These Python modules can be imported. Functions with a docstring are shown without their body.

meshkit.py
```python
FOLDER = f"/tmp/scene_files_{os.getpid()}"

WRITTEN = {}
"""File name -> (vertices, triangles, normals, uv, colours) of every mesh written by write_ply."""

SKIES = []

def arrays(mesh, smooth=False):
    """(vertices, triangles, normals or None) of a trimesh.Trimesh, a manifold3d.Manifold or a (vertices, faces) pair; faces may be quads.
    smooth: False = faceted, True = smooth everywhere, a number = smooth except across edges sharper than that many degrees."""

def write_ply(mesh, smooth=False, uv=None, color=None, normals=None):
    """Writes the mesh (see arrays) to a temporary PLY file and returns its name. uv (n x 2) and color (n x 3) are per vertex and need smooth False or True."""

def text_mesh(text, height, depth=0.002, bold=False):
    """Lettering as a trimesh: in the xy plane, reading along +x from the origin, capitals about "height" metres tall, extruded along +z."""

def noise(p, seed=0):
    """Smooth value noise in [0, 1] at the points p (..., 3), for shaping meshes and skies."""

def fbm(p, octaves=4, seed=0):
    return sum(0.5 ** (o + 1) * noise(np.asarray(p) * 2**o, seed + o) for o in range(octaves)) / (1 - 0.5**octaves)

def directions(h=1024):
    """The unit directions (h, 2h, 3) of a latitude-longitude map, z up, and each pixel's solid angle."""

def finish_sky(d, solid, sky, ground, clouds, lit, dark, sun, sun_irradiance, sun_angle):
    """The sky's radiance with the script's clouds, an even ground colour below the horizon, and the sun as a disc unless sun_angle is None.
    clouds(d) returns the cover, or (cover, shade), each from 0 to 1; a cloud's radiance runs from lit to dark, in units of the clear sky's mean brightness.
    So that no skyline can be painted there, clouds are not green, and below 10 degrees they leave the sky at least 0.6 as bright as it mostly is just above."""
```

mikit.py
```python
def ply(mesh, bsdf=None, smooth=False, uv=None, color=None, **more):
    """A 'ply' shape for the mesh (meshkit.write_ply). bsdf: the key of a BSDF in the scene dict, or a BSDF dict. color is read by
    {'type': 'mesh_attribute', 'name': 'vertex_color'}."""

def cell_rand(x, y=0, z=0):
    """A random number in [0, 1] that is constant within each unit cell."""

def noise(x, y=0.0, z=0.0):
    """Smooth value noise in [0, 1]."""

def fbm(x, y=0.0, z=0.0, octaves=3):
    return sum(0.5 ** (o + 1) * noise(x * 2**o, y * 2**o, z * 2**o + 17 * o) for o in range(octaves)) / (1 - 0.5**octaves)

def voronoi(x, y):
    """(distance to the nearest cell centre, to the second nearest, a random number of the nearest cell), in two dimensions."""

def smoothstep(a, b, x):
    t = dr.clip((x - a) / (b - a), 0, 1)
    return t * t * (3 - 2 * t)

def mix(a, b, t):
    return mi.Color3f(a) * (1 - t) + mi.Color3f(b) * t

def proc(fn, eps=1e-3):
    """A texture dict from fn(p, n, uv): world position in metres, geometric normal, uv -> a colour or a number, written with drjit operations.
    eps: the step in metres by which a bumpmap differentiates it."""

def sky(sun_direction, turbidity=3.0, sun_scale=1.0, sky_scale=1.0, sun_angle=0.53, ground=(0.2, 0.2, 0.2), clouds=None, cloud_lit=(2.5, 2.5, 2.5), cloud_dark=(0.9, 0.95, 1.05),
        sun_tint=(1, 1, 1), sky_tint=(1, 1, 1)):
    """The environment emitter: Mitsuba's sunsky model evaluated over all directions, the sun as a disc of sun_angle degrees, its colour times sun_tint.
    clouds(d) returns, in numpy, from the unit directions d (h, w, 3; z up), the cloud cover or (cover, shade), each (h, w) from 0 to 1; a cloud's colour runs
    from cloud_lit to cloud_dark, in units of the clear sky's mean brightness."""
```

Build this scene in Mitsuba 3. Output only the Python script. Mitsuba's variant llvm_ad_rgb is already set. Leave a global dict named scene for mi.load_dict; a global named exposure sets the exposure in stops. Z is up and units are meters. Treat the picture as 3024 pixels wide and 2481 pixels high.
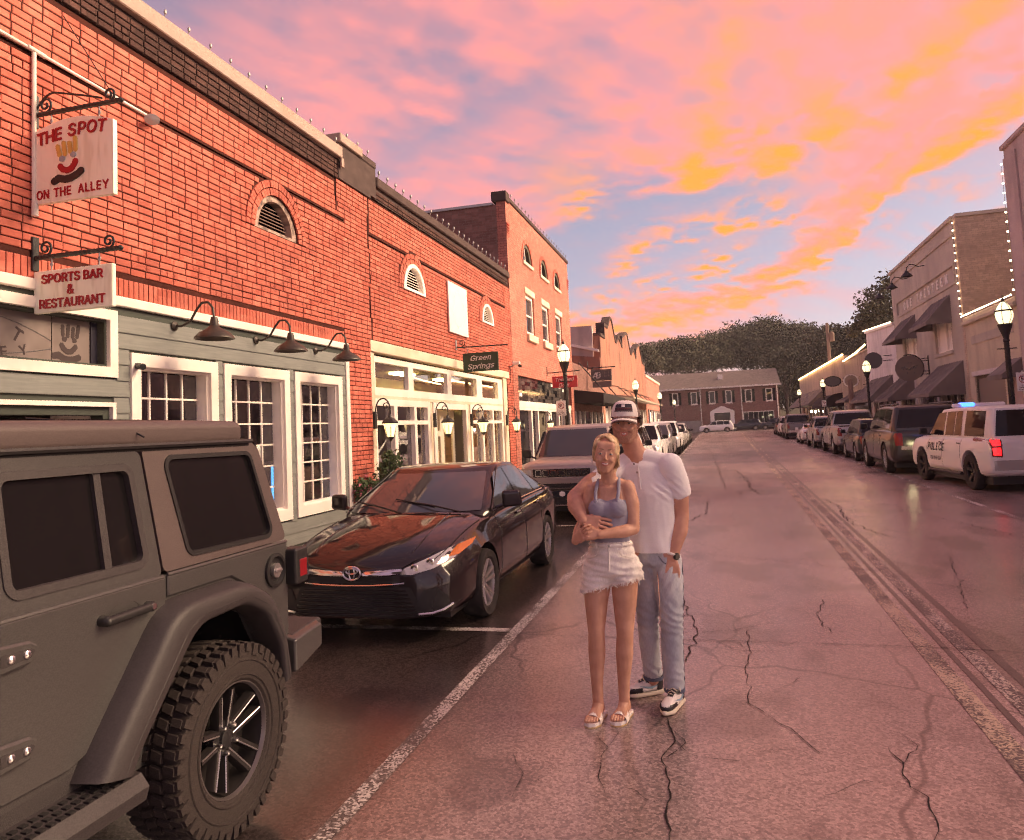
import math, random
import numpy as np
import trimesh
import mitsuba as mi
import mikit, meshkit
from mikit import proc, noise, fbm, cell_rand, smoothstep, mix, voronoi, ply
import drjit as dr
from shapely.geometry import Polygon, Point, LineString, box as sbox
from shapely import affinity
from shapely.ops import unary_union
import manifold3d as m3

scene, labels = {}, {}
T = mi.ScalarTransform4f
# ---------------------------------------------------------------- camera, sky, exposure
CAM = (0.0, 0.0, 1.70)
FWD = (-0.2518269981989425, 0.9648684872985023, 0.07491305090843427)
UPV = (0.0645534058937122, -0.060488089868623, 0.9960793385928488)
scene['camera'] = {'type': 'perspective', 'fov': 67.807, 'fov_axis': 'x', 'near_clip': 0.05, 'far_clip': 600.0,
                   'principal_point_offset_y': 0.05694,
                   'to_world': T().look_at(origin=CAM, target=[CAM[i] + FWD[i] for i in range(3)], up=UPV)}
exposure = 1.9


def cloud_fn(d):
    """Sunset cloud sheet: streaks of thin cloud lit orange along their edges, salmon in their bodies, with lavender gaps between."""
    az = np.degrees(np.arctan2(d[..., 0], d[..., 1]))
    el = np.degrees(np.arcsin(np.clip(d[..., 2], -1, 1)))
    k = 1.0 / np.maximum(d[..., 2] + 0.07, 0.06)          # the flat cloud sheet, seen in perspective
    sx, sy = d[..., 0] * k, d[..., 1] * k
    a = np.radians(52)
    u, v = sx * np.cos(a) + sy * np.sin(a), -sx * np.sin(a) + sy * np.cos(a)

    def n2(x, y, o=4, s=0):
        return meshkit.fbm(np.stack([x, y, .37 + 0 * x], -1), o, s)
    wu, wv = n2(sx * .9, sy * .9, 4, 3) - .5, n2(sx * .9, sy * .9, 4, 9) - .5
    wisp = n2(u * .7 + 1.5 * wu, v * 2.4 + 1.5 * wv, 5, 1)          # long fibres
    fine = n2(u * 5 + 4 * wu, v * 14 + 4 * wv, 4, 5)               # ripples
    mott = n2(sx * 11 + wu * 7, sy * 11 + wv * 7, 4, 7)
    patch = n2(u * .5 + wu, v * 1.1 + wv, 3, 11)
    ray = n2(az * .22 + 5, el * .05, 3, 21)
    st = lambda x, lo, hi: np.clip((x - lo) / (hi - lo), 0, 1) ** 2 * (3 - 2 * np.clip((x - lo) / (hi - lo), 0, 1))
    e2 = el + 5.0 * (wisp - .5) + 3.5 * (mott - .5) * np.clip(el / 10, .3, 1) + 2.2 * (n2(az * .35, el * .9, 4, 13) - .5)
    LOW = [(-60, 1.0), (-20, 2.0), (-12, 6.3), (-4, 6.9), (3.5, 8.6), (9, 11.2), (14, 15.0), (22, 18.5), (40, 26), (70, 33), (100, 25), (140, 12), (180, 6)]
    MID = [(-24, 9.5), (-14, 13.6), (-7, 16.0), (-2, 16.4), (3, 16.4), (7, 17.6), (12, 20)]
    lo = np.interp(az, *np.array(LOW, float).T)
    mid = np.interp(az, *np.array(MID, float).T)
    sheet = st(e2 - lo, -.9, 1.6)
    gap = st(e2 - lo, 1.0, 2.2) * (1 - st(e2 - mid, -1.0, .7)) * st(az + 5 * (mott - .5), -20, -12.5) * (1 - st(az + 9 * (patch - .5) + 9 * (wisp - .5), 4, 11))
    hole = np.exp(-((az + 21 - (el - 20)) / 8) ** 2 - ((e2 - 21.5 - .35 * (az + 20)) / 1.7) ** 2)
    left = (1 - st(az - .45 * (el - 25) + 8 * (patch - .5), -46, -25)) * st(el, 4, 22)
    out = np.clip(st(np.abs(az), 75, 120) + st(el, 45, 65), 0, 1)      # away from the sunset: a thin even sheet
    cov = sheet * (1 - .93 * gap) * (1 - .62 * hole) * (1 - .85 * left)
    rip = np.clip((mott - .5) * 3.2 + (fine - .5) * 2.6, -1, 1)
    body = np.clip(.76 + 1.1 * (wisp - .5) + 1.0 * (patch - .5) + .34 * rip, .22, 1)
    cov = cov * np.where(e2 - lo > 2.0, body, np.clip(body + .25, 0, 1))

    def band(pts, width):
        x, y = np.array(pts, float).T
        t = (e2 - np.interp(az, x, y)) / width
        return np.exp(-t * t) * st(az, x[0] - 1, x[0] + 3) * (1 - st(az, x[-1] - 3, x[-1] + 1))
    brk = np.clip((fine - .36) * 3.2, 0, 1.25)
    brk2 = np.clip((mott - .40) * 4.5, 0, 1.3)
    b1 = band([(-13, 6.5), (-4, 7.1), (3.5, 8.8), (9, 11.5), (14, 15.4), (22, 19.5), (34, 26)], .8) * (.35 + .8 * brk) + .55 * band([(-9, 8.2), (0, 9.4), (5, 11.0), (10, 14.2), (16, 19)], .45) * brk + .45 * band([(-4, 5.9), (4, 7.4), (10, 10.4), (16, 14.6)], .4) * brk
    b1b = band([(-12, 8.8), (-6, 9.6), (-1, 11.2), (4, 12.6)], .65) * (.2 + brk2)
    b2 = band([(-8, 12.0), (-2, 13.8), (4, 14.2), (8, 14.6)], .8) * brk2
    b4 = band([(-11, 15.2), (-6, 17.6), (0, 18.0), (6, 19.5), (12, 23)], 1.5) * brk2
    b5 = band([(3, 16.2), (9, 18.5), (15, 22.5), (26, 29)], 1.4) * (.2 + brk)
    b6 = np.exp(-((az - 1.0 - .30 * (el - 20) + 2 * (patch - .5)) / 1.3) ** 2) * st(e2, 15, 18) * (1 - st(e2, 26, 33)) * (.3 + brk)
    b7 = np.exp(-((az + 9.5 + .35 * (el - 17)) / 2.6) ** 2 - ((e2 - 17.0) / 2.2) ** 2)
    right = np.exp(-((az - 20) / 8) ** 2) * (np.exp(-((e2 - 11.3) / .55) ** 2) + np.exp(-((e2 - 14.0) / .7) ** 2)) * brk
    horizon = np.exp(-(el / 5.5) ** 2)
    thin = .30 * st(wisp, .45, .62) * (1 - sheet) * st(el, 3, 8)
    bright = b1 + .9 * b1b + b2 + .6 * b4 + .8 * b5 + .55 * b6 + .5 * b7 + .8 * right
    cov = np.clip(cov + b1 * .9 + b1b * .9 + b2 + .4 * b4 + .4 * b5 + .25 * b6 + right * .7 + thin, 0, 1)
    cov = np.clip(cov + .62 * (1 - st(az + 6 * (patch - .5), -4, 9)) * (1 - st(e2 - lo, -1.5, .5)) * st(el, -2, 2) * (.7 + .6 * wisp), 0, 1)
    cov = cov * (1 - .22 * horizon)
    orange = np.clip(bright * 1.05 + .22 * st(ray, .5, .75) * st(az, -20, 0) * sheet + .12 * (patch - .5) + .20 * np.clip(rip, 0, 1) * st(az, -18, -6) * st(e2 - mid, -1, 2) + .10 * st(wisp, .5, .7), 0, 1)
    cover = cov * (1 - out) + out * (.10 + .34 * st(wisp, .35, .7) * body)
    shade = np.clip(1 - orange * (1 - out), 0, 1)
    return cover, shade


scene['sky'] = mikit.sky((0.82, 0.26, 0.50), turbidity=4.0, sun_scale=1.8, sky_scale=.69, sun_angle=38, ground=(.12, .10, .10), clouds=cloud_fn,
                         cloud_lit=(3.2, 1.08, .20), cloud_dark=(2.75, .90, .83), sun_tint=(.97, .90, .87), sky_tint=(2.60, 1.80, 1.66))


# ---------------------------------------------------------------- helpers
rng = np.random.default_rng(7)
AR = 0.0196651
CA, SA = math.cos(AR), math.sin(AR)


def RT(lat, v, z=0.0):
    """Right-hand row: lateral and along-street distances to world."""
    return (lat * CA + v * SA, -lat * SA + v * CA, z)


RROT = T().rotate([0, 0, 1], -math.degrees(AR))      # local (lat, v, z) -> world


def cat(ms):
    return trimesh.util.concatenate([m for m in ms if m is not None])


def box(x0, x1, y0, y1, z0, z1):
    m = trimesh.creation.box(extents=(abs(x1 - x0), abs(y1 - y0), abs(z1 - z0)))
    m.apply_translation(((x0 + x1) / 2, (y0 + y1) / 2, (z0 + z1) / 2))
    return m


def rbox(x0, x1, y0, y1, z0, z1, b=.01):
    """A box with chamfered edges."""
    v = []
    for x, sx in ((x0, 1), (x1, -1)):
        for y, sy in ((y0, 1), (y1, -1)):
            for z, sz in ((z0, 1), (z1, -1)):
                v += [(x + sx * b, y + sy * b, z), (x + sx * b, y, z + sz * b), (x, y + sy * b, z + sz * b)]
    return trimesh.convex.convex_hull(np.array(v))


def tube(pts, r, n=8, caps=True):
    p = np.asarray(pts, float)
    r = np.broadcast_to(r, (len(p),)).astype(float)
    t = np.gradient(p, axis=0)
    t /= np.linalg.norm(t, axis=1, keepdims=True) + 1e-12
    a = np.zeros_like(p)
    ref = np.array([0, 0, 1.0]) if abs(t[0][2]) < .9 else np.array([1.0, 0, 0])
    for i in range(len(p)):
        x = np.cross(t[i], ref)
        x /= np.linalg.norm(x) + 1e-12
        a[i] = x
        ref = np.cross(x, t[i])
    b = np.cross(t, a)
    ang = np.arange(n) * 2 * np.pi / n
    v = p[:, None] + r[:, None, None] * (np.cos(ang)[None, :, None] * a[:, None] + np.sin(ang)[None, :, None] * b[:, None])
    v = v.reshape(-1, 3)
    i, j = np.meshgrid(np.arange(len(p) - 1), np.arange(n), indexing='ij')
    q = np.stack([i * n + j, i * n + (j + 1) % n, (i + 1) * n + (j + 1) % n, (i + 1) * n + j], -1).reshape(-1, 4)
    f = np.vstack([q[:, [0, 1, 2]], q[:, [0, 2, 3]]])
    if caps:
        m = len(v)
        v = np.vstack([v, p[:1], p[-1:]])
        k = np.arange(n)
        f = np.vstack([f, np.stack([k, np.full(n, m), (k + 1) % n], 1), np.stack([(len(p) - 1) * n + k, (len(p) - 1) * n + (k + 1) % n, np.full(n, m + 1)], 1)])
    return trimesh.Trimesh(v, f[:, ::-1], process=False)


def lathe(prof, n=24, axis='z', at=(0, 0, 0)):
    """prof: (r, h) points from bottom to top."""
    p = np.array(prof, float)
    ang = np.arange(n) * 2 * np.pi / n
    v = np.stack([p[:, None, 0] * np.cos(ang), p[:, None, 0] * np.sin(ang), np.broadcast_to(p[:, 1:2], (len(p), n))], -1).reshape(-1, 3)
    i, j = np.meshgrid(np.arange(len(p) - 1), np.arange(n), indexing='ij')
    q = np.stack([i * n + j, i * n + (j + 1) % n, (i + 1) * n + (j + 1) % n, (i + 1) * n + j], -1).reshape(-1, 4)
    f = np.vstack([q[:, [0, 1, 2]], q[:, [0, 2, 3]]])
    if axis == 'x':
        v = v[:, [2, 0, 1]]
    elif axis == 'y':
        v = v[:, [1, 2, 0]]
    m = trimesh.Trimesh(v, f, process=False)
    m.apply_translation(at)
    return m


def extr(poly, depth):
    g = [q for q in getattr(poly, 'geoms', [poly]) if not q.is_empty and q.area > 1e-7]
    return cat([trimesh.creation.extrude_polygon(q, depth, engine='earcut') for q in g])


def wallx(poly, x0, x1):
    """polygon in (y, z) extruded from x0 to x1 (x0 < x1)."""
    m = extr(poly, x1 - x0)
    v = m.vertices.copy()
    m.vertices = np.stack([x0 + v[:, 2], v[:, 0], v[:, 1]], 1)
    return m


def wally(poly, y0, y1):
    """polygon in (x, z) extruded from y0 to y1."""
    m = extr(poly, y1 - y0)
    v = m.vertices.copy()
    m.vertices = np.stack([v[:, 0], y1 - v[:, 2], v[:, 1]], 1)
    return m


def flat(poly, z, t=.0):
    """polygon in (x, y) as a sheet facing up at height z."""
    out = []
    for q in [q for q in getattr(poly, 'geoms', [poly]) if not q.is_empty]:
        v, f = trimesh.creation.triangulate_polygon(q, engine='earcut')
        f = np.asarray(f)
        e, g = v[f[:, 1]] - v[f[:, 0]], v[f[:, 2]] - v[f[:, 0]]
        a = e[:, 0] * g[:, 1] - e[:, 1] * g[:, 0]
        f = np.where((a < 0)[:, None], f[:, ::-1], f)
        out.append(trimesh.Trimesh(np.column_stack([v, np.full(len(v), z)]), f, process=False))
    return cat(out)


def xf(mesh, mat):
    m = mesh.copy()
    m.apply_transform(np.array(mat.matrix if hasattr(mat, 'matrix') else mat, float))
    return m


def move(m, x=0, y=0, z=0):
    m = m.copy()
    m.apply_translation((x, y, z))
    return m


used = {}


def key(name, parent=None):
    base = (parent + '__' if parent else '') + name
    k = used.get(base, -1) + 1
    used[base] = k
    return base if k == 0 else f'{base}_{k:03d}'


def tag(k, label=None, cat_=None, group=None, kind=None):
    d = labels.setdefault(k, {})
    for a, b in (('label', label), ('category', cat_), ('group', group), ('kind', kind)):
        if b:
            d[a] = b
    return k


def thing(name, label, cat_, group=None):
    return tag(key(name), label, cat_, group)


def put(name, mesh, mat, parent=None, smooth=False, to=None, label=None, cat_=None, group=None, kind=None, color=None, **more):
    k = key(name, parent)
    d = mesh if isinstance(mesh, dict) else ply(mesh, None, smooth, color=color)
    d = {**d, 'bsdf': {'type': 'ref', 'id': mat}, **more}
    if to is not None:
        d['to_world'] = to
    scene[k] = d
    if label or kind:
        tag(k, label, cat_, group, kind)
    return k


UNIT = ply(trimesh.creation.box(extents=(1, 1, 1)), None)


def unit(x0, x1, y0, y1, z0, z1):
    return T().translate([(x0 + x1) / 2, (y0 + y1) / 2, (z0 + z1) / 2]).scale([x1 - x0, y1 - y0, z1 - z0])


# ---------------------------------------------------------------- materials
def mat(name, d, two=True):
    scene[name] = {'type': 'twosided', 'b': d} if two else d


def rgb(c):
    return {'type': 'rgb', 'value': list(c) if hasattr(c, '__len__') else [c, c, c]}


def pr(name, c, rough=.5, spec=.5, metal=0., coat=0., **k):
    c = c if isinstance(c, dict) else rgb(c)
    rough = rough if isinstance(rough, dict) else float(rough)
    d = {'type': 'principled', 'base_color': c, 'roughness': rough, 'specular': float(spec), 'metallic': float(metal)}
    if coat:
        d['clearcoat'] = float(coat)
        d['clearcoat_gloss'] = .95
    d.update(k)
    mat(name, d)


BH, BL = .081, .225


def brick_fn(base, soot, mortar=None):
    def fn(p, n, uv):
        row = dr.floor(p.z / BH)
        # bricks run along y on street walls and along x on cross walls
        run = dr.select(dr.abs(n.x) > .5, p.y, p.x) + dr.select(cell_rand(row, 0, 3) > .5, .5 * BL, 0) + 50
        col = dr.floor(run / BL)
        r = cell_rand(col, row, 1)
        g = fbm(p.y * 9 + p.x * 9, p.z * 9, p.x * 3, 3)
        big = fbm(p.y * .45 + p.x * .4, p.z * .5, 3.0, 3)
        c = mix(base[0], base[1], r) * (.80 + .40 * g)
        c = c * (.82 + .36 * big)
        stain = smoothstep(.56, .75, fbm(p.y * 1.4 + p.x, p.z * 3.2, 9., 3))
        c = mix(c, soot, stain * .35)
        if mortar is not None:
            fz, fr = p.z / BH - row, run / BL - col
            j = (fz < .13) | (fr < .05)
            c = dr.select(j, mi.Color3f(mortar) * (.8 + .4 * g), c)
        return c
    return fn


pr('brick_red', proc(brick_fn(((.45, .112, .078), (.57, .17, .122)), (.22, .06, .05))), .85, .25)
pr('brick_far', proc(brick_fn(((.43, .155, .115), (.54, .215, .165)), (.28, .10, .085), (.20, .07, .055))), .88, .2)
pr('brick_soot', proc(brick_fn(((.060, .030, .027), (.10, .050, .043)), (.035, .02, .02), (.05, .026, .024))), .9, .2)
pr('brick_brown', proc(brick_fn(((.20, .095, .08), (.28, .14, .12)), (.12, .07, .06), (.20, .14, .12))), .9, .2)
pr('brick_tan', proc(brick_fn(((.44, .33, .25), (.53, .41, .31)), (.30, .22, .17), (.38, .30, .24))), .9, .2)
pr('mortar', proc(lambda p, n, uv: mix((.085, .026, .02), (.05, .017, .014), fbm(p.y * 5, p.z * 8, 1., 2))), .95, .1)


def stucco_fn(a, b, streak=.3, sc=1.0):
    def fn(p, n, uv):
        h = p.x + p.y
        big = fbm(h * .35 * sc, p.z * .4 * sc, 2., 3)
        st = fbm(h * 2.2 * sc, p.z * .8 * sc, 5., 3)
        g = noise(p.x * 40, p.y * 40, p.z * 40)
        c = mix(a, b, smoothstep(.3, .7, big * .6 + st * .4))
        return c * (.92 + .16 * g) * (1 - streak * smoothstep(.5, .8, st))
    return fn


def paint_fn(c, dirt=.12):
    c = np.array(c)
    d = c * np.array([.75, .68, .6])

    def fn(p, n, uv):
        a = fbm(p.x * 2 + p.y * 2, p.z * 2.5, p.x, 3)
        g = noise(p.x * 60 + 3, p.y * 60, p.z * 14)
        return mix(c.tolist(), d.tolist(), dirt * 2 * smoothstep(.42, .75, a) + dirt * g * .6)
    return fn


pr('white_trim', proc(paint_fn((.86, .80, .74))), .45, .4)
pr('fascia_tan', proc(paint_fn((.38, .28, .24), .2)), .6, .3)
pr('cream_stone', proc(paint_fn((.74, .64, .50), .22)), .8, .2)
pr('stucco_pink', proc(stucco_fn((.38, .165, .115), (.30, .15, .115), .4)), .9, .2)
pr('stucco_gray', proc(stucco_fn((.52, .46, .39), (.44, .39, .34), .07)), .9, .2)
pr('stucco_cream', proc(stucco_fn((.62, .53, .41), (.52, .45, .35), .08)), .9, .2)
pr('stucco_white', proc(stucco_fn((.72, .66, .66), (.60, .55, .55), .1)), .9, .2)
pr('stucco_tan', proc(stucco_fn((.42, .34, .27), (.33, .27, .22), .1)), .9, .2)
pr('plaster_mauve', proc(stucco_fn((.52, .41, .39), (.43, .34, .33), .1)), .9, .2)


def siding_fn(p, n, uv):
    g = fbm(p.y * 4, p.z * 90, 2., 3)
    b = fbm(p.y * .6, p.z * .8, 4., 2)
    return mix((.15, .165, .155), (.24, .25, .235), g * .7 + b * .3)


pr('siding_gray', proc(siding_fn), .55, .4)
pr('siding_green', (.045, .055, .045), .5)
pr('glass_dark', (.010, .010, .012), .03, .7)
pr('glass_mid', (.05, .045, .045), .06, .7)
scene['glass'] = {'type': 'thindielectric', 'int_ior': 1.5}
pr('etched', proc(lambda p, n, uv: mix((.16, .13, .12), (.23, .19, .18), fbm(p.y * 6, p.z * 6, 1., 3))), .35, .5)
pr('etched_clear', (.07, .055, .055), .2, .5)
pr('black_iron', proc(lambda p, n, uv: mix((.012, .012, .013), (.03, .027, .026), fbm(p.x * 30, p.y * 30, p.z * 30, 2))), .45, .5)
pr('bronze', (.055, .045, .038), .4, .5, .3)
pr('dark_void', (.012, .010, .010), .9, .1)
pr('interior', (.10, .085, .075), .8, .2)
pr('galv', (.45, .43, .42), .45, .5, .4)
pr('pipe_white', proc(paint_fn((.74, .70, .66), .2)), .5)
pr('sign_cream', proc(lambda p, n, uv: mix((.90, .90, .74), (.74, .72, .56), smoothstep(.5, .8, fbm(p.x * 14 + p.y * 14, p.z * 2.5, 3., 3)))), .5, .4)
pr('letter_red', (.36, .012, .02), .45, .4)
pr('hair_yellow', (.60, .42, .10), .5)
pr('eye_blue', (.30, .36, .40), .4)
pr('paint_black', (.012, .014, .016), .4)
pr('sign_green', (.022, .055, .03), .4)
pr('letter_white', (.80, .77, .72), .5)
pr('sign_red', (.50, .035, .05), .4)
pr('sign_gray', (.10, .095, .10), .45)
pr('sign_brown', (.20, .16, .14), .5)
pr('sign_white', (.78, .75, .72), .45)
pr('concrete', proc(lambda p, n, uv: mix((.24, .21, .20), (.34, .30, .28), fbm(p.x * 3, p.y * 3, p.z * 3, 4)) * (.9 + .2 * noise(p.x * 70, p.y * 70, p.z * 70))), .75, .3)
pr('soot_cap', proc(lambda p, n, uv: mix((.05, .035, .034), (.11, .075, .07), fbm(p.y * 6, p.z * 9, p.x * 6, 3))), .9, .2)
pr('roof_shingle', proc(lambda p, n, uv: mix((.11, .085, .082), (.17, .13, .125), cell_rand(p.x / .3, dr.floor(p.z / .11), 2) * .6 + .4 * fbm(p.x * 2, p.z * 3, 1., 2))), .9, .2)
pr('awning_gray', proc(lambda p, n, uv: mix((.14, .115, .115), (.23, .20, .19), fbm(p.y * 3 + p.x * 3, p.z * 2, 1., 3))), .7, .3)
pr('awning_dark', (.035, .03, .032), .8, .2)
pr('olive', (.10, .085, .06), .7)
pr('navy', (.018, .016, .032), .5)
pr('door_cream', (.62, .56, .46), .5)
pr('wood_yellow', (.55, .38, .16), .5)


def em(v, c):
    return {'type': 'area', 'radiance': rgb([v * x for x in c])}


# wet, worn asphalt: the aggregate stands out of the binder, films of water lie in the low places
def asphalt_fn(p, n, uv):
    big = fbm(p.x * .35, p.y * .16, 2., 4)
    patch = fbm(p.x * 1.3 + 4, p.y * .8, 1., 3)
    agg = voronoi(p.x * 75, p.y * 75)
    grit = cell_rand(p.x * 160, p.y * 160, 4)
    track = dr.exp(-dr.square((p.x + .75 - .012 * p.y) / .5)) + dr.exp(-dr.square((p.x - .75) / .5))
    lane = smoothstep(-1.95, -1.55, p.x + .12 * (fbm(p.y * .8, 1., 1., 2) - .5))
    c = mix((.10, .076, .071), (.32, .23, .212), smoothstep(.2, .75, big * .55 + patch * .45))
    c = c * (.45 + .85 * agg[2] * (.5 + grit))
    c = c * (1 - .12 * track)
    wx, wy = p.x + .25 * (fbm(p.x * 2.2, p.y * 2.2, 3., 3) - .5), p.y + .5 * (fbm(p.x * 1.8, p.y * 1.8, 8., 3) - .5)
    web = voronoi(wx * .8, wy * .45)
    hair = .8 * smoothstep(.024, .005, web[1] - web[0]) * smoothstep(.42, .60, fbm(p.x * .7, p.y * .5, 12., 3))
    c = c * (1 - .75 * hair)
    oil = smoothstep(.60, .72, fbm(p.x * 1.7, p.y * 1.1, 21., 3))
    c = c * (1 - .4 * oil)
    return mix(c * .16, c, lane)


def asphalt_rough(p, n, uv):
    big = fbm(p.x * .5, p.y * .22, 6., 4)
    fine = noise(p.x * 60, p.y * 60, 1.)
    lane = smoothstep(-1.95, -1.55, p.x)
    r = .20 + .22 * smoothstep(.34, .72, big) + .09 * fine
    return mi.Float(r * (.75 + .25 * lane))


def asphalt_bump(p, n, uv):
    v = voronoi(p.x * 75, p.y * 75)
    near = 1 / (1 + dr.square(p.y / 14.))
    return (1 - v[0]) * near + .8 * fbm(p.x * 9, p.y * 9, 1., 3) * near


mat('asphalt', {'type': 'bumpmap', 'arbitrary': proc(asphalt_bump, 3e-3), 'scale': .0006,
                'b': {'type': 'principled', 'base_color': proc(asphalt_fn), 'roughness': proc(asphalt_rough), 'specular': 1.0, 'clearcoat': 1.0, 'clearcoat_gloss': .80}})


def wear_fn(c, lo=.42, hi=.60):
    def fn(p, n, uv):
        w = fbm(p.x * 5, p.y * 2.2, 3., 4) * .65 + .35 * cell_rand(p.x * 90, p.y * 90, 7)
        base = mix((.055, .045, .042), (.11, .088, .08), fbm(p.x * 9, p.y * 9, 3., 2)) * (.6 + .8 * cell_rand(p.x * 140, p.y * 140, 2))
        return mix(c, base, smoothstep(lo, hi, w))
    return fn


pr('line_white', proc(wear_fn((.56, .50, .47), .36, .58)), .42, .5)
pr('line_yellow', proc(wear_fn((.55, .43, .30), .32, .58)), .42, .5)
pr('line_pale', proc(wear_fn((.60, .50, .40), .28, .50)), .42, .5)
pr('line_seam', proc(wear_fn((.085, .066, .062), .36, .54)), .35, .5)
pr('crack', (.012, .009, .009), .7, .3)
pr('earth', (.07, .065, .05), .95, .1)

# ---------------------------------------------------------------- ground, road, pavements
LK, RK, RW, LX = -4.20, 6.6, 8.8, -6.0          # kerbs, right wall (local), left wall
put('ground', flat(sbox(-130, -58, 130, 230), -.02), 'earth', kind='structure')
rr = [RT(RK, -40)[:2], RT(RK, 104)[:2]]
road = Polygon([(LK, -40), rr[0], rr[1], (70, 104), (70, 114), (-70, 114), (-70, 104), (LK, 104)])
put('road', flat(road, 0.0), 'asphalt', kind='structure')


def slabs(x0, x1, y0, y1, step, z, gap=.012):
    out, y = [], y0
    while y < y1:
        out.append((x0, x1, y, min(y + step, y1) - gap))
        y += step
    return out


pl_ = put('pavement', box(LX - .3, LK - .16, -30, 103, -.05, .105), 'concrete', kind='structure')
for a in slabs(LX - .2, LK - .165, -4, 60, 1.5, .13):
    put('slab', UNIT, 'concrete', pl_, to=unit(*a, .08, .13))
for i in range(34):
    put('kerb_stone', UNIT, 'concrete', pl_, to=unit(LK - .16, LK, -4 + i * 3, -4 + i * 3 + 2.985, -.04, .135))
pr_ = put('pavement_right', box(RK + .16, RW + .3, -30, 103, -.05, .105), 'concrete', to=RROT, kind='structure')
for a in slabs(RK + .165, RW + .2, 10, 60, 1.5, .13):
    put('slab', UNIT, 'concrete', pr_, to=RROT @ unit(*a, .08, .13))
for i in range(34):
    put('kerb_stone', UNIT, 'concrete', pr_, to=RROT @ unit(RK, RK + .16, -4 + i * 3, -4 + i * 3 + 2.985, -.04, .135))

# painted lines
put('parking_line', flat(sbox(-1.78, -8, -1.68, 100), .004), 'line_white', 'road')
for k in range(-1, 14):
    put('parking_bar', flat(sbox(LK + .1, 6.32 + 6.7 * k, -1.79, 6.43 + 6.7 * k), .004), 'line_white', 'road')
for a, b, m in ((1.17, 1.29, 'line_yellow'), (1.44, 1.55, 'line_pale'), (1.345, 1.385, 'line_seam'), (1.60, 1.66, 'line_seam')):
    put('centre_seam' if 'seam' in m else 'centre_line', xf(flat(sbox(a, -8, b, 100), .003 if 'seam' in m else .004), RROT), m, 'road')
put('parking_line', xf(flat(sbox(4.05, 10, 4.15, 100), .004), RROT), 'line_white', 'road')


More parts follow.
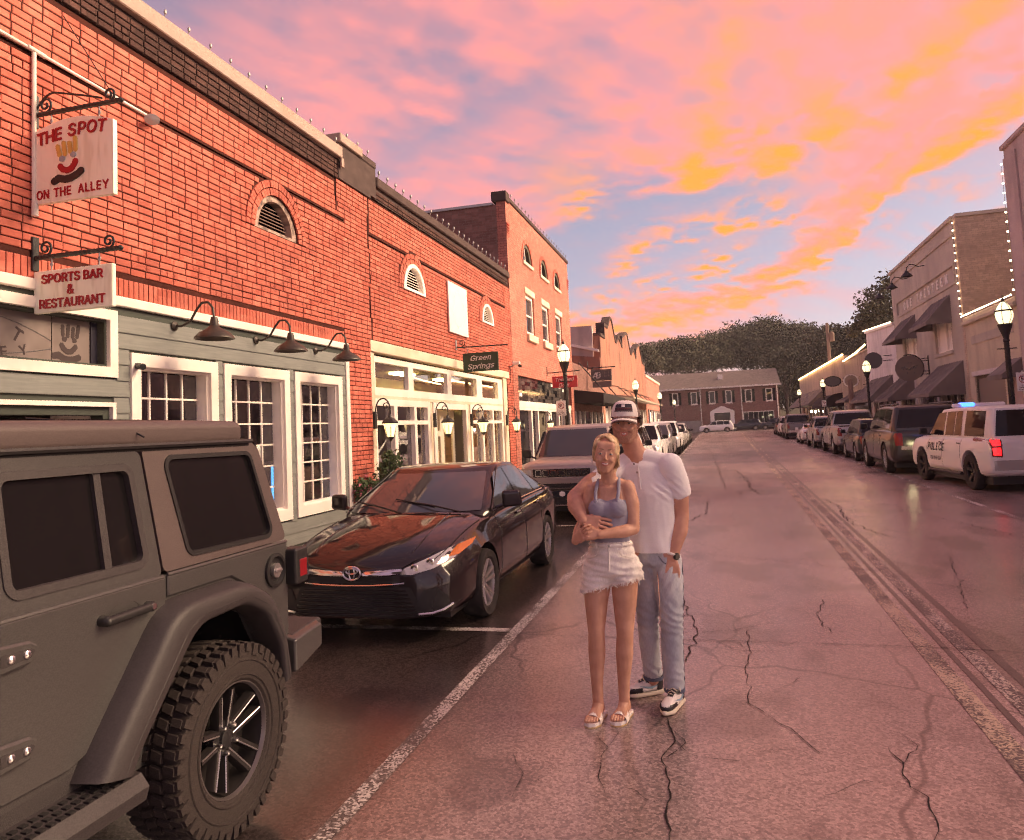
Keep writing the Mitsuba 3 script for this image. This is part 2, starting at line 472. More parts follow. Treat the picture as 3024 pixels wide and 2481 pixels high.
def crack(pts, w, wob=.02, seed=0):
    r = np.random.default_rng(seed)
    p = np.array(pts, float)
    s = np.r_[0, np.cumsum(np.linalg.norm(np.diff(p, axis=0), axis=1))]
    n = max(6, int(s[-1] / .05))
    q = np.stack([np.interp(np.linspace(0, s[-1], n), s, p[:, k]) for k in (0, 1)], 1)
    wv = r.normal(0, wob, (n, 2))
    wv = (wv + np.roll(wv, 1, 0)) / 1.5
    q = q + wv
    t = np.gradient(q, axis=0)
    t /= np.linalg.norm(t, axis=1, keepdims=True)
    nn = np.stack([-t[:, 1], t[:, 0]], 1)
    hw = w * (.35 + r.random(n) * .9)[:, None] / 2
    hw[0] = hw[-1] = .0008
    v = np.vstack([q + nn * hw, q - nn * hw])
    i = np.arange(n - 1)
    f = np.vstack([np.stack([i, i + n, i + 1], 1), np.stack([i + 1, i + n, i + n + 1], 1)])
    return trimesh.Trimesh(np.column_stack([v, np.full(2 * n, .0055)]), f, process=False)


CRACKS = [([(-1.61, 6.25),(-0.77, 6.23),(-0.09, 6.2),(0.4, 6.2),(1.0, 6.17),(1.51, 6.15),(1.96, 6.08),(2.45, 5.99)], 0.016, 0.012),([(-0.42, 7.68),(-0.32, 7.02),(-0.24, 6.46),(-0.25, 6.12),(-0.29, 5.63)], 0.02, 0.03),([(-0.37, 4.58),(-0.31, 4.28),(-0.35, 4.03),(-0.3, 3.78),(-0.31, 3.5),(-0.28, 3.2)], 0.016, 0.016),([(0.17, 6.57),(0.14, 6.15),(0.16, 5.91),(0.1, 5.56),(0.11, 5.17),(0.07, 4.91),(0.22, 4.62),(0.35, 4.37),(0.42, 4.2)], 0.012, 0.016),([(0.75, 4.32),(0.77, 4.16),(0.75, 3.89),(0.81, 3.81),(0.76, 3.51),(0.71, 3.27)], 0.014, 0.014),([(0.58, 26.76),(0.78, 22.74),(0.78, 19.17),(0.89, 17.8)], 0.05, 0.06),([(2.04, 16.49),(2.14, 15.32),(1.97, 13.67),(1.98, 12.71),(2.11, 11.97),(2.27, 11.36)], 0.035, 0.04),([(-0.23, 16.79),(-0.26, 14.47),(-0.55, 13.34)], 0.035, 0.04),([(-2.25, 79.14),(-0.24, 41.71),(0.18, 19.61)], 0.03, 0.05),([(-0.48, 10.35),(0.37, 9.79),(1.08, 9.32),(1.63, 9.04)], 0.02, 0.04),([(-0.21, 4.96),(-0.04, 4.88),(0.13, 4.88)], 0.008, 0.012),([(0.86, 7.63),(0.73, 6.92),(0.78, 6.47)], 0.014, 0.02),([(1.8, 8.53),(2.18, 8.2),(2.5, 7.71)], 0.018, 0.03),([(2.52, 9.92),(2.19, 8.31),(1.97, 7.33)], 0.016, 0.03),([(2.99, 14.85),(3.37, 13.12),(3.78, 11.34)], 0.025, 0.05),([(0.26, 5.19),(0.38, 5.28),(0.45, 5.4)], 0.008, 0.012),([(0.09, 4.16),(0.24, 4.24),(0.33, 4.22)], 0.008, 0.012),([(-0.72, 4.29),(-0.66, 4.14),(-0.68, 3.93),(-0.6, 3.63)], 0.008, 0.012),([(-1.13, 3.98),(-1.03, 3.77),(-1.01, 3.52)], 0.007, 0.012),([(-1.9, 4.3),(-1.8, 4.37),(-1.6, 4.31)], 0.007, 0.012),([(-0.35, 16.33),(0.65, 15.43),(1.78, 15.39)], 0.03, 0.06),([(0.1, 23.79),(1.5, 22.28),(2.71, 20.22)], 0.03, 0.08),([(-0.49, 3.7),(-0.39, 3.57),(-0.33, 3.61)], 0.008, 0.012)] #@CRACKS
for i, (pts, w, wob) in enumerate(CRACKS):
    put('crack', crack(pts, w * .55, wob * .55, i + 5), 'crack', 'road')
    if len(pts) > 3:
        for j in (1, 2):
            x, y = pts[j]
            a = 1.1 + 2.1 * j + i
            L = .18 + .05 * y
            put('crack', crack([(x, y), (x + L * .5 * math.cos(a), y + L * .6 * math.sin(a)), (x + L * 1.1 * math.cos(a + .5), y + L * math.sin(a + .5))], w * .35, wob * .5, i + 50 + j), 'crack', 'road')


# ---------------------------------------------------------------- left-hand buildings (their street wall is the plane x = LX)
def rows_in(poly, z0, h, gap):
    """For each course: the intervals of y in which a whole course of height h fits into the polygon (y, z)."""
    a, b = poly.bounds[1], poly.bounds[3]
    k = math.floor((a - z0) / h)
    while z0 + k * h < b:
        lo, hi = z0 + k * h, z0 + (k + 1) * h - gap
        iv = None
        for z in (lo + .004, (lo + hi) / 2, hi - .004):
            g = poly.intersection(LineString([(-500, z), (500, z)]))
            s = [(q.bounds[0], q.bounds[2]) for q in getattr(g, 'geoms', [g]) if not q.is_empty and q.length > .03]
            iv = s if iv is None else [(max(p[0], q[0]), min(p[1], q[1])) for p in iv for q in s if min(p[1], q[1]) - max(p[0], q[0]) > .03]
        for s in iv:
            yield k, lo, hi, s[0], s[1]
        k += 1


def brick_list(poly, x, seed=1):
    r = np.random.default_rng(seed)
    out = []
    for k, lo, hi, y0, y1 in rows_in(poly, 0.0, BH, .0135):
        off = ((k * 2654435761) >> 3) % 2 * .5 * BL + r.uniform(-.012, .012)
        i = math.floor((y0 - off) / BL)
        while True:
            a, b = off + i * BL, off + (i + 1) * BL - .0145
            i += 1
            if a >= y1 - .03:
                break
            a, b = max(a, y0), min(b, y1)
            if b - a < .04:
                continue
            parts = [(a, b)]
            if r.random() < .07 and b - a > .15:      # a pair of headers now and then
                m = (a + b) / 2
                parts = [(a, m - .005), (m + .005, b)]
            for p, q in parts:
                out.append((p, q, lo + r.uniform(-.0015, .0015), hi + r.uniform(-.0015, .0015), x + r.uniform(-.003, .004)))
    return np.array(out)


def brick_mesh(B, depth=.03, c=.005):
    """B: rows (y0, y1, z0, z1, x of the face). One mesh of bricks, each with a worn (chamfered) rim, open at the back."""
    y0, y1, z0, z1, x = B.T
    Y = np.stack([y0, y1, y1, y0], 1)
    Z = np.stack([z0, z0, z1, z1], 1)
    sy, sz = np.array([1, -1, -1, 1]) * c, np.array([1, 1, -1, -1]) * c
    ring = [np.stack([np.repeat((x - depth)[:, None], 4, 1), Y, Z], -1), np.stack([np.repeat((x - c)[:, None], 4, 1), Y, Z], -1), np.stack([np.repeat(x[:, None], 4, 1), Y + sy, Z + sz], -1)]
    v = np.concatenate(ring, 1)                       # n, 12, 3
    f = []
    for r_ in (0, 4):
        for i in range(4):
            j = (i + 1) % 4
            f += [(r_ + i, r_ + j, r_ + 4 + j), (r_ + i, r_ + 4 + j, r_ + 4 + i)]
    f += [(8, 9, 10), (8, 10, 11)]
    f = np.array(f)
    n = len(B)
    return trimesh.Trimesh(v.reshape(-1, 3), (f[None] + (np.arange(n) * 12)[:, None, None]).reshape(-1, 3), process=False)


BRICK = [ply(brick_mesh(np.array([[-.5, .5, -.5, .5, 0.]]), 1.0, .06), None), ply(brick_mesh(np.array([[-.5, .5, -.47, .5, 0.]]), 1.0, .09), None)]


def lay(parent, poly, x, material, parts=300, seed=1):
    B = brick_list(poly, x, seed)
    d = np.hypot((B[:, 0] + B[:, 1]) / 2, x) + .6 * np.abs(B[:, 2] - 3.5)
    vis = (B[:, 0] > 4.9 * np.maximum(1, 1))
    order = np.argsort(np.where(vis, d, 99))
    for i, o in enumerate(order[:parts]):
        y0, y1, z0, z1, xx = B[o]
        c = .005
        to = T().translate([xx, (y0 + y1) / 2, (z0 + z1) / 2]).scale([.06, y1 - y0, z1 - z0])
        put('brick', BRICK[i % 2], material, parent, to=to)
    rest = B[order[parts:]]
    if len(rest):
        put('brickwork', brick_mesh(rest), material, parent, kind='stuff')


def soldier(parent, y0, y1, z0, z1, x, material, step=.074):
    n = int((y1 - y0) / step)
    r = np.random.default_rng(3)
    B = np.array([(y0 + i * step, y0 + (i + 1) * step - .011, z0, z1 + r.uniform(-.003, .003), x + r.uniform(-.003, .004)) for i in range(n)])
    for b in B[:200]:
        to = T().translate([b[4], (b[0] + b[1]) / 2, (z0 + z1) / 2]).scale([.06, b[1] - b[0], b[3] - b[2]])
        put('soldier_brick', BRICK[0], material, parent, to=to)


def arch_ring(cy, cz, r0, r1, n, x, gap=.012, squash=1.0):
    """Voussoir bricks round a half circle, one mesh each."""
    out = []
    for i in range(n):
        a0, a1 = math.pi * i / n, math.pi * (i + 1) / n
        p = []
        for r, s in ((r0, 1), (r1, 1)):
            for a in ((a0, a1) if r == r0 else (a1, a0)):
                p.append((cy + r * math.cos(a), cz + squash * r * math.sin(a)))
        q = Polygon(p).buffer(-gap / 2, join_style=2)
        out.append(wallx(q, x - .04, x + .004 * ((i * 7) % 3)))
    return out


def half(cy, cz, r, n=28, squash=1.0):
    a = np.linspace(0, math.pi, n)
    return Polygon([(cy + r * math.cos(t), cz + squash * r * math.sin(t)) for t in a])


def louvre(parent, cy, cz, r, mat_frame, mat_slat, x, label=None, depth=.16):
    w = put('vent', wallx(half(cy, cz, r).difference(half(cy, cz + .05, r - .13)), x - depth, x - depth + .13), mat_frame, parent, label=label)
    n = 8
    for i in range(n):
        z = cz + .06 + i * (r - .16) / n
        hw = math.sqrt(max((r - .13) ** 2 - (z - cz) ** 2, .0)) if z - cz < r - .13 else 0
        if hw > .05:
            s = Polygon([(x - depth - .02, z), (x - depth + .05, z - .028), (x - depth + .05, z - .016), (x - depth - .02, z + .014)])
            put('slat', wally(s, cy - hw, cy + hw), mat_slat, w)
    put('backing', wallx(half(cy, cz, r), x - depth - .08, x - depth - .06), 'dark_void', w)
    return w


XB = LX - .012                                    # face of the mortar bed
# ---- A: the brick restaurant
A = thing('restaurant_building', 'orange red brick restaurant front with grey clapboard ground floor, nearest on the left', 'building')
Bd = thing('shop_building', 'orange red brick shop with wide white framed storefront and lit wall lanterns', 'building')
vent_a = [(4.5, 4.70, .57), (9.78, 4.70, .57)]
vent_b = [(15.06, 4.70, .61), (20.52, 4.70, .57)]
a_wall = sbox(1.0, 3.30, 12.86, 6.14)
slot = .04
a_lines = unary_union([sbox(1.0, 6.12, 11.66, 6.16), sbox(1.0, 5.445, 11.9, 5.48), sbox(11.615, 5.60, 11.655, 6.15)])
b_lines = unary_union([sbox(13.0, 6.17, 22.42, 6.21), sbox(12.90, 5.43, 22.5, 5.465), sbox(22.35, 5.6, 22.39, 6.19)])
joint = sbox(12.86, 5.45, 12.89, 6.8)
aw = a_wall.union(sbox(11.87, .13, 12.80, 3.31)).difference(a_lines)
bw = sbox(12.89, 3.47, 23.10, 6.20).union(sbox(22.40, .13, 23.10, 3.48)).difference(b_lines)
for cy, cz, r in vent_a:
    aw = aw.difference(half(cy, cz, r + .225).union(sbox(cy - r - .225, cz - .012, cy + r + .225, cz)))
for cy, cz, r in vent_b:
    bw = bw.difference(half(cy, cz, r + .225).union(sbox(cy - r - .225, cz - .012, cy + r + .225, cz)))
aw = aw.difference(sbox(1.0, 3.30, 11.80, 3.505))                          # soldier course
bpanel = sbox(12.93, 5.47, 22.36, 6.18)
apanel = sbox(1.0, 5.48, 11.62, 6.13)


def mortar_bed(poly, rings):
    holes = [half(*v) for v in rings]
    return wallx(poly.buffer(.004, join_style=2).difference(unary_union(holes)), XB - .20, XB)


wa = put('wall', mortar_bed(aw.union(sbox(1.0, 3.30, 11.8, 3.5)).union(unary_union([half(a, b, c + .23) for a, b, c in vent_a])), vent_a), 'mortar', A)
wb = put('wall', mortar_bed(bw.union(unary_union([half(a, b, c + .23) for a, b, c in vent_b])), vent_b), 'mortar', Bd)
lay(wa, aw.difference(apanel), LX, 'brick_red', 290, 1)
put('brickwork_panel', brick_mesh(brick_list(aw.intersection(apanel), LX - .006, 2)), 'brick_red', wa, kind='stuff')
lay(wb, bw.difference(bpanel), LX, 'brick_red', 290, 3)
put('brickwork_panel', brick_mesh(brick_list(bw.intersection(bpanel), LX - .006, 4)), 'brick_red', wb, kind='stuff')
soldier(wa, 4.9, 11.80, 3.305, 3.497, LX, 'brick_red')
for par, vs in ((wa, vent_a), (wb, vent_b)):
    for cy, cz, r in vs:
        for ring, (r0, r1, n) in enumerate(((r, r + .11, 25), (r + .115, r + .225, 31))):
            for m in arch_ring(cy, cz, r0, r1, n, LX + .008):
                put('arch_brick', m, 'brick_red', par)
pr('old_wood', proc(lambda p, n, uv: mix((.42, .30, .25), (.12, .085, .075), smoothstep(.35, .75, fbm(p.y * 12, p.z * 12, 1., 3)))), .8)
pr('slat_brown', (.20, .13, .11), .7)
for cy, cz, r in vent_a:
    louvre(A, cy, cz, r, 'old_wood', 'slat_brown', LX, 'half round attic vent with a weathered peeling frame and brown slats')
for cy, cz, r in vent_b:
    louvre(Bd, cy, cz, r, 'white_trim', 'white_trim', LX, 'half round attic vent with white painted frame and slats', .10)
# soot-blackened courses under the parapet, cap and fascia
put('parapet', brick_mesh(brick_list(sbox(1.0, 6.16, 11.70, 6.50), LX + .012, 8)), 'brick_soot', A, kind='stuff')
put('parapet_backing', wallx(sbox(1.0, 6.155, 12.86, 6.52), LX - .25, LX - .004), 'soot_cap', A)
put('fascia', rbox(LX - .40, LX + .09, 1.0, 11.76, 6.51, 6.715, .012), 'fascia_tan', A)
put('fascia_return', box(LX + .062, LX + .094, 11.70, 11.79, 6.36, 6.51), 'fascia_tan', A)
put('pier', wallx(sbox(11.70, 6.16, 12.96, 6.80), LX - .38, LX + .03), 'soot_cap', A)
put('pier_cap', rbox(LX - .42, LX + .085, 11.70, 12.57, 6.805, 6.965, .012), 'fascia_tan', A, label='short white cap on the dark parapet pier')
put('pier_top', rbox(LX - .40, LX + .05, 12.57, 13.22, 6.79, 6.93, .02), 'soot_cap', A)
put('pier', wallx(sbox(12.96, 6.22, 13.21, 6.79), LX - .38, LX + .03), 'soot_cap', Bd)
put('parapet', brick_mesh(brick_list(sbox(13.21, 6.22, 22.95, 6.46), LX + .012, 9)), 'brick_soot', Bd, kind='stuff')
put('parapet_backing', wallx(sbox(12.96, 6.215, 22.95, 6.47), LX - .25, LX - .004), 'soot_cap', Bd)
put('parapet_cap', rbox(LX - .38, LX + .07, 13.21, 23.02, 6.455, 6.65, .02), 'soot_cap', Bd)
put('roof', box(-26, LX - .2, 1.0, 12.9, 6.0, 6.12), 'soot_cap', A)
put('roof', box(-26, LX - .2, 12.9, 23.1, 6.0, 6.12), 'soot_cap', Bd)
put('end_wall', box(-26, LX - .01, .8, 1.0, 0, 6.5), 'brick_far', A)
put('core', box(-26, -8.6, 1.0, 23.1, 0, 6.0), 'dark_void', A)


# ---- clapboard front of A
def siding(parent, poly, z0, ex, x):
    for k, lo, hi, y0, y1 in rows_in(poly, z0, ex, .0):
        a = y0
        while a < y1 - .01:
            b = min(a + 4.2, y1)
            prof = Polygon([(x - .01, lo - .012), (x + .022, lo - .012), (x + .024, lo - .004), (x + .008, hi), (x - .01, hi)])
            put('clapboard', wally(prof, a + .001, b - .001), 'siding_gray' if lo > .55 else 'siding_gray', parent)
            a = b


windows = [(6.80, 8.27, 4), (8.40, 9.94, 4), (10.09, 11.58, 4)]
SZ0, SZ1 = .56, 2.71
front = sbox(1.0, .13, 11.73, 3.19)
openings = [sbox(a, SZ0, b, SZ1) for a, b, _ in windows] + [sbox(2.0, 2.43, 6.61, 3.13), sbox(2.5, .13, 6.58, 2.17)]
siding(put('siding_wall', wallx(front.difference(unary_union([o.buffer(-.13, join_style=2) for o in openings])), LX - .16, LX - .008), 'siding_green', A), front.difference(unary_union(openings)).buffer(0), .19, .171, LX)
put('band', rbox(LX - .05, LX + .045, 1.0, 11.86, 3.19, 3.295, .008), 'white_trim', A, label='white painted trim band under the brickwork')
put('corner_trim', rbox(LX - .05, LX + .04, 11.74, 11.86, .13, 3.19, .008), 'white_trim', A)


def picture_frame(name, parent, y0, y1, z0, z1, w, x0, x1, m, wb=None, label=None):
    o = sbox(y0, z0, y1, z1).difference(sbox(y0 + w, z0 + (wb or w), y1 - w, z1 - w))
    return put(name, wallx(o, x0, x1), m, parent, label=label)


def panes(parent, y0, y1, z0, z1, ny, nz, x, gm, bar=.022, bm='white_trim', name='pane', thick=.006):
    hs = np.linspace(y0, y1, ny + 1)
    vs = np.linspace(z0, z1, nz + 1)
    for i in range(ny):
        for j in range(nz):
            put(name, UNIT, gm, parent, to=unit(x - thick / 2, x + thick / 2, hs[i] + bar / 2, hs[i + 1] - bar / 2, vs[j] + bar / 2, vs[j + 1] - bar / 2))
    for i in range(1, ny):
        put('glazing_bar', UNIT, bm, parent, to=unit(x - .012, x + .014, hs[i] - bar / 2, hs[i] + bar / 2, z0, z1))
    for j in range(1, nz):
        put('glazing_bar', UNIT, bm, parent, to=unit(x - .011, x + .013, y0, y1, vs[j] - bar / 2, vs[j] + bar / 2))


for i, (y0, y1, n) in enumerate(windows):
    w = picture_frame('window', A, y0, y1, SZ0, SZ1, .14, LX - .01, LX + .042, 'white_trim', .16,
                      label=('white framed grid window with a red sticker in its lower left pane', 'white framed grid window in the middle of the grey siding', 'white framed grid window with blue light glowing inside')[i])
    picture_frame('jamb', w, y0 + .135, y1 - .135, SZ0 + .155, SZ1 - .135, .03, LX - .16, LX - .01, 'white_trim')
    panes(w, y0 + .20, y1 - .17, SZ0 + .19, SZ1 - .17, 4 if i < 2 else 4, 6, LX - .15, 'glass', .022)
put('sticker', box(LX - .142, LX - .138, 7.0, 7.22, 1.60, 1.76), 'sign_red', A + '__window')
# the room behind these windows
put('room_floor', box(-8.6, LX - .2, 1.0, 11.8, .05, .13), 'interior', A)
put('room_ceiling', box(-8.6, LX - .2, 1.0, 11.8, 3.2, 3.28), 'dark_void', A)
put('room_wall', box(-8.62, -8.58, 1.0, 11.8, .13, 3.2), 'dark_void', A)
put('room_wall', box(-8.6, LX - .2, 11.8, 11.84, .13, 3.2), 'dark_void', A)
k = put('beer_fridge', box(-7.5, -7.0, 11.0, 11.75, .13, 1.35), 'navy', A)
put('lit_door', box(-6.995, -6.985, 11.03, 11.50, .3, 1.28), 'navy', A, emitter=em(.55, (.10, .45, 1.0)))
for y in (2.2, 4.0, 7.4, 9.2):
    put('table_top', lathe([(.001, .86), (.35, .86), (.35, .90), (.001, .90)], 18, at=(-7.2, y, 0)), 'interior', A)

# transom with the etched glass
tr = picture_frame('transom_window', A, 2.0, 6.61, 2.43, 3.13, .105, LX - .01, LX + .042, 'white_trim', label='wide transom window with frosted etched lettering')
picture_frame('jamb', tr, 2.1, 6.505, 2.53, 3.03, .025, LX - .18, LX - .01, 'olive')
put('pane', box(LX - .125, LX - .119, 2.12, 5.93, 2.55, 3.01), 'etched', tr)
put('pane', box(LX - .125, LX - .119, 5.94, 6.40, 2.55, 3.01), 'etched', tr)
put('stile', box(LX - .15, LX - .10, 6.40, 6.48, 2.55, 3.01), 'navy', tr)


def text_x(txt, h, x, yc, zc, flip=False, depth=.006, bold=True, shear=0., sx=1., ang=0.):
    """Lettering on a wall facing +x (read from the street: along +y)."""
    m = meshkit.text_mesh(txt, h, depth, bold)
    b = m.bounds
    v = m.vertices - [(b[0][0] + b[1][0]) / 2, h / 2, 0]
    v = np.column_stack([(v[:, 0] + shear * v[:, 1]) * sx, v[:, 1], v[:, 2]])
    c, s = math.cos(ang), math.sin(ang)
    v = np.column_stack([v[:, 0] * c - v[:, 1] * s, v[:, 0] * s + v[:, 1] * c, v[:, 2]])
    m.vertices = np.column_stack([x + v[:, 2], yc + v[:, 0], zc + v[:, 1]])
    return m


tx = LX - .118
for s, y, z, a in (('S', 4.62, 2.90, .1), ('P', 4.9, 2.90, 0), ('O', 5.25, 2.86, -.2), ('T', 5.56, 2.78, -.5)):
    put('lettering', text_x(s, .12, tx, y, z, ang=a, depth=.003), 'etched_clear', tr)
for s, y, z, a in (('ON', 4.85, 2.74, 0), ('A', 4.72, 2.62, .1), ('L', 4.95, 2.61, 0), ('L', 5.2, 2.60, 0), ('E', 5.42, 2.615, .1), ('Y', 5.62, 2.645, .3)):
    put('lettering', text_x(s, .09, tx, y, z, ang=a, depth=.003), 'etched_clear', tr)
put('outline', cat([tube([(tx, y, 2.575 + .10 * ((y - 5.0) / .9) ** 2) for y in np.linspace(4.2, 5.93, 20)], .004, 5), tube([(tx, y, 2.98 - .17 * ((y - 4.9) / .9) ** 2) for y in np.linspace(4.2, 5.93, 20)], .004, 5)]), 'sign_gray', tr)


def capsule2(p, q, w):
    return LineString([p, q]).buffer(w, 8)


def spot_face(s):
    """The smiling hot-dog face of the signs, in sign units: fries for hair, eyes, smile, olive beret; (polygon, kind)."""
    out = []
    for x0, z0, x1, z1 in ((-.205, .10, -.245, .255), (-.095, .11, -.12, .30), (.02, .13, .0, .285), (.12, .165, .115, .36)):
        out.append((capsule2((x0, z0), (x1, z1), .040), 'h'))
    out.append((affinity.scale(Point(-.155, .03).buffer(.058, 12), 1, .85), 'e'))
    out.append((affinity.scale(Point(.075, .075).buffer(.055, 12), 1, .85), 'e'))
    out.append((LineString([(-.19, -.10), (-.14, -.155), (-.05, -.185), (.04, -.165), (.10, -.09), (.12, -.045)]).buffer(.052, 8), 'm'))
    out.append((LineString([(-.32, -.345), (-.22, -.30), (-.10, -.335), (.03, -.325), (.16, -.275), (.235, -.225)]).buffer(.062, 8), 'b'))
    return [(affinity.scale(q, s, s, origin=(0, 0)), k) for q, k in out]


for q, k in spot_face(.52):
    put('etched_face', wallx(affinity.translate(affinity.rotate(q, -12, origin=(0, 0)), 6.16, 2.76), tx, tx + .003), 'etched_clear', tr)
# recessed entrance
dr_ = picture_frame('entrance', A, 2.5, 6.58, .0, 2.17, .045, LX - .01, LX + .04, 'white_trim', .0 + .001)
put('reveal', box(LX - .75, LX - .012, 6.53, 6.575, .13, 2.13), 'white_trim', A + '__entrance')
put('soffit', box(LX - .75, LX - .012, 2.5, 6.53, 2.115, 2.13), 'white_trim', A + '__entrance')
put('door_panel', box(LX - .80, LX - .76, 4.9, 6.53, .13, 2.115), 'dark_void', A + '__entrance')
put('door_post', box(LX - .76, LX - .72, 5.72, 5.86, .13, 2.115), 'white_trim', A + '__entrance')
put('door_rail', box(LX - .76, LX - .725, 4.9, 5.72, 1.98, 2.10), 'olive', A + '__entrance')
put('door_panel', box(LX - .80, LX - .76, 2.5, 4.9, .13, 2.115), 'glass_dark', A + '__entrance')

# ---- storefront of B
put('lintel', rbox(LX - .2, LX + .012, 12.79, 22.58, 3.26, 3.465, .006), 'cream_stone', Bd, label='long cream stone lintel over the storefront')
put('pilaster', box(LX - .3, LX - .03, 12.80, 13.0, .13, 3.255), 'cream_stone', Bd)
put('pilaster', box(LX - .3, LX - .03, 22.0, 22.40, .13, 3.255), 'cream_stone', Bd)
put('rail', box(LX - .3, LX - .075, 13.0, 22.0, 2.395, 2.46), 'cream_stone', Bd)
XS = LX - .07
lts = [(13.12, 14.72), (15.0, 17.12), (17.42, 19.44), (19.94, 21.52)]
topf = sbox(13.0, 2.46, 22.0, 3.20)
for i, (a, b) in enumerate(lts):
    topf = topf.difference(sbox(a, 2.61, b, 3.09))
t = put('transom_window', wallx(topf, XS - .10, XS), 'white_trim', Bd)
for a, b in lts:
    put('pane', box(XS - .085, XS - .079, a, b, 2.61, 3.09), 'glass', t)


def bay(y0, y1, cols, zm=(1.90, 1.985), label=None):
    f = sbox(y0, .13, y1, 2.40)
    for a, b in cols:
        f = f.difference(sbox(a, .62, b, zm[0])).difference(sbox(a, zm[1], b, 2.27))
    w = put('display_window', wallx(f, XS - .12, XS), 'white_trim', Bd, label=label)
    for a, b in cols:
        put('pane', box(XS - .10, XS - .094, a, b, .62, zm[0]), 'glass', w)
        put('pane', box(XS - .10, XS - .094, a, b, zm[1], 2.27), 'glass', w)
        put('side_stile', box(XS - .14, XS - .10, b - .10 * (b - a), b, .62, 2.27), 'navy', w)
    return w


bay(13.0, 15.92, [(13.14, 13.94), (14.10, 14.98), (15.12, 15.76)], label='left white display window with faint lettering on its middle pane')
bay(18.82, 22.0, [(18.95, 19.85), (19.98, 20.85), (20.98, 21.82)], label='right white display window glowing yellow')
put('mullion', box(XS - .2, XS - .03, 15.92, 16.13, .13, 2.395), 'cream_stone', Bd)
put('mullion', box(XS - .2, XS - .03, 18.61, 18.82, .13, 2.395), 'cream_stone', Bd)
ent = put('doorway', wallx(sbox(16.13, .13, 18.61, 2.39).difference(sbox(16.33, .13, 18.45, 2.25)), XS - .10, XS), 'white_trim', Bd)
put('reveal', box(XS - .36, XS - .1, 18.40, 18.45, .13, 2.25), 'olive', ent)
put('door', wallx(sbox(16.2, .13, 18.40, 2.25).difference(sbox(16.55, .35, 17.35, 1.62)).difference(sbox(16.55, 1.75, 17.35, 2.1)).difference(sbox(17.6, .35, 18.25, 2.1)), XS - .36, XS - .31), 'door_cream', ent)
put('door_glass', box(XS - .34, XS - .335, 16.5, 18.3, .3, 2.12), 'glass', ent)
put('lettering', cat([text_x('Green', .10, XS - .088, 14.54, 1.72, depth=.003, bold=False), text_x('Springs', .10, XS - .088, 14.54, 1.56, depth=.003, bold=False)]), 'letter_white', Bd + '__display_window')
# lit room behind the storefront
put('room_floor', box(-8.6, LX - .3, 12.8, 23.1, .05, .13), 'wood_yellow', Bd)
put('room_ceiling', box(-8.6, LX - .3, 12.8, 23.1, 3.24, 3.3), 'interior', Bd)
put('room_wall', box(-8.62, -8.58, 12.8, 23.1, .13, 3.24), 'door_cream', Bd)
put('partition', box(-8.6, LX - .35, 12.75, 12.8, .13, 3.24), 'interior', Bd)
put('partition', box(-8.6, LX - .35, 15.95, 16.0, .13, 2.4), 'interior', Bd)
for i, y in enumerate((16.6, 17.9, 19.6, 21.0)):
    put('cabinet', rbox(-8.56, -8.15, y, y + 1.1, .13, 1.15, .02), 'wood_yellow', Bd)
    put('framed_picture', rbox(-8.57, -8.54, y + .2, y + .9, 1.5, 2.15, .008), 'olive' if i % 2 else 'sign_brown', Bd)
put('counter', rbox(-7.6, -7.1, 13.4, 15.6, .13, 1.0, .02), 'olive', Bd)
for y in (17.2, 20.2):
    put('ceiling_lamp', box(-7.6, -7.3, y, y + 1.0, 3.18, 3.22), 'sign_white', Bd, emitter=em(26.0, (1.0, .72, .20)))
put('ceiling_lamp', box(-8.2, -8.0, 14.2, 14.6, 3.18, 3.22), 'sign_white', Bd, emitter=em(6.0, (1.0, .85, .6)))

# ---- C: the tall brick building with half-round attic windows
Cb = thing('tall_brick_building', 'tall red brick building with half round attic windows, behind the nearest left street lamp', 'building')
c_wall = sbox(23.12, .13, 33.75, 9.10)
cat_v = [(25.83, 7.49, .68), (28.55, 7.49, .68), (31.05, 7.49, .66)]
cwin = [(25.3, 26.55, 4.95, 6.36), (27.88, 29.12, 4.95, 6.36), (30.42, 31.72, 4.95, 6.36)]
shop = sbox(23.72, .13, 33.2, 3.44)
ch = unary_union([half(*v) for v in cat_v] + [sbox(a, c, b, d) for a, b, c, d in cwin] + [shop])
cw = put('wall', wallx(c_wall.difference(ch), LX - .30, LX), 'brick_far', Cb)
put('side_wall', box(-24, LX - .3, 23.12, 23.42, 0, 8.9), 'brick_brown', Cb, label='dark brown brick side wall above the lower roof')
put('side_wall', box(-24, LX - .3, 33.4, 33.75, 0, 8.9), 'brick_brown', Cb)
put('coping', box(-24, LX - .42, 23.06, 23.46, 8.9, 8.98), 'galv', Cb)
put('coping', rbox(LX - .42, LX + .05, 23.06, 33.80, 9.08, 9.22, .015), 'soot_cap', Cb)
put('corner_block', rbox(LX - .44, LX + .06, 23.04, 23.50, 9.0, 9.32, .02), 'soot_cap', Cb)
for i in range(5):
    put('corbel', box(LX, LX + .05 - .008 * i, 23.12, 23.42, 8.25 - .09 * i, 8.29 - .09 * i), 'brick_red', Cb)
    put('corbel', box(LX, LX + .05 - .008 * i, 33.45, 33.75, 8.25 - .09 * i, 8.29 - .09 * i), 'brick_red', Cb)
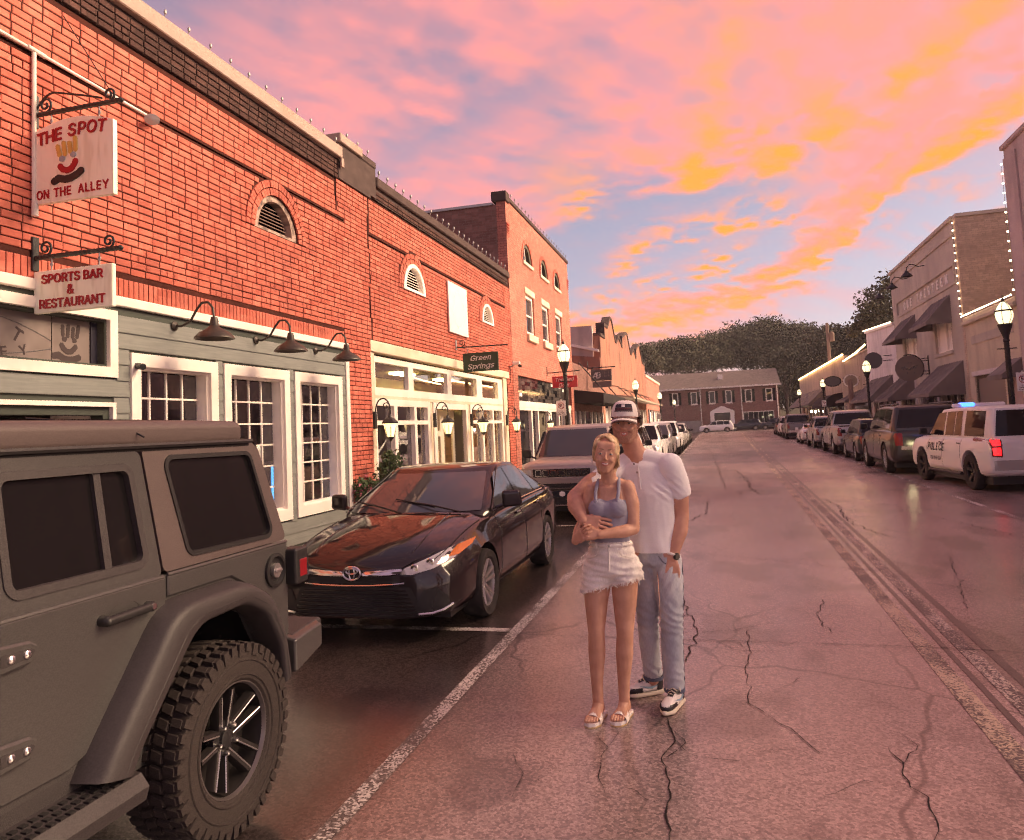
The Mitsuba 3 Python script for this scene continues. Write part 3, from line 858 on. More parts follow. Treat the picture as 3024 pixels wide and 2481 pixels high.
for cy, cz, r in cat_v:
    w = put('attic_window', wallx(half(cy, cz, r).difference(half(cy, cz + .05, r - .17)), LX - .12, LX - .02), 'olive', Cb)
    put('pane', wallx(half(cy, cz + .05, r - .17), LX - .10, LX - .094), 'glass_dark', w)
    put('glazing_bar', box(LX - .092, LX - .07, cy - .03, cy + .03, cz + .05, cz + r - .15), 'white_trim', w)
    put('sill', rbox(LX - .1, LX + .06, cy - r - .05, cy + r + .05, cz - .12, cz, .01), 'cream_stone', w)
    for m in arch_ring(cy, cz, r, r + .16, 22, LX + .02):
        put('arch_brick', m, 'brick_red', w)
for a, b, c, d in cwin:
    w = picture_frame('sash_window', Cb, a, b, c, d, .12, LX - .16, LX - .06, 'white_trim')
    for j, (z0, z1) in enumerate(((c + .12, (c + d) / 2 - .03), ((c + d) / 2 + .03, d - .12))):
        put('pane', box(LX - .14, LX - .134, a + .12, b - .12, z0, z1), 'glass_mid' if j else 'glass_dark', w)
    put('meeting_rail', box(LX - .15, LX - .09, a + .12, b - .12, (c + d) / 2 - .03, (c + d) / 2 + .03), 'white_trim', w)
    put('sill', rbox(LX - .1, LX + .10, a - .08, b + .08, c - .24, c, .01), 'cream_stone', w)
    put('lintel', rbox(LX - .1, LX + .03, a - .1, b + .1, d, d + .22, .01), 'cream_stone', w)
put('sign_band', box(LX - .25, LX - .1, 23.72, 33.2, 2.62, 3.44), 'glass_mid', Cb, label='mosaic of dark glass panels over the shop front')
pr('glass_grey', (.09, .08, .078), .08, .7)
gr = np.random.default_rng(4)
for i in range(24):
    for j in range(6):
        a, z = 23.75 + i * .39, 2.64 + j * .132
        m = ('glass_mid', 'glass_dark', 'glass_mid', 'glass_grey', 'sign_white')[int(gr.choice(5, p=[.34, .30, .12, .22, .02]))]
        put('panel', UNIT, m, Cb + '__sign_band', to=unit(LX - .1, LX - .09 + gr.uniform(0, .008), a, a + .38, z, z + .122))
put('shop_rail', box(LX - .25, LX - .04, 23.72, 33.2, 2.42, 2.62), 'white_trim', Cb)
sf = sbox(23.72, .13, 33.2, 2.42)
for a, b in ((23.95, 25.6), (25.75, 26.6), (26.75, 28.4), (29.0, 30.4), (30.6, 31.9), (32.0, 33.0)):
    sf = sf.difference(sbox(a, .13 if a in (26.75,) else .5, b, 2.32))
    put('shop_pane', box(LX - .2, LX - .19, a, b, .13, 2.32), 'glass_dark' if a != 26.75 else 'olive', Cb)
put('shop_front', wallx(sf, LX - .18, LX - .06), 'white_trim', Cb)
put('core', box(-24, LX - .32, 23.5, 33.4, .0, 8.6), 'dark_void', Cb)

# ---- D: low brick shop, then the stuccoed building with gable parapets
Lb = thing('low_brick_shop', 'low plain brick shop with dark canopy, between the tall brick building and the gabled one', 'building')
put('wall', box(-22, LX - .02, 33.8, 43.2, 2.4, 4.6), 'brick_brown', Lb)
put('wall', wally(Polygon([(-22, 4.6), (LX - .02, 4.6), (LX - .02, 5.55), (-22, 7.6)]), 42.9, 43.2), 'stucco_pink', Lb)
put('storefront', box(LX - .3, LX - .1, 33.9, 43.1, .13, 2.4), 'glass_dark', Lb)
for y in (34.1, 35.4, 36.7, 38.9, 40.2, 41.6, 42.9):
    put('post', box(LX - .1, LX - .02, y, y + .16, .13, 2.4), 'white_trim', Lb)
put('canopy', wally(Polygon([(LX, 3.35), (LX, 2.75), (LX + 1.3, 2.72), (LX + 1.3, 3.15)]), 34.0, 42.8), 'awning_dark', Lb, label='dark flat street canopy')
for y in (35.5, 39.5):
    put('stay', tube([(LX, y, 4.7), (LX + 1.2, y, 3.2)], .03, 6), 'black_iron', Lb)
Db = thing('gabled_building', 'salmon stucco building with three pointed gables along its parapet', 'building')
gp = [(43.2, 0), (43.2, 6.9), (45.0, 6.9), (45.0, 7.7), (46.6, 7.7), (48.0, 8.45), (48.8, 8.45), (50.4, 7.2), (51.0, 7.2), (52.2, 7.75), (54.2, 7.2), (54.4, 7.9), (57.2, 8.5), (58.0, 8.5), (59.9, 7.2), (60.6, 7.2), (62.3, 7.75), (64.2, 7.2), (64.4, 7.9), (67.0, 8.55), (67.8, 8.55), (70.0, 7.2), (72.4, 7.2), (72.4, 0)]
gpoly = Polygon(gp)
gw = gpoly.difference(sbox(43.9, .13, 71.8, 2.9))
put('wall', wallx(gw, LX - .4, LX), 'stucco_pink', Db)
put('coping', wallx(LineString(gp[1:-1]).buffer(.09, cap_style=2, join_style=2), LX - .45, LX + .06), 'soot_cap', Db)
put('side_wall', wally(Polygon([(-22, 0), (LX - .4, 0), (LX - .4, 7.4), (-11, 7.45), (-22, 7.3)]), 43.0, 43.3), 'plaster_mauve', Db)
put('flashing', wally(Polygon([(-12, 7.45), (LX - .05, 5.85), (LX - .05, 6.0), (-12, 7.6)]), 42.8, 42.99), 'white_trim', Db, label='sloping white flashing on the side wall')
put('core', box(-22, LX - .41, 43.35, 72.3, 0, 7.0), 'dark_void', Db)
pr('awning_metal', (.42, .35, .28), .45, .5)
put('canopy', wally(Polygon([(LX, 3.55), (LX, 3.45), (LX + 1.5, 3.2), (LX + 1.5, 3.32)]), 45.5, 72.0), 'awning_metal', Db, label='long pale metal canopy on brackets')
for i in range(7):
    put('bracket', tube([(LX, 46.5 + 4 * i, 4.1), (LX + .5, 46.5 + 4 * i, 4.0), (LX + 1.1, 46.5 + 4 * i, 3.35)], .03, 6), 'black_iron', Db)
for i in range(10):
    y = 44.2 + 2.75 * i
    put('shop_window', box(LX - .3, LX - .2, y, y + 2.3, .6, 2.7), 'glass_mid' if i % 3 else 'letter_white', Db)
    put('post', box(LX - .2, LX - .05, y + 2.3, y + 2.75, .13, 2.9), 'white_trim', Db)
put('shop_base', box(LX - .3, LX - .08, 43.9, 71.8, .13, .6), 'white_trim', Db)
Eb = thing('far_corner_shop', 'small brick corner shop with sloping parapet at the far end of the left row', 'building')
put('wall', wallx(Polygon([(72.5, .1), (72.5, 6.1), (91.2, 6.1), (91.2, .1)]).difference(sbox(73.5, .13, 90.5, 3.0)), LX - .4, LX), 'brick_far', Eb)
put('parapet', rbox(LX - .45, LX + .1, 72.4, 91.3, 6.05, 6.3, .02), 'cream_stone', Eb)
put('side_wall', box(-20, LX - .4, 72.4, 72.8, 0, 6), 'brick_brown', Eb)
for i in range(6):
    put('shop_window', box(LX - .3, LX - .15, 73.7 + 2.8 * i, 76.1 + 2.8 * i, .6, 2.8), 'letter_white' if i % 2 else 'glass_dark', Eb)
    put('post', box(LX - .15, LX - .05, 76.1 + 2.8 * i, 76.5 + 2.8 * i, .13, 3.0), 'white_trim', Eb)

# ---- F: the brick building that closes the street
Fb = thing('far_brick_building', 'long two storey brick building with shingle roof closing the far end of the street', 'building')
FX0, FX1, FY = -9.5, 9.4, 118.0
fw = sbox(FX0, 0, FX1, 6.5)
fwin = [(-5.9, -5.0), (-3.15, -2.25), (-.5, .4), (1.9, 2.8), (4.7, 5.65), (7.6, 8.55)]
fw = fw.difference(unary_union([sbox(a, 4.15, b, 6.0) for a, b in fwin] + [sbox(.1, 0, 2.4, 2.9), sbox(4.2, .9, 8.6, 2.7)]))
put('wall', wally(fw, FY, FY + .4), 'brick_brown', Fb)
put('side_wall', box(FX1 - .4, FX1, FY + .4, FY + 14, 0, 6.5), 'brick_brown', Fb)
put('core', box(FX0, FX1 - .41, FY + .5, FY + 14, 0, 6.4), 'dark_void', Fb)
rf = put('roof', trimesh.Trimesh(*[np.array(a) for a in ([(FX0 - .4, FY - .5, 6.5), (FX1 + .4, FY - .5, 6.5), (FX1 + .4, FY + 7, 9.3), (FX0 - .4, FY + 7, 9.3), (FX1 + .4, FY + 14.5, 6.5), (FX0 - .4, FY + 14.5, 6.5)], [(0, 1, 2), (0, 2, 3), (3, 2, 4), (3, 4, 5)])], process=False), 'roof_shingle', Fb)
put('gable', trimesh.Trimesh([(FX1, FY, 6.5), (FX1, FY + 14, 6.5), (FX1, FY + 7, 9.2)], [(0, 1, 2)], process=False), 'brick_brown', Fb)
put('gutter', box(FX0 - .4, FX1 + .45, FY - .62, FY - .46, 6.38, 6.58), 'white_trim', Fb)
put('cupola', box(1.0, 1.7, FY + 3.2, FY + 3.9, 7.6, 8.6), 'white_trim', rf)
for i, (a, b) in enumerate(fwin):
    w = put('window', wally(sbox(a, 4.15, b, 6.0).difference(sbox(a + .12, 4.27, b - .12, 5.88)), FY + .02, FY + .12), 'white_trim', Fb)
    m = (a + b) / 2
    for z0, z1 in ((4.27, 5.05), (5.1, 5.88)):
        for u0, u1 in ((a + .12, m - .02), (m + .02, b - .12)):
            put('pane', UNIT, 'glass_dark', w, to=unit(u0, u1, FY + .10, FY + .11, z0, z1))
    put('sill', box(a - .06, b + .06, FY - .08, FY + .02, 4.05, 4.15), 'white_trim', w)
    for u in (a - .42, b + .04):
        put('shutter', UNIT, 'dark_void', w, to=unit(u, u + .38, FY - .05, FY - .005, 4.15, 6.0))
dw = put('doorway', wally(Polygon([(-.5, 0), (-.5, 2.95), (1.25, 3.75), (3.0, 2.95), (3.0, 0), (2.4, 0), (2.4, 2.7), (.1, 2.7), (.1, 0)]), FY - .25, FY + .02), 'white_trim', Fb, label='white pedimented doorway')
put('door', box(.1, 2.4, FY + .1, FY + .16, 0, 2.7), 'glass_dark', dw)
bw_ = put('display_window', wally(sbox(4.2, .9, 8.6, 2.7).difference(unary_union([sbox(4.32 + .71 * i, 1.0, 4.98 + .71 * i, 2.6) for i in range(6)])), FY - .02, FY + .1), 'white_trim', Fb)
put('pane', box(4.2, 8.6, FY + .1, FY + .14, .9, 2.7), 'glass_dark', bw_)
for x in (-1.75, 4.15, 9.2):
    put('downpipe', tube([(x, FY - .1, 6.4), (x, FY - .1, .1)], .07, 6), 'white_trim', Fb)
put('low_wall', box(-5.4, -1.9, FY - .6, FY - .2, 0, 1.7), 'concrete', Fb)


# ---------------------------------------------------------------- right-hand buildings, in (lateral, along street, z) turned by RROT
def rput(name, mesh, m, parent=None, **k):
    return put(name, mesh, m, parent, to=RROT, **k)


def wl(poly, x0, x1):                      # polygon in (v, z)
    return wallx(poly, x0, x1)


X0 = RW
# One Thirteen
O = thing('two_storey_stucco_building', 'grey beige two storey building with a lettered sign panel and striped awnings', 'building')
ow = sbox(32.7, .1, 44.8, 9.06)
ow_win = [(34.2, 36.8, 4.05, 5.66), (40.2, 42.8, 4.05, 5.66)]
og = [(33.3, 36.4), (37.0, 40.6), (41.2, 44.4)]
oh = unary_union([sbox(a, c, b, d) for a, b, c, d in ow_win] + [sbox(a, .4, b, 2.75) for a, b in og])
rput('wall', wl(ow.difference(oh).difference(sbox(33.1, 6.62, 43.6, 7.31)), X0, X0 + .35), 'stucco_gray', O)
rput('sign_panel', wl(sbox(33.1, 6.62, 43.6, 7.31), X0 + .05, X0 + .3), 'stucco_gray', O)
rput('panel_moulding', wl(sbox(33.0, 6.54, 43.7, 7.39).difference(sbox(33.12, 6.64, 43.58, 7.29)), X0 - .05, X0 + .06), 'stucco_gray', O)
rput('cornice', rbox(X0 - .10, X0 + .3, 32.72, 44.8, 9.0, 9.16, .02), 'stucco_gray', O)
rput('moulding', box(X0 - .06, X0 + .02, 32.8, 44.7, 8.42, 8.54), 'stucco_gray', O)
rput('side_wall', box(X0, X0 + 18, 32.4, 32.71, 0, 9.02), 'brick_tan', O, label='tan painted brick side wall')
for i in range(6):
    rput('side_coping', box(X0 + 3.1 * i, X0 + 3.1 * i + 3.08, 32.34, 32.8, 9.03 + .05 * (i % 2), 9.16 + .05 * (i % 2)), 'stucco_gray', O)
rput('core', box(X0 + .4, X0 + 18, 32.75, 44.7, 0, 8.7), 'dark_void', O)


def text_r(txt, h, x, vc, zc, bold=True, depth=.03, gap=0.):
    """Lettering on a wall that faces the street from the right."""
    m = meshkit.text_mesh(txt, h, depth, bold)
    b = m.bounds
    v = m.vertices
    m.vertices = np.column_stack([x - v[:, 2], vc - (v[:, 0] - (b[0][0] + b[1][0]) / 2) * (1 + gap), zc + v[:, 1] - h / 2])
    return m


word = 'ONE THIRTEEN'
for i, ch_ in enumerate(word):
    if ch_ != ' ':
        rput('letter', text_r(ch_, .36, X0 + .045, 42.1 - i * .70, 6.96), 'letter_white', O)
for j, (a, b, c, d) in enumerate(ow_win):
    w = rput('window', wl(sbox(a, c, b, d).difference(sbox(a + .12, c + .1, (a + b) / 2 - .14, d - .1)).difference(sbox((a + b) / 2 + .14, c + .1, b - .12, d - .1)), X0 + .1, X0 + .2), 'white_trim', O)
    for u0, u1 in ((a + .12, (a + b) / 2 - .14), ((a + b) / 2 + .14, b - .12)):
        rput('pane', box(X0 + .17, X0 + .176, u0, u1, c + .1, d - .1), 'sign_white', w)
    rput('sill', rbox(X0 - .08, X0 + .1, a - .1, b + .1, c - .14, c, .01), 'stucco_gray', w)


def awning(parent, v0, v1, z1, z0, out, m, name='awning', label=None, seams=0):
    x = X0
    sh = Polygon([(x, z1), (x - out, z0), (x - out, z0 - .14), (x - out + .02, z0 - .14), (x - out + .02, z0), (x, z1 - .03)])
    sheet = wally(sh, v0, v1)
    side = [wally(Polygon([(x, z1), (x - out, z0), (x - out, z0 - .12), (x, z0 - .12)]), v, v + .01) for v in (v0, v1 - .011)]
    k = rput(name, cat([sheet] + side), m, parent, label=label)
    if seams:
        for i in range(1, seams):
            v = v0 + (v1 - v0) * i / seams
            rput('seam', tube([(x, v, z1 + .012), (x - out, v, z0 + .012)], .014, 5), m, k)
    return k


awning(O, 34.0, 37.1, 6.28, 5.25, .95, 'awning_gray', label='near upper metal awning', seams=8)
awning(O, 40.0, 43.2, 6.28, 5.25, .95, 'awning_gray', label='far upper metal awning', seams=8)
awning(O, 33.0, 36.7, 3.55, 2.35, 1.3, 'awning_gray', label='near ground floor awning', seams=10)
awning(O, 41.0, 44.6, 3.45, 2.35, 1.3, 'awning_gray', label='far ground floor awning', seams=10)
for a, b in og:
    w = rput('shop_window', wl(sbox(a, .4, b, 2.75).difference(unary_union([sbox(a + .1 + i * (b - a - .1) / 3, .8, a + (i + 1) * (b - a - .1) / 3, 2.6) for i in range(3)])), X0 + .05, X0 + .15), 'stucco_gray', O)
    rput('pane', box(X0 + .16, X0 + .17, a, b, .4, 2.75), 'glass_mid', w)
for v in (36.7, 40.9):
    rput('pier', box(X0 - .06, X0 + .02, v, v + .32, .13, 3.2), 'stucco_white', O)
for i, v in enumerate((44.0, 40.7, 37.5)):
    k = thing('sign_lamp', ('far', 'middle', 'near')[i] + ' gooseneck lamp over the lettered panel of the two storey building', 'lamp', None)
    rput('arm', tube([(X0, v, 8.15), (X0 - .25, v, 8.12), (X0 - .42, v, 8.22), (X0 - .60, v, 8.25), (X0 - .72, v, 8.12), (X0 - .75, v, 7.98)], .022, 6), 'black_iron', k)
    rput('lamp_shade', lathe([(.05, 0), (.07, -.06), (.24, -.24), (.26, -.27), (.23, -.26), (.04, -.05)], 16, at=(X0 - .75, v, 7.98)), 'black_iron', k)

# cream low building with the lit parapet
Lw = thing('low_cream_building', 'low cream stucco building with bulbs along its parapet and a boarded window', 'building')
lw = sbox(26.85, .1, 32.38, 4.85).difference(sbox(28.6, 1.0, 31.75, 2.85)).difference(sbox(26.9, .13, 28.2, 2.6))
rput('wall', wl(lw, X0, X0 + .35), 'stucco_cream', Lw)
rput('cornice', rbox(X0 - .14, X0 + .3, 26.85, 32.45, 4.80, 4.94, .02), 'stucco_cream', Lw)
rput('parapet', rbox(X0 - .06, X0 + .3, 26.85, 32.40, 4.94, 5.10, .02), 'stucco_cream', Lw)
rput('moulding', box(X0 - .03, X0 + .01, 27.4, 31.7, 4.02, 4.32), 'stucco_gray', Lw)
rput('lintel', rbox(X0 - .06, X0 + .1, 28.45, 31.9, 2.85, 3.02, .01), 'stucco_white', Lw)
rput('board', box(X0 + .08, X0 + .12, 28.6, 31.75, 1.0, 2.85), 'sign_brown', Lw, label='brown boarded shop window')
rput('board_frame', wl(sbox(28.6, 1.0, 31.75, 2.85).difference(sbox(28.72, 1.1, 31.63, 2.75)), X0 + .04, X0 + .08), 'olive', Lw)
rput('door', box(X0 + .1, X0 + .14, 26.9, 28.2, .13, 2.6), 'plaster_mauve', Lw)
rput('roof', box(X0 + .3, X0 + 18, 26.85, 32.38, 4.6, 4.75), 'soot_cap', Lw)
awning(Lw, 26.9, 28.3, 3.2, 2.7, .6, 'awning_gray')

# nearest on the right
Rn = thing('corner_building', 'tall mauve grey stucco building cut off by the right edge', 'building')
rput('wall', wl(sbox(6, .1, 26.8, 9.75), X0, X0 + 8), 'plaster_mauve', Rn)
rput('cornice', rbox(X0 - .10, X0 + 8, 6, 26.86, 9.70, 9.86, .03), 'plaster_mauve', Rn)
for v in (25.75, 20.0, 14.0):
    rput('pilaster', box(X0 - .06, X0 + .02, v, v + 1.0, .13, 9.4), 'plaster_mauve', Rn)
for v in (16.0, 21.8):
    w = rput('window', wl(sbox(v, 5.6, v + 2.4, 8.2).difference(sbox(v + .15, 5.75, v + 2.25, 8.05)), X0 - .05, X0 + .01), 'white_trim', Rn)
    rput('pane', box(X0 - .025, X0 - .02, v + .15, v + 2.25, 5.75, 8.05), 'glass_mid', w)

# white one beyond, then the dim row
W4 = thing('white_shop_building', 'pale lilac white one storey shop with a dark striped awning', 'building')
rput('wall', wl(Polygon([(44.82, .1), (53.4, .1), (53.4, 6.78), (44.82, 6.35)]).difference(sbox(45.5, .3, 52.6, 2.55)), X0, X0 + 9), 'stucco_white', W4)
rput('coping', wl(Polygon([(44.82, 6.35), (53.45, 6.78), (53.45, 6.92), (44.82, 6.49)]), X0 - .1, X0 + 9), 'stucco_white', W4)
awning(W4, 46.2, 52.9, 3.75, 2.45, 1.35, 'awning_gray', seams=14, label='long grey awning of the white shop')
rput('shop_window', box(X0 + .1, X0 + .12, 45.5, 52.6, .3, 2.55), 'glass_mid', W4)
for v in (45.6, 47.3, 49.0, 50.7, 52.4):
    rput('post', box(X0 - .02, X0 + .1, v, v + .18, .13, 2.55), 'stucco_white', W4)
G5 = thing('dim_shop', 'dim tan shop with a string of lights along its roof beside the white shop', 'building')
rput('wall', wl(sbox(53.5, .1, 63.6, 5.7).difference(sbox(54.2, .3, 63, 2.5)), X0, X0 + 9), 'stucco_tan', G5)
rput('coping', rbox(X0 - .06, X0 + 9, 53.5, 63.6, 5.7, 5.84, .02), 'stucco_tan', G5)
awning(G5, 54.0, 58.5, 3.3, 2.6, 1.5, 'awning_gray', seams=6)
rput('shop_window', box(X0 + .1, X0 + .12, 54.2, 63, .3, 2.5), 'glass_mid', G5)
G6 = thing('long_dim_building', 'long dim brown building with a continuous strip of light along its roof edge', 'building')
rput('wall', wl(sbox(63.7, .1, 103, 6.2).difference(sbox(64.5, .3, 102, 2.6)), X0, X0 + 9), 'stucco_tan', G6)
rput('end_wall', box(X0, X0 + 9, 103, 103.2, 0, 6.2), 'stucco_tan', G6)
rput('shop_window', box(X0 + .1, X0 + .12, 64.5, 102, .3, 2.6), 'glass_mid', G6)
for i in range(11):
    rput('post', box(X0 - .02, X0 + .1, 65 + 3.6 * i, 65.4 + 3.6 * i, .13, 2.6), 'door_cream' if i % 3 == 0 else 'stucco_tan', G6)
a, n_ = np.linspace(0, math.pi / 2, 9), 9
arc = Polygon([(X0, 2.3)] + [(X0 - 1.5 * math.sin(t), 2.3 + 1.1 * math.cos(t)) for t in a])
rput('canopy', wally(arc, 66.0, 75.0), 'awning_dark', G6, label='dark rounded fabric canopy')
for i in range(4):
    awning(G6, 77 + 6.2 * i, 82.6 + 6.2 * i, 4.3, 2.8, 1.6, 'awning_gray', seams=4)
for v, z in ((70.0, 1.7), (84.0, 1.9), (88.0, 2.0)):
    rput('porch_lamp', lathe([(.001, 0), (.08, .03), (.12, .14), (.08, .25), (.001, .28)], 10, at=(X0 - .3, v, z)), 'sign_white', G6, emitter=em(9, (1, .9, .55)))

# string lights
def bulbs_mesh(pts, r=.03):
    s = trimesh.creation.icosphere(subdivisions=1, radius=r)
    return cat([move(s, *p) for p in pts])


def light_string(label, pts, wire, v, c=(1, .74, .42), r=.035, name='string_lights'):
    k = thing(name, label, 'string lights')
    put('wire', tube(wire, .008, 5), 'black_iron', k)
    put('bulbs', bulbs_mesh(pts, r), 'sign_white', k, emitter=em(v, c), kind='stuff')
    return k


def along(a, b, n):
    return [tuple(np.array(a) + (np.array(b) - np.array(a)) * t) for t in np.linspace(0, 1, n)]


def R3(ps):
    return [RT(*p) for p in ps]


p = R3(along((X0 - .12, 27.0, 5.16), (X0 - .12, 32.3, 5.16), 25))
light_string('row of small warm bulbs along the parapet of the low cream building', p, p, 2.2, r=.034)
p = R3(along((X0 - .06, 32.6, 8.85), (X0 - .06, 32.55, 5.3), 13))
light_string('vertical string of bulbs up the corner of the two storey stucco building', p, p, 2.2, r=.034)
p = R3(along((X0 - .06, 26.9, 9.3), (X0 - .06, 26.9, 5.3), 14))
light_string('vertical string of bulbs up the edge of the corner building', p, p, 2.2, r=.034)
p = R3(along((X0 - .15, 45, 6.52), (X0 - .15, 53.4, 6.96), 36))
light_string('warm bulbs along the roof edge of the white shop', p, p, 1.6, r=.04)
p = R3(along((X0 - .1, 53.6, 6.1), (X0 - .1, 57, 5.9), 9) + along((X0 - .1, 57, 5.9), (X0 - .1, 63.5, 5.75), 26))
light_string('uneven string of orange lights on the dim shop', p, p, 5, (1, .55, .2), .06)
p = R3(along((X0 - .1, 63.8, 6.28), (X0 - .1, 102.8, 6.28), 420))
light_string('straight orange strip of light on the long dim building', p, p, 3.2, (1, .55, .2), .075)

# ---------------------------------------------------------------- clips and unlit bulbs on the left parapets
def bulb_clip():
    return cat([tube([(0, 0, 0), (.02, .01, .05)], .008, 5), lathe([(.001, .05), (.014, .06), (.02, .085), (.012, .11), (.001, .12)], 8, at=(.02, .01, 0))])


CLIP = ply(bulb_clip(), None, 30)
pr('bulb_pale', (.34, .30, .28), .25, .6)
k = thing('bulb_string', 'row of unlit clip bulbs along the white fascia of the restaurant', 'string lights')
for i in range(22):
    put('bulb', CLIP, 'bulb_pale', k, to=T().translate([LX + .04, 4.0 + i * .42, 6.715 if 4 + i * .42 < 11.75 else 6.93]))
k = thing('bulb_string', 'row of pale bulbs along the dark parapet cap of the shop', 'string lights')
for i in range(24):
    put('bulb', CLIP, 'bulb_pale', k, to=T().translate([LX + .03, 13.3 + i * .40, 6.65]) @ T().scale(1.25))
k = thing('bulb_string', 'row of tiny bulbs along the top of the tall brick building', 'string lights')
for i in range(20):
    put('bulb', CLIP, 'bulb_pale', k, to=T().translate([LX + .03, 23.7 + i * .5, 9.22]) @ T().scale(1.3))

# ---------------------------------------------------------------- street lamps
def acorn(r=.205):
    return lathe([(.10, 0), (.13, .01), (r * .93, .14), (r, .24), (r * .95, .33), (r * .70, .45), (r * .42, .53), (.05, .57)], 20)


def lamp_parts():
    base = lathe([(.20, 0), (.20, .12), (.16, .18), (.15, .55), (.11, .66), (.075, .72)], 16)
    fl = []
    for i in range(12):
        t = 2 * math.pi * i / 12
        fl.append(tube([(.062 * math.cos(t), .062 * math.sin(t), .7), (.048 * math.cos(t), .048 * math.sin(t), 3.2)], .014, 5, False))
    post = cat([lathe([(.066, .7), (.052, 3.2)], 16)] + fl)
    cap = lathe([(.055, 3.18), (.08, 3.22), (.06, 3.28), (.075, 3.34), (.13, 3.50), (.16, 3.60), (.17, 3.64), (.11, 3.66)], 18)
    fin = lathe([(.06, 4.21), (.03, 4.24), (.035, 4.27), (.018, 4.31), (.012, 4.36), (.001, 4.40)], 10)
    arm = tube([(-.22, 0, 3.02), (.22, 0, 3.02)], .016, 6)
    rib = [tube([(r * math.cos(t) * 1.02, r * math.sin(t) * 1.02, 3.64 + z) for r, z in ((.13, .01), (.191, .14), (.205, .24), (.195, .33), (.143, .45), (.086, .53), (.05, .57))], .007, 4) for t in np.arange(6) * math.pi / 3]
    ring = lathe([(.198, 3.96), (.206, 3.97), (.206, 3.99), (.196, 4.0)], 20)
    return dict(globe_cage=cat(rib + [ring]), base=base, post=post, lamp_cup=cap, finial=fin, banner_arm=arm)


LP = {k: ply(v, None, 40) for k, v in lamp_parts().items()}
GL = ply(move(acorn(), z=3.64), None, True)
lamps = [((-4.5, 23.9, 0), 'black street lamp in front of the tall brick building, nearest on the left', 1),
         ((-4.5, 46.9, 0), 'black street lamp before the salmon gabled building', 1), ((-4.5, 68.5, 0), 'black street lamp near the far corner shop', 1),
         ((-4.5, 94.0, 0), 'farthest left street lamp, in front of the far brick building', 1),
         (RT(6.85, 21.9), 'black street lamp before the low cream building, nearest on the right', 1), (RT(6.85, 42.2), 'black street lamp before the white shop', 1),
         (RT(6.85, 61.2), 'black street lamp before the dim shops, third on the right', 1), (RT(6.85, 81.5), 'farthest right street lamp with the lowest globe', 1),
         ]
for (x, y, z), lab, s in lamps:
    k = thing('street_lamp', lab, 'street lamp', 'street lamps with acorn globes')
    to = T().translate([x, y, .13])
    for nm, d in LP.items():
        put(nm, d, 'black_iron', k, to=to)
    put('globe', GL, 'sign_white', k, to=to, emitter=em(.48, (1.0, .86, .44)))

# ---------------------------------------------------------------- signs
def text_y(txt, h, y, xc, zc, bold=True, depth=.012, shear=0., ang=0., sx=1.):
    """Lettering that faces down the street (towards -y), reading along +x."""
    m = meshkit.text_mesh(txt, h, depth, bold)
    b = m.bounds
    v = m.vertices - [(b[0][0] + b[1][0]) / 2, h / 2, 0]
    v = np.column_stack([(v[:, 0] + shear * v[:, 1]) * sx, v[:, 1], v[:, 2]])
    c, s = math.cos(ang), math.sin(ang)
    m.vertices = np.column_stack([xc + v[:, 0] * c - v[:, 1] * s, y - v[:, 2], zc + v[:, 0] * s + v[:, 1] * c])
    return m


def spiral(cx, cz, r0, r1, turns, a0, y, rad=.011, n=26, flip=1):
    t = np.linspace(0, 1, n)
    a = a0 + flip * t * turns * 2 * math.pi
    r = r0 + (r1 - r0) * t
    return tube(np.column_stack([cx + r * np.cos(a), np.full(n, y), cz + r * np.sin(a)]), rad, 6)


def scroll_bracket(y, z, length, label, top=True):
    k = thing('sign_bracket', label, 'bracket')
    x = LX
    put('plate', rbox(x - .005, x + .022, y - .035, y + .035, z - .12, z + .20, .004), 'black_iron', k)
    n = 60
    t = np.linspace(0, 1, n)
    put('bar', tube(np.column_stack([x + t * length, np.full(n, y), np.full(n, z)]), .019 + .006 * np.abs(np.sin(t * 60)), 8), 'black_iron', k)
    put('finial', lathe([(.001, -.025), (.022, -.01), (.026, .012), (.012, .03), (.001, .036)], 10, 'x', at=(x + length, y, z)), 'black_iron', k)
    put('scroll', spiral(x + .13, z + .085, .075, .018, 1.4, -1.57, y, .011), 'black_iron', k)
    put('scroll', spiral(x + length - .12, z + .075, .065, .016, 1.4, -1.57, y, .011), 'black_iron', k)
    if top:
        s = np.linspace(0, 1, 24)
        put('stay', tube(np.column_stack([x + .02 + s * (length - .22), np.full(24, y), z + .05 + .19 * np.sin(np.minimum(s * 5, math.pi * .5)) * (1 - s) ** .9]), .010, 6), 'black_iron', k)
    return k


def hooks(parent, xs, y, z0, z1):
    for x in xs:
        put('hook', cat([tube([(x, y, z0), (x, y, z1)], .006, 6), tube([(x + .014 * math.cos(a), y, (z0 + z1) / 2 + .018 * math.sin(a)) for a in np.linspace(0, 6.28, 12)], .005, 5)]), 'galv', parent)


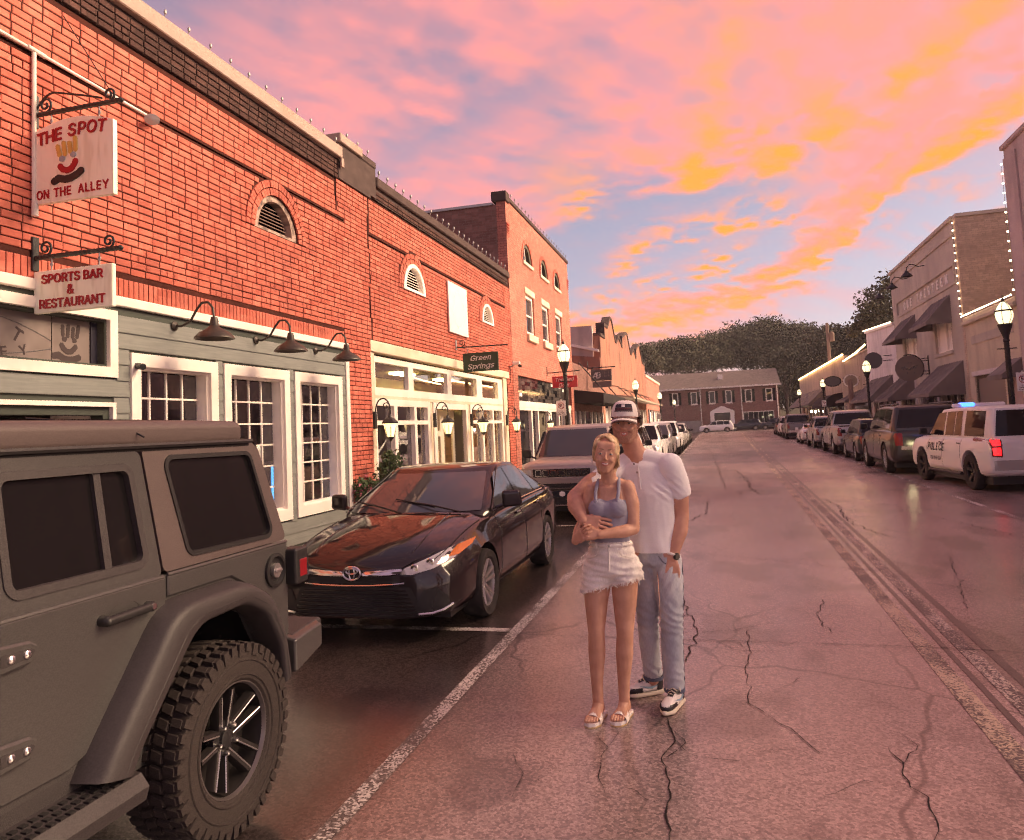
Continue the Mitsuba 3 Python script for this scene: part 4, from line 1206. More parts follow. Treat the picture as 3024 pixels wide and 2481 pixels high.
SY = 5.63
scroll_bracket(SY, 4.855, .97, 'black wrought iron scroll bracket holding the smiling face sign')
s1 = thing('hanging_sign', 'cream hanging sign with red lettering and a smiling face made of food', 'sign')
arch = Polygon([(-5.97, 3.99), (-5.09, 3.99)] + [(-5.09 - .88 * t, 4.68 + .085 * math.sin(math.pi * t)) for t in np.linspace(0, 1, 20)])
put('board', wally(arch, SY - .025, SY + .025), 'sign_cream', s1)
for ch_, x, z, a in (('T', -5.885, 4.600, .16), ('H', -5.785, 4.612, .13), ('E', -5.690, 4.624, .10), ('S', -5.535, 4.643, .05), ('P', -5.425, 4.645, .0), ('O', -5.315, 4.643, -.03), ('T', -5.205, 4.636, -.07)):
    put('letter', text_y(ch_, .112, SY - .025, x, z, depth=.012, ang=a, shear=.12, sx=1.0), 'letter_red', s1)
for ch_, x, z in zip('ONTHEALLEY', (-5.905, -5.83, -5.715, -5.643, -5.575, -5.44, -5.37, -5.31, -5.245, -5.17), (4.068, 4.07, 4.073, 4.075, 4.077, 4.08, 4.081, 4.082, 4.083, 4.084)):
    put('letter', text_y(ch_, .080, SY - .025, x, z, depth=.008, sx=.88), 'letter_red', s1)
for q, kd in spot_face(.54):
    put('emblem', wally(affinity.translate(q, -5.565, 4.365), SY - .037, SY - .0245), {'h': 'hair_yellow', 'e': 'eye_blue', 'm': 'letter_red', 'b': 'paint_black'}[kd], s1)
hooks(s1, (-5.80, -5.26), SY, 4.70, 4.85)
scroll_bracket(SY, 3.49, .95, 'black wrought iron scroll bracket holding the rectangular restaurant sign', False)
s2 = thing('hanging_sign', 'cream rectangular hanging sign with raised red restaurant lettering', 'sign')
put('board', rbox(-5.98, -5.11, SY - .025, SY + .025, 2.965, 3.355, .006), 'sign_cream', s2)
for s, z in (('SPORTS BAR', 3.275), ('RESTAURANT', 3.045)):
    put('lettering', text_y(s, .080, SY - .025, -5.545, z), 'letter_red', s2)
put('ampersand', text_y('&', .085, SY - .025, -5.56, 3.16), 'letter_red', s2)
hooks(s2, (-5.80, -5.27), SY, 3.35, 3.48)
# conduit and flood lamp
k = thing('conduit', 'white pipe along the brick wall with a drop down past the signs', 'pipe')
put('pipe', tube([(LX + .03, 1.2, 5.60), (LX + .03, 7.16, 5.43)], .017, 10), 'pipe_white', k)
put('pipe', tube([(LX + .03, 5.60, 5.46), (LX + .03, 5.60, 3.93)], .020, 10), 'pipe_white', k)
put('coupling', tube([(LX + .04, 5.60, 4.0), (LX + .04, 5.60, 3.88)], .030, 10), 'pipe_white', k)
put('coupling', tube([(LX + .04, 5.52, 5.476), (LX + .03, 5.72, 5.470)], .024, 10), 'pipe_white', k)
k = thing('flood_lamp', 'small glass flood lamp at the end of the white wall pipe', 'lamp')
put('socket', tube([(LX + .05, 7.16, 5.42), (LX + .10, 7.12, 5.38)], .045, 12), 'pipe_white', k)
put('bulb', xf(lathe([(.025, 0), (.050, .05), (.055, .075), (.001, .085)], 14), T().translate([LX + .10, 7.10, 5.38]).rotate([1, .6, 0], 115)), 'galv', k)
k = thing('guy_wire', 'thin dark guy wire from the wall to the upper sign bracket', 'wire')
put('wire', tube([(LX + .02, 5.95, 6.0), (-5.12, SY, 4.93)], .005, 5), 'black_iron', k)
# blank board, camera
put_ = thing('wall_board', 'blank cream board fixed to the brickwork between the half round vents', 'sign board')
put('board', rbox(LX + .01, LX + .05, 17.13, 18.56, 4.10, 5.34, .008), 'sign_white', put_)
o = affinity.scale(Point(17.85, 4.72).buffer(.42), 1, 1.1)
put('faded_mark', wallx(o.difference(o.buffer(-.025)), LX + .05, LX + .053), 'sign_cream', put_)
# green shop sign
k = thing('sign_bracket', 'thin dark bracket with scroll above the green sign', 'bracket')
put('bar', tube([(LX, 17.64, 3.76), (-4.68, 17.64, 3.745)], .016, 8), 'black_iron', k)
put('plate', box(LX, LX + .02, 17.60, 17.68, 3.70, 3.95), 'galv', k)
put('scroll', spiral(LX + .16, 3.87, .09, .02, 1.3, -1.57, 17.64, .010), 'black_iron', k)
g = thing('hanging_sign', 'dark green hanging sign with handwritten white lettering', 'sign')
put('board', rbox(-5.82, -4.93, 17.615, 17.665, 3.145, 3.60, .006), 'sign_green', g)
put('lettering', cat([text_y('Green', .125, 17.615, -5.36, 3.475, False, .006, .28, .03, 1.1), text_y('Springs', .125, 17.615, -5.36, 3.275, False, .006, .28, .03, 1.1)]), 'letter_white', g)
hooks(g, (-5.7, -5.05), 17.64, 3.6, 3.75)
k = thing('sign_bracket', 'thin dark bracket above the red sign on the tall brick building', 'bracket')
put('bar', tube([(LX, 28.2, 3.76), (-4.74, 28.2, 3.79)], .018, 8), 'black_iron', k)
put('plate', box(LX, LX + .02, 28.16, 28.24, 3.65, 4.0), 'black_iron', k)
g = thing('hanging_sign', 'small red hanging sign with white script behind the nearest left street lamp', 'sign')
put('board', rbox(-5.80, -4.85, 28.17, 28.23, 3.18, 3.61, .006), 'sign_red', g)
put('lettering', cat([text_y('The Red', .135, 28.17, -5.33, 3.485, False, .008, .28, .03), text_y('Door', .135, 28.17, -5.33, 3.285, False, .008, .28, .03)]), 'letter_white', g)
hooks(g, (-5.7, -4.95), 28.2, 3.61, 3.78)
k = thing('sign_bracket', 'long dark bracket above the grey sign on the low brick shop', 'bracket')
put('bar', tube([(LX, 38.1, 4.6), (-4.6, 38.1, 4.6)], .025, 8), 'black_iron', k)
put('plate', box(LX, LX + .03, 38.05, 38.15, 4.5, 4.95), 'black_iron', k)
g = thing('hanging_sign', 'dark grey hanging sign with a two letter monogram and a smaller panel below', 'sign')
put('board', rbox(-5.83, -4.80, 38.06, 38.14, 3.93, 4.49, .008), 'sign_gray', g)
put('border', wally(sbox(-5.79, 3.97, -4.84, 4.45).difference(sbox(-5.77, 3.99, -4.86, 4.43)), 38.05, 38.062), 'etched', g)
put('monogram', cat([text_y('A', .30, 38.06, -5.62, 4.21, False, .01, .25), text_y('B', .30, 38.06, -5.45, 4.21, False, .01, .1)]), 'letter_white', g)
for i in range(2):
    put('small_lettering', cat([wally(sbox(-5.27 + .095 * j, 4.27 - .16 * i, -5.27 + .095 * j + .03 + .03 * (j % 2), 4.27 - .16 * i + .07 + .03 * ((j * 3) % 2)), 38.05, 38.06) for j in range(4)]), 'etched', g)
put('lower_panel', rbox(-5.78, -4.82, 38.07, 38.13, 3.60, 3.90, .006), 'sign_brown', g)
# parking signs
def np_sign(x, y, z, label, post=None):
    k = thing('parking_sign', label, 'sign', None)
    put('plate', rbox(x - .15, x + .15, y - .004, y + .004, z, z + .46, .002), 'sign_white', k)
    c = Point(x, z + .30).buffer(.10)
    put('symbol', wally(c.difference(c.buffer(-.018)).union(affinity.rotate(sbox(x - .1, z + .292, x + .1, z + .308), -40, origin=(x, z + .3))), y - .007, y - .003), 'letter_red', k)
    put('symbol_letter', text_y('P', .11, y - .0035, x - .005, z + .30, True, .002), 'paint_black', k)
    for i, s in enumerate(('2 HR', 'PARKING', '8AM-5PM')):
        put('lettering', text_y(s, .035, y - .0035, x, z + .14 - .05 * i, True, .002), 'sign_gray', k)
    if post:
        put('post', tube([(x, y + .03, .1), (x, y + .03, z + .5)], .025, 8), 'galv', k)


np_sign(-4.5, 23.0, 2.05, 'white parking sign in front of the nearest left street lamp', True)
x, y, z = RT(6.98, 21.4)
np_sign(x, y, 2.05, 'white parking sign beside the nearest right street lamp', True)
x, y, z = RT(6.7, 60.0)
np_sign(x, y, 2.3, 'small white sign before the dim shops on the right', True)
np_sign(-4.5, 66.5, 2.0, 'small white sign by the far left street lamps', True)

# oval signs on the right, hung square to the street
def oval(lat, v, z, rx, rz, m, label, ring=None, script=True, br=True):
    k = thing('oval_sign', label, 'sign')
    e = affinity.scale(Point(lat, z).buffer(1, 24), rx, rz)
    rput('board', wally(e, v - .04, v + .04), m, k)
    rput('rim', wally(e.buffer(.03).difference(e.buffer(-.035)), v - .055, v + .055), ring or m, k)
    if script:
        t = np.linspace(0, 1, 70)
        px = lat - rx * .62 + t * rx * 1.25
        pz = z + .12 * rz * np.sin(t * 34) * (1 - .3 * t) + .10 * rz * (t - .5) + .08 * rz * np.sin(t * 9)
        rput('script', cat([tube(np.column_stack([px, np.full(70, v - .045), pz]), .012, 5)] + [tube([(lat - .1 * rx + i * .12, v - .045, z + .38 * rz), (lat - .04 * rx + i * .12, v - .045, z + .48 * rz)], .01, 5) for i in range(2)] + [tube([(lat - .2 * rx + i * .14, v - .045, z - .42 * rz), (lat - .12 * rx + i * .14, v - .045, z - .34 * rz)], .01, 5) for i in range(3)]), 'sign_gray', k)
    if br:
        rput('bracket', cat([tube([(RW, v, z + .42 * rz + .05), (lat + rx + .08, v, z + .42 * rz + .05)], .022, 6), tube([(RW, v, z - .1 * rz), (lat + rx + .08, v, z - .1 * rz)], .022, 6)]), 'black_iron', k)
    return k


k = oval(7.97, 38.16, 3.62, .55, .55, 'sign_brown', 'round mauve hanging sign with dark script on a curved iron bracket', None, True, False)
t = np.linspace(-.75, 1.9, 26)
rput('bracket', cat([tube(np.column_stack([7.97 + .60 * np.cos(t), np.full(26, 38.16), 3.62 + .62 * np.sin(t)]), .028, 6)] + [tube([(RW, 38.16, z), (8.5, 38.16, z)], .022, 6) for z in (3.32, 3.45, 3.92, 4.03)] + [tube([(RW - .03, 38.16, 3.2), (RW - .03, 38.16, 4.15)], .03, 6)]), 'black_iron', k)
oval(7.85, 46.0, 4.57, .42, .42, 'sign_gray', 'dark round hanging sign against the white shop wall', None, False)
oval(7.4, 60.0, 4.1, .56, .36, 'sign_gray', 'dark oval hanging sign beside the third right street lamp', 'black_iron', False)
oval(8.2, 57.0, 3.95, .45, .42, 'stucco_tan', 'tan round hanging sign with pale ring above the wooden pole', 'sign_white', False)
# lit wall lantern and plaque on the stucco building
k = thing('wall_lantern', 'large dark wall lantern beside the near ground floor awning', 'lantern')
rput('cage', lathe([(.05, 0), (.11, .05), (.16, .36), (.19, .40), (.10, .50), (.03, .60)], 6, at=(RW - .25, 37.45, 1.75)), 'black_iron', k)
rput('arm', tube([(RW, 37.45, 2.1), (RW - .25, 37.45, 2.42)], .02, 6), 'black_iron', k)

# ---------------------------------------------------------------- barn lamps, wall lanterns, cameras
SH = ply(lathe([(.035, .10), (.045, .06), (.05, .0), (.09, -.035), (.17, -.08), (.215, -.13), (.222, -.15), (.21, -.145), (.15, -.085), (.04, -.02)], 24), None, 35)
for i, y in enumerate((7.50, 9.13, 10.75)):
    k = thing('barn_lamp', ('first', 'second', 'third')[i] + ' bronze gooseneck barn lamp from the left on the grey siding', 'lamp', 'gooseneck lamps over the windows')
    x = LX + .02
    put('wall_plate', lathe([(.055, 0), (.055, .015), (.02, .04)], 14, 'x', at=(x, y, 3.08)), 'bronze', k)
    a = [(x, y, 3.08), (x + .10, y, 3.07), (x + .22, y, 3.12), (x + .30, y, 3.24), (x + .37, y, 3.32), (x + .46, y, 3.32), (x + .52, y, 3.25), (x + .535, y, 3.12)]
    s = np.linspace(0, 1, 30)
    u = np.linspace(0, 1, len(a))
    put('gooseneck', tube(np.column_stack([np.interp(s, u, np.array(a)[:, j]) for j in range(3)]), .014, 8), 'bronze', k)
    put('lamp_shade', SH, 'bronze', k, to=T().translate([x + .535, y, 3.04]))
    put('bulb', lathe([(.001, -.11), (.03, -.09), (.03, -.05), (.015, -.02)], 10, at=(x + .535, y, 3.04)), 'bulb_pale', k)


def lantern(y, z, label, lit=True, s=1.0):
    k = thing('wall_lantern', label, 'lantern', 'lit wall lanterns on the shop front')
    x = LX + .0
    cx = x + .20 * s
    put('wall_plate', rbox(x - .04, x + .02, y - .03 * s, y + .03 * s, z - .16 * s, z + .06 * s, .008), 'black_iron', k)
    t = np.linspace(math.pi, -.35, 18)
    put('arm', cat([tube(np.column_stack([x + .11 * s + .10 * s * np.cos(t), np.full(18, y), z + .06 * s + .16 * s * np.maximum(np.sin(t), -.5)]), .009 * s, 6), spiral(x + .15 * s, z + .12 * s, .05 * s, .012 * s, 1.1, 0, y, .007 * s)]), 'black_iron', k)
    put('roof', lathe([(.105 * s, 0), (.11 * s, .015 * s), (.07 * s, .055 * s), (.03 * s, .075 * s), (.02 * s, .10 * s), (.004, .125 * s)], 8, at=(cx, y, z - .10 * s)), 'black_iron', k)
    put('lantern_glass', lathe([(.050 * s, -.17 * s), (.092 * s, 0)], 6, at=(cx, y, z - .10 * s)), 'sign_white', k, emitter=em(.62 if lit else .6, (1.0, .70, .26)))
    bars = []
    for i in range(6):
        a = 2 * math.pi * i / 6
        bars.append(tube([(cx + .048 * s * math.cos(a), y + .048 * s * math.sin(a), z - .272 * s), (cx + .085 * s * math.cos(a), y + .085 * s * math.sin(a), z - .10 * s)], .006 * s, 5))
    put('cage', cat(bars + [lathe([(.055 * s, 0), (.03 * s, -.03 * s), (.012 * s, -.05 * s), (.001, -.06 * s)], 8, at=(cx, y, z - .27 * s))]), 'black_iron', k)


for y, l in ((12.90, 'lit wall lantern beside the brick pier, leftmost of the shop front'), (16.03, 'lit wall lantern left of the open doorway'), (18.70, 'lit wall lantern right of the open doorway'), (22.15, 'lit wall lantern on the narrow brick pier, rightmost of the shop front')):
    lantern(y, 2.06, l, True, 1.45)
lantern(27.2, 2.0, 'small lit wall lantern on the tall brick building', False, 1.3)
k = thing('security_camera', 'small black camera on the corner of the first window frame', 'camera')
put('body', tube([(LX + .06, 6.87, 2.57), (LX + .16, 6.83, 2.55)], .035, 10), 'paint_black', k)
put('mount', box(LX + .04, LX + .07, 6.85, 6.89, 2.54, 2.60), 'paint_black', k)
k = thing('security_camera', 'white and black camera with cable at the right end of the stone lintel', 'camera')
put('body', rbox(LX + .1, LX + .34, 22.66, 22.78, 3.68, 3.78, .02), 'sign_white', k)
put('lens', tube([(LX + .30, 22.70, 3.66), (LX + .38, 22.66, 3.62)], .04, 10), 'paint_black', k)
put('mount', tube([(LX, 22.74, 3.62), (LX + .15, 22.74, 3.70)], .025, 8), 'galv', k)
put('cable', tube([(LX + .01, 22.74, 3.62), (LX + .02, 22.76, 3.4), (LX + .02, 22.7, 3.15), (LX + .02, 22.5, 3.08)], .008, 5), 'paint_black', k)

# ---------------------------------------------------------------- poles
k = thing('wooden_pole', 'brown wooden pole on the right pavement before the dim shops', 'utility pole')
rput('post', tube([(7.6, 53.3, 0), (7.62, 53.3, 3.9)], [.18, .15], 10), 'pole_wood', k)
k = thing('utility_pole', 'pale utility pole with transformer rising behind the right hand shops', 'utility pole')
rput('post', tube([(11.2, 92, 0), (11.2, 92, 12.0)], [.24, .16], 10), 'pole_wood', k)
rput('transformer', lathe([(.001, 0), (.28, 0), (.3, .9), (.2, 1.05), (.001, 1.1)], 14, at=(11.6, 92.0, 9.9)), 'pole_wood', k)

# ---------------------------------------------------------------- trees
def leaf_cloud(r, c, rad, n_cl, per, leaf, seed, hole=.0):
    """Clumps spread through an ellipsoid's volume, each a spray of small leaf faces."""
    q = np.random.default_rng(seed)
    d = q.normal(size=(n_cl, 3))
    d /= np.linalg.norm(d, axis=1, keepdims=True)
    d[:, 2] = np.where(d[:, 2] < -.55, -d[:, 2], d[:, 2])
    cl = np.array(c) + d * (q.random((n_cl, 1)) ** .45) * np.array(rad)
    keep = meshkit.noise(cl * .45, seed) > hole
    cl = cl[keep]
    n = len(cl)
    cr = q.uniform(.55, 1.25, (n, 1, 1)) * np.mean(rad) * .24
    pts = cl[:, None, :] + np.clip(q.normal(size=(n, per, 3)), -1.5, 1.5) * np.clip(1, 0, 1) * cr * np.array([1, 1, .75])
    pts = pts.reshape(-1, 3)
    m = len(pts)
    a = q.normal(size=(m, 3))
    a /= np.linalg.norm(a, axis=1, keepdims=True)
    b = np.cross(a, q.normal(size=(m, 3)))
    b /= np.linalg.norm(b, axis=1, keepdims=True)
    s = (leaf * q.uniform(.6, 1.4, (m, 1)))
    v = np.stack([pts - a * s, pts + b * s * .55, pts + a * s, pts - b * s * .55], 1).reshape(-1, 3)
    i = np.arange(m) * 4
    f = np.vstack([np.stack([i, i + 1, i + 2], 1), np.stack([i, i + 2, i + 3], 1)])
    return trimesh.Trimesh(v, f, process=False)


pr('leaf_dark', proc(lambda p, n, uv: mix((.045, .046, .034), (.085, .082, .055), noise(p.x * .8, p.y * .8, p.z * .8))), .7, .3)
pr('leaf_mid', proc(lambda p, n, uv: mix((.058, .060, .040), (.11, .105, .065), noise(p.x * .9, p.y * .9, p.z * .9))), .7, .3)
pr('bark', proc(lambda p, n, uv: mix((.06, .05, .045), (.12, .10, .09), fbm(p.x * 6, p.y * 6, p.z * 2, 3))), .9, .2)


def tree(x, y, base, cz, rad, label, m, n_cl, per, leaf, seed, hole=.3, group='trees behind the far end of the street'):
    q = np.random.default_rng(seed + 100)
    k = thing('tree', label, 'tree', group)
    top = cz + rad[2] * .3
    tr_ = [tube([(x, y, base), (x + .1, y, (base + cz) / 2), (x - .1, y, top)], [.05 * rad[0] + .14, .04 * rad[0] + .1, .06], 8)]
    for i in range(9):
        a = q.uniform(0, 6.28)
        z0 = base + (cz - base) * q.uniform(.45, 1.0)
        e = np.array([x + rad[0] * .75 * math.cos(a), y + rad[1] * .75 * math.sin(a), cz + rad[2] * q.uniform(-.4, .75)])
        s = np.array([x, y, z0])
        tr_.append(tube([s, s + (e - s) * .5 + [0, 0, .3], e], [.02 * rad[0] + .05, .05, .02], 5))
    put('trunk', cat(tr_), 'bark', k)
    put('crown', leaf_cloud(None, (x, y, cz), rad, n_cl, per, leaf, seed, hole), m, k)


TREES = [(-11.8, 135, 12.2, (4.5, 4, 4.2), 'low rounded tree at the far left behind the gabled building', 'leaf_mid', 60, .28),
         (-8.0, 141, 12.6, (5.5, 5, 5.0), 'bushy tree left of the bigger one behind the far brick building', 'leaf_mid', 90, .25),
         (-3.6, 143, 13.4, (5.5, 5, 5.0), 'rounded tree with a lumpy top left of the centre line', 'leaf_mid', 90, .25),
         (.4, 146, 13.2, (5.0, 5, 5.6), 'tree between the lumpy one and the tallest dark tree', 'leaf_mid', 90, .25),
         (6.3, 150, 14.0, (7.0, 6, 7.2), 'large dark tree above the roof of the far brick building', 'leaf_dark', 150, .12),
         (11.2, 152, 14.2, (8.0, 6, 8.2), 'tallest dark tree right of the centre of the skyline', 'leaf_dark', 170, .12),
         (16.2, 150, 13.6, (6.5, 6, 7.2), 'dark tree right of the tallest one with twiggy top', 'leaf_dark', 140, .2),
         (11.6, 131, 9.6, (3.6, 3.2, 4.6), 'thin tree with sky gaps at the right end of the far roof', 'leaf_dark', 46, .36),
         (16.6, 137, 8.6, (5.0, 4, 5.5), 'low dark tree behind the farthest right street lamp', 'leaf_dark', 90, .15),
         (19.5, 128, 11.3, (6.2, 5, 5.6), 'broad dark tree behind the long dim building', 'leaf_dark', 130, .15),
         (24.5, 125, 11.8, (5.0, 5, 6.0), 'dark tree partly hidden by the white shop', 'leaf_dark', 100, .2)]
for i, (x, y, cz, rad, lab, m, n_cl, hole) in enumerate(TREES):
    rad = tuple(r * q for r, q in zip(rad, (.85, .8, .66)))
    tree(x, y, 0, cz, rad, lab, m, n_cl, 150, .23, 40 + i, hole)
tree(14.0, 74, 0, 9.9, (1.7, 1.6, 2.0), 'small open tree left of the two storey stucco building', 'leaf_mid', 34, 60, .17, 61, .3, None)
tree(16.3, 76, 0, 11.0, (2.3, 2.2, 3.0), 'open tree behind the corner of the two storey stucco building', 'leaf_mid', 46, 60, .18, 62, .3, None)
put('hill', trimesh.Trimesh([(-120, 160, -.5), (120, 160, -.5), (120, 180, 3.5), (-120, 180, 3.5), (120, 228, 4), (-120, 228, 4)], [(0, 1, 2), (0, 2, 3), (3, 2, 4), (3, 4, 5)], process=False), 'leaf_dark', kind='structure')
far = []
for i in range(16):
    x, y, z = -52 + 7.2 * i, 166 + (i * 37) % 9, 5.2 + (i * 53) % 3
    far.append(leaf_cloud(None, (x, y, z), (5.2, 4, 3.8), 60, 80, .40, 80 + i, .15))
    far.append(tube([(x, y, -.5), (x + .3, y, z)], [.3, .12], 6))
put('woodland', cat(far), 'leaf_dark', label='far off wood that reads as one dark mass behind the trees', cat_='wood', kind='stuff')

# ---------------------------------------------------------------- planters in front of the brick pier
def planter(x, y, h, label, seed, flowers, up):
    k = thing('potted_plant', label, 'plant')
    put('pot', lathe([(.14, 0), (.19, .3), (.21, .34), (.18, .34), (.17, .30), (.001, .30)], 18, at=(x, y, .13)), 'sign_gray', k)
    q = np.random.default_rng(seed)
    st = []
    for i in range(14):
        a, r = q.uniform(0, 6.28), q.uniform(.05, .24)
        st.append(tube([(x, y, .42), (x + r * .4 * math.cos(a), y + r * .4 * math.sin(a), .42 + h * .4), (x + r * math.cos(a), y + r * math.sin(a), .40 + h * q.uniform(.6, 1))], .005, 4))
    put('stems', cat(st), 'leaf_mid', k)
    put('foliage', leaf_cloud(None, (x, y, .42 + h * .55), (.27, .27, h * .5), 34, 26, .032 if not up else .04, seed, .05), 'leaf_green', k)
    if flowers:
        put('blossom', leaf_cloud(None, (x, y, .42 + h * .6), (.29, .29, h * .45), 26, 7, .022, seed + 1, .05), 'blossom_pink', k)


pr('leaf_green', (.06, .10, .035), .6)
pr('blossom_pink', (.62, .16, .24), .6)
pr('pole_wood', proc(lambda p, n, uv: mix((.20, .13, .10), (.32, .24, .20), fbm(p.x * 9, p.y * 9, p.z * .8, 3))), .9, .2)
planter(-5.78, 12.02, .55, 'potted plant with pink flowers in front of the brick pier', 5, True, False)
planter(-5.55, 12.55, .95, 'tall leafy potted plant beside the left display window', 9, False, True)


# ---------------------------------------------------------------- vehicles
def hull(pts, r, n=8):
    """A rounded solid: the hull of equal balls."""
    s = trimesh.creation.uv_sphere(radius=1.0, count=[n, n]).vertices
    rr = np.broadcast_to(r, (len(pts),))
    return trimesh.convex.convex_hull(np.vstack([np.array(p) + s * q for p, q in zip(pts, rr)]))


def to_m3(m):
    return m3.Manifold(m3.Mesh(np.asarray(m.vertices, np.float32), np.asarray(m.faces, np.uint32)))


def from_m3(m):
    q = m.to_mesh()
    return trimesh.Trimesh(q.vert_properties[:, :3], q.tri_verts, process=False)


def fine(poly, size):
    g = [q for q in getattr(poly, 'geoms', [poly]) if not q.is_empty]
    out = []
    for q in g:
        v, f = trimesh.creation.triangulate_polygon(q.segmentize(size), engine='earcut')
        v3 = np.column_stack([v, np.zeros(len(v))])
        v3, f = trimesh.remesh.subdivide_to_size(v3, np.asarray(f), size, max_iter=12)
        m = trimesh.Trimesh(v3, f, process=True)
        m.fix_normals()
        out.append(m)
    return cat(out)


def rpoly(pts, r=.03):
    p = Polygon(pts)
    return p.buffer(-r).buffer(r, 6)


class Car:
    """A lofted car body: local x right, y forward, z up."""

    def __init__(s, st, gh, R, axf, axr, tw, bevel=.05):
        from scipy.interpolate import PchipInterpolator
        s.st = np.array(st, float)
        s.R, s.axf, s.axr, s.tw = R, axf, axr, tw
        f = s.st[:, 0]
        s.fit = PchipInterpolator(f, s.st[:, 1:])
        s.f0, s.f1 = f[0], f[-1]
        s.bevel = bevel
        s.gh = gh

    def section(s, f):
        zb, zs, zt, w, ws = s.fit(f)
        h = zs - zb
        return np.array([(0, zb), (w * .86, zb), (w * .965, zb + .07 * h), (w, zb + .22 * h), (w * 1.0, zb + .55 * h), (w * .992, zb + .74 * h), (ws + .012, zs - .07 * h), (ws, zs - .02 * h), (ws - .035, zs), (ws * .80, zs + .72 * (zt - zs)), (ws * .42, zs + .95 * (zt - zs)), (0, zt)])

    def half(s, f, z):
        out = np.zeros(len(f))
        for i, (a, b) in enumerate(zip(f, z)):
            q = s.section(np.clip(a, s.f0, s.f1))[1:9]
            out[i] = np.interp(b, q[:, 1], q[:, 0])
        return out

    def body(s, cut=True, n=56):
        u = np.linspace(0, 1, n)
        fs = s.f0 + (s.f1 - s.f0) * (.5 - .5 * np.cos(np.pi * u)) * .5 + (s.f1 - s.f0) * u * .5
        rings = []
        for f in fs:
            q = s.section(f)
            full = np.vstack([q, q[-2:0:-1] * [-1, 1]])
            rings.append(np.column_stack([full[:, 0], np.full(len(full), f), full[:, 1]]))
        m = len(rings[0])
        v = np.vstack(rings)
        i, j = np.meshgrid(np.arange(n - 1), np.arange(m), indexing='ij')
        a, b, c, d = i * m + j, i * m + (j + 1) % m, (i + 1) * m + (j + 1) % m, (i + 1) * m + j
        fc = np.vstack([np.stack([a, c, b], -1).reshape(-1, 3), np.stack([a, d, c], -1).reshape(-1, 3)])
        k = len(v)
        v = np.vstack([v, rings[0].mean(0), rings[-1].mean(0)])
        j = np.arange(m)
        fc = np.vstack([fc, np.stack([j, (j + 1) % m, np.full(m, k)], 1), np.stack([(n - 1) * m + j, np.full(m, k + 1), (n - 1) * m + (j + 1) % m], 1)])
        mesh = trimesh.Trimesh(v, fc, process=True)
        mesh.fix_normals()
        if cut:
            M_ = to_m3(mesh)
            for ax in (s.axf, s.axr):
                for sx in (-1, 1):
                    c = m3.Manifold.cylinder(.5, s.R * 1.17, s.R * 1.17, 40).rotate([0, 90, 0]).translate([sx * (s.tw + .02) - .25 - .0, ax, s.R * 1.02])
                    M_ = M_ - c
            mesh = from_m3(M_)
        return mesh

    # greenhouse: rounded-rectangle rings that lean in towards the roof
    def g(s, t):
        G = s.gh
        fr = G['wb'] + (G['wt'] - G['wb']) * (t * .9 + .1 * t * t)
        rr = G['rb'] + (G['rt'] - G['rb']) * (t * .9 + .1 * t * t)
        w = G['w0'] + (G['w1'] - G['w0']) * (t ** 1.15)
        return fr, rr, w

    def gz(s, t, f):
        G = s.gh
        k = np.clip((f - G['rb']) / (G['wb'] - G['rb']), 0, 1)
        zb = G['zr'] + (G['zf'] - G['zr']) * k
        kr = np.clip((f - G['rt']) / (G['wt'] - G['rt']), 0, 1)
        top = G['z1'] + (G['z2'] - G['z1']) * (1 - (2 * kr - 1) ** 2)
        return zb + (top - zb) * t

    def gside(s, f, t):
        fr, rr, w = s.g(t)
        c, h = (fr + rr) / 2, (fr - rr) / 2
        n = s.gh.get('n', 7)
        return w * np.maximum(1 - np.abs(np.clip((f - c) / h, -1, 1)) ** n, 0) ** (1 / n)

    def gfront(s, x, t, front=True):
        fr, rr, w = s.g(t)
        c, h = (fr + rr) / 2, (fr - rr) / 2
        n = s.gh.get('nf', 2.6)
        bow = s.gh.get('bow', .12)
        k = np.clip(np.abs(x) / w, 0, 1)
        return (fr - bow * (k ** n)) if front else (rr + bow * .6 * (k ** n))

    def ring(s, t, m=72):
        fr, rr, w = s.g(t)
        xs = np.linspace(-1, 1, 17)
        P = []
        bow = s.gh.get('bow', .12)
        fe, re = fr - bow, rr + .6 * bow
        r = s.gh.get('cr', .07)
        # front edge left to right, right side, rear edge, left side
        for k in xs:
            P.append((k * (w - r), s.gfront(k * (w - r), t)))
        for k in np.linspace(0, 1, 22):
            P.append((w, fe - r - .02 + (re - fe + 2 * r + .04) * k))
        for k in xs[::-1]:
            P.append((k * (w - r), s.gfront(k * (w - r), t, False)))
        for k in np.linspace(0, 1, 22):
            P.append((-w, re + r + .02 - (re - fe + 2 * r + .04) * k))
        return np.array(P)

    def greenhouse(s):
        rings = []
        for t in (-.25, 0, .2, .4, .6, .8, .93, 1.0):
            P = s.ring(max(t, 0)) if t >= 0 else s.ring(0)
            rings.append(np.column_stack([P, s.gz(t, P[:, 1])]))
        P = s.ring(1.0)
        c = P.mean(0)
        for k, dz in ((.96, .018), (.85, .032), (.6, .045), (.3, .05), (.02, .052)):
            Q = c + (P - c) * k
            rings.append(np.column_stack([Q, s.gz(1.0, Q[:, 1]) + dz * s.gh.get('crown', 1.0)]))
        m = len(P)
        v = np.vstack(rings)
        i, j = np.meshgrid(np.arange(len(rings) - 1), np.arange(m), indexing='ij')
        a, b, c_, d = i * m + j, i * m + (j + 1) % m, (i + 1) * m + (j + 1) % m, (i + 1) * m + j
        fc = np.vstack([np.stack([a, c_, b], -1).reshape(-1, 3), np.stack([a, d, c_], -1).reshape(-1, 3)])
        mesh = trimesh.Trimesh(v, fc, process=True)
        if (mesh.face_normals[:, 2] * mesh.area_faces).sum() < 0:
            mesh.invert()
        return mesh

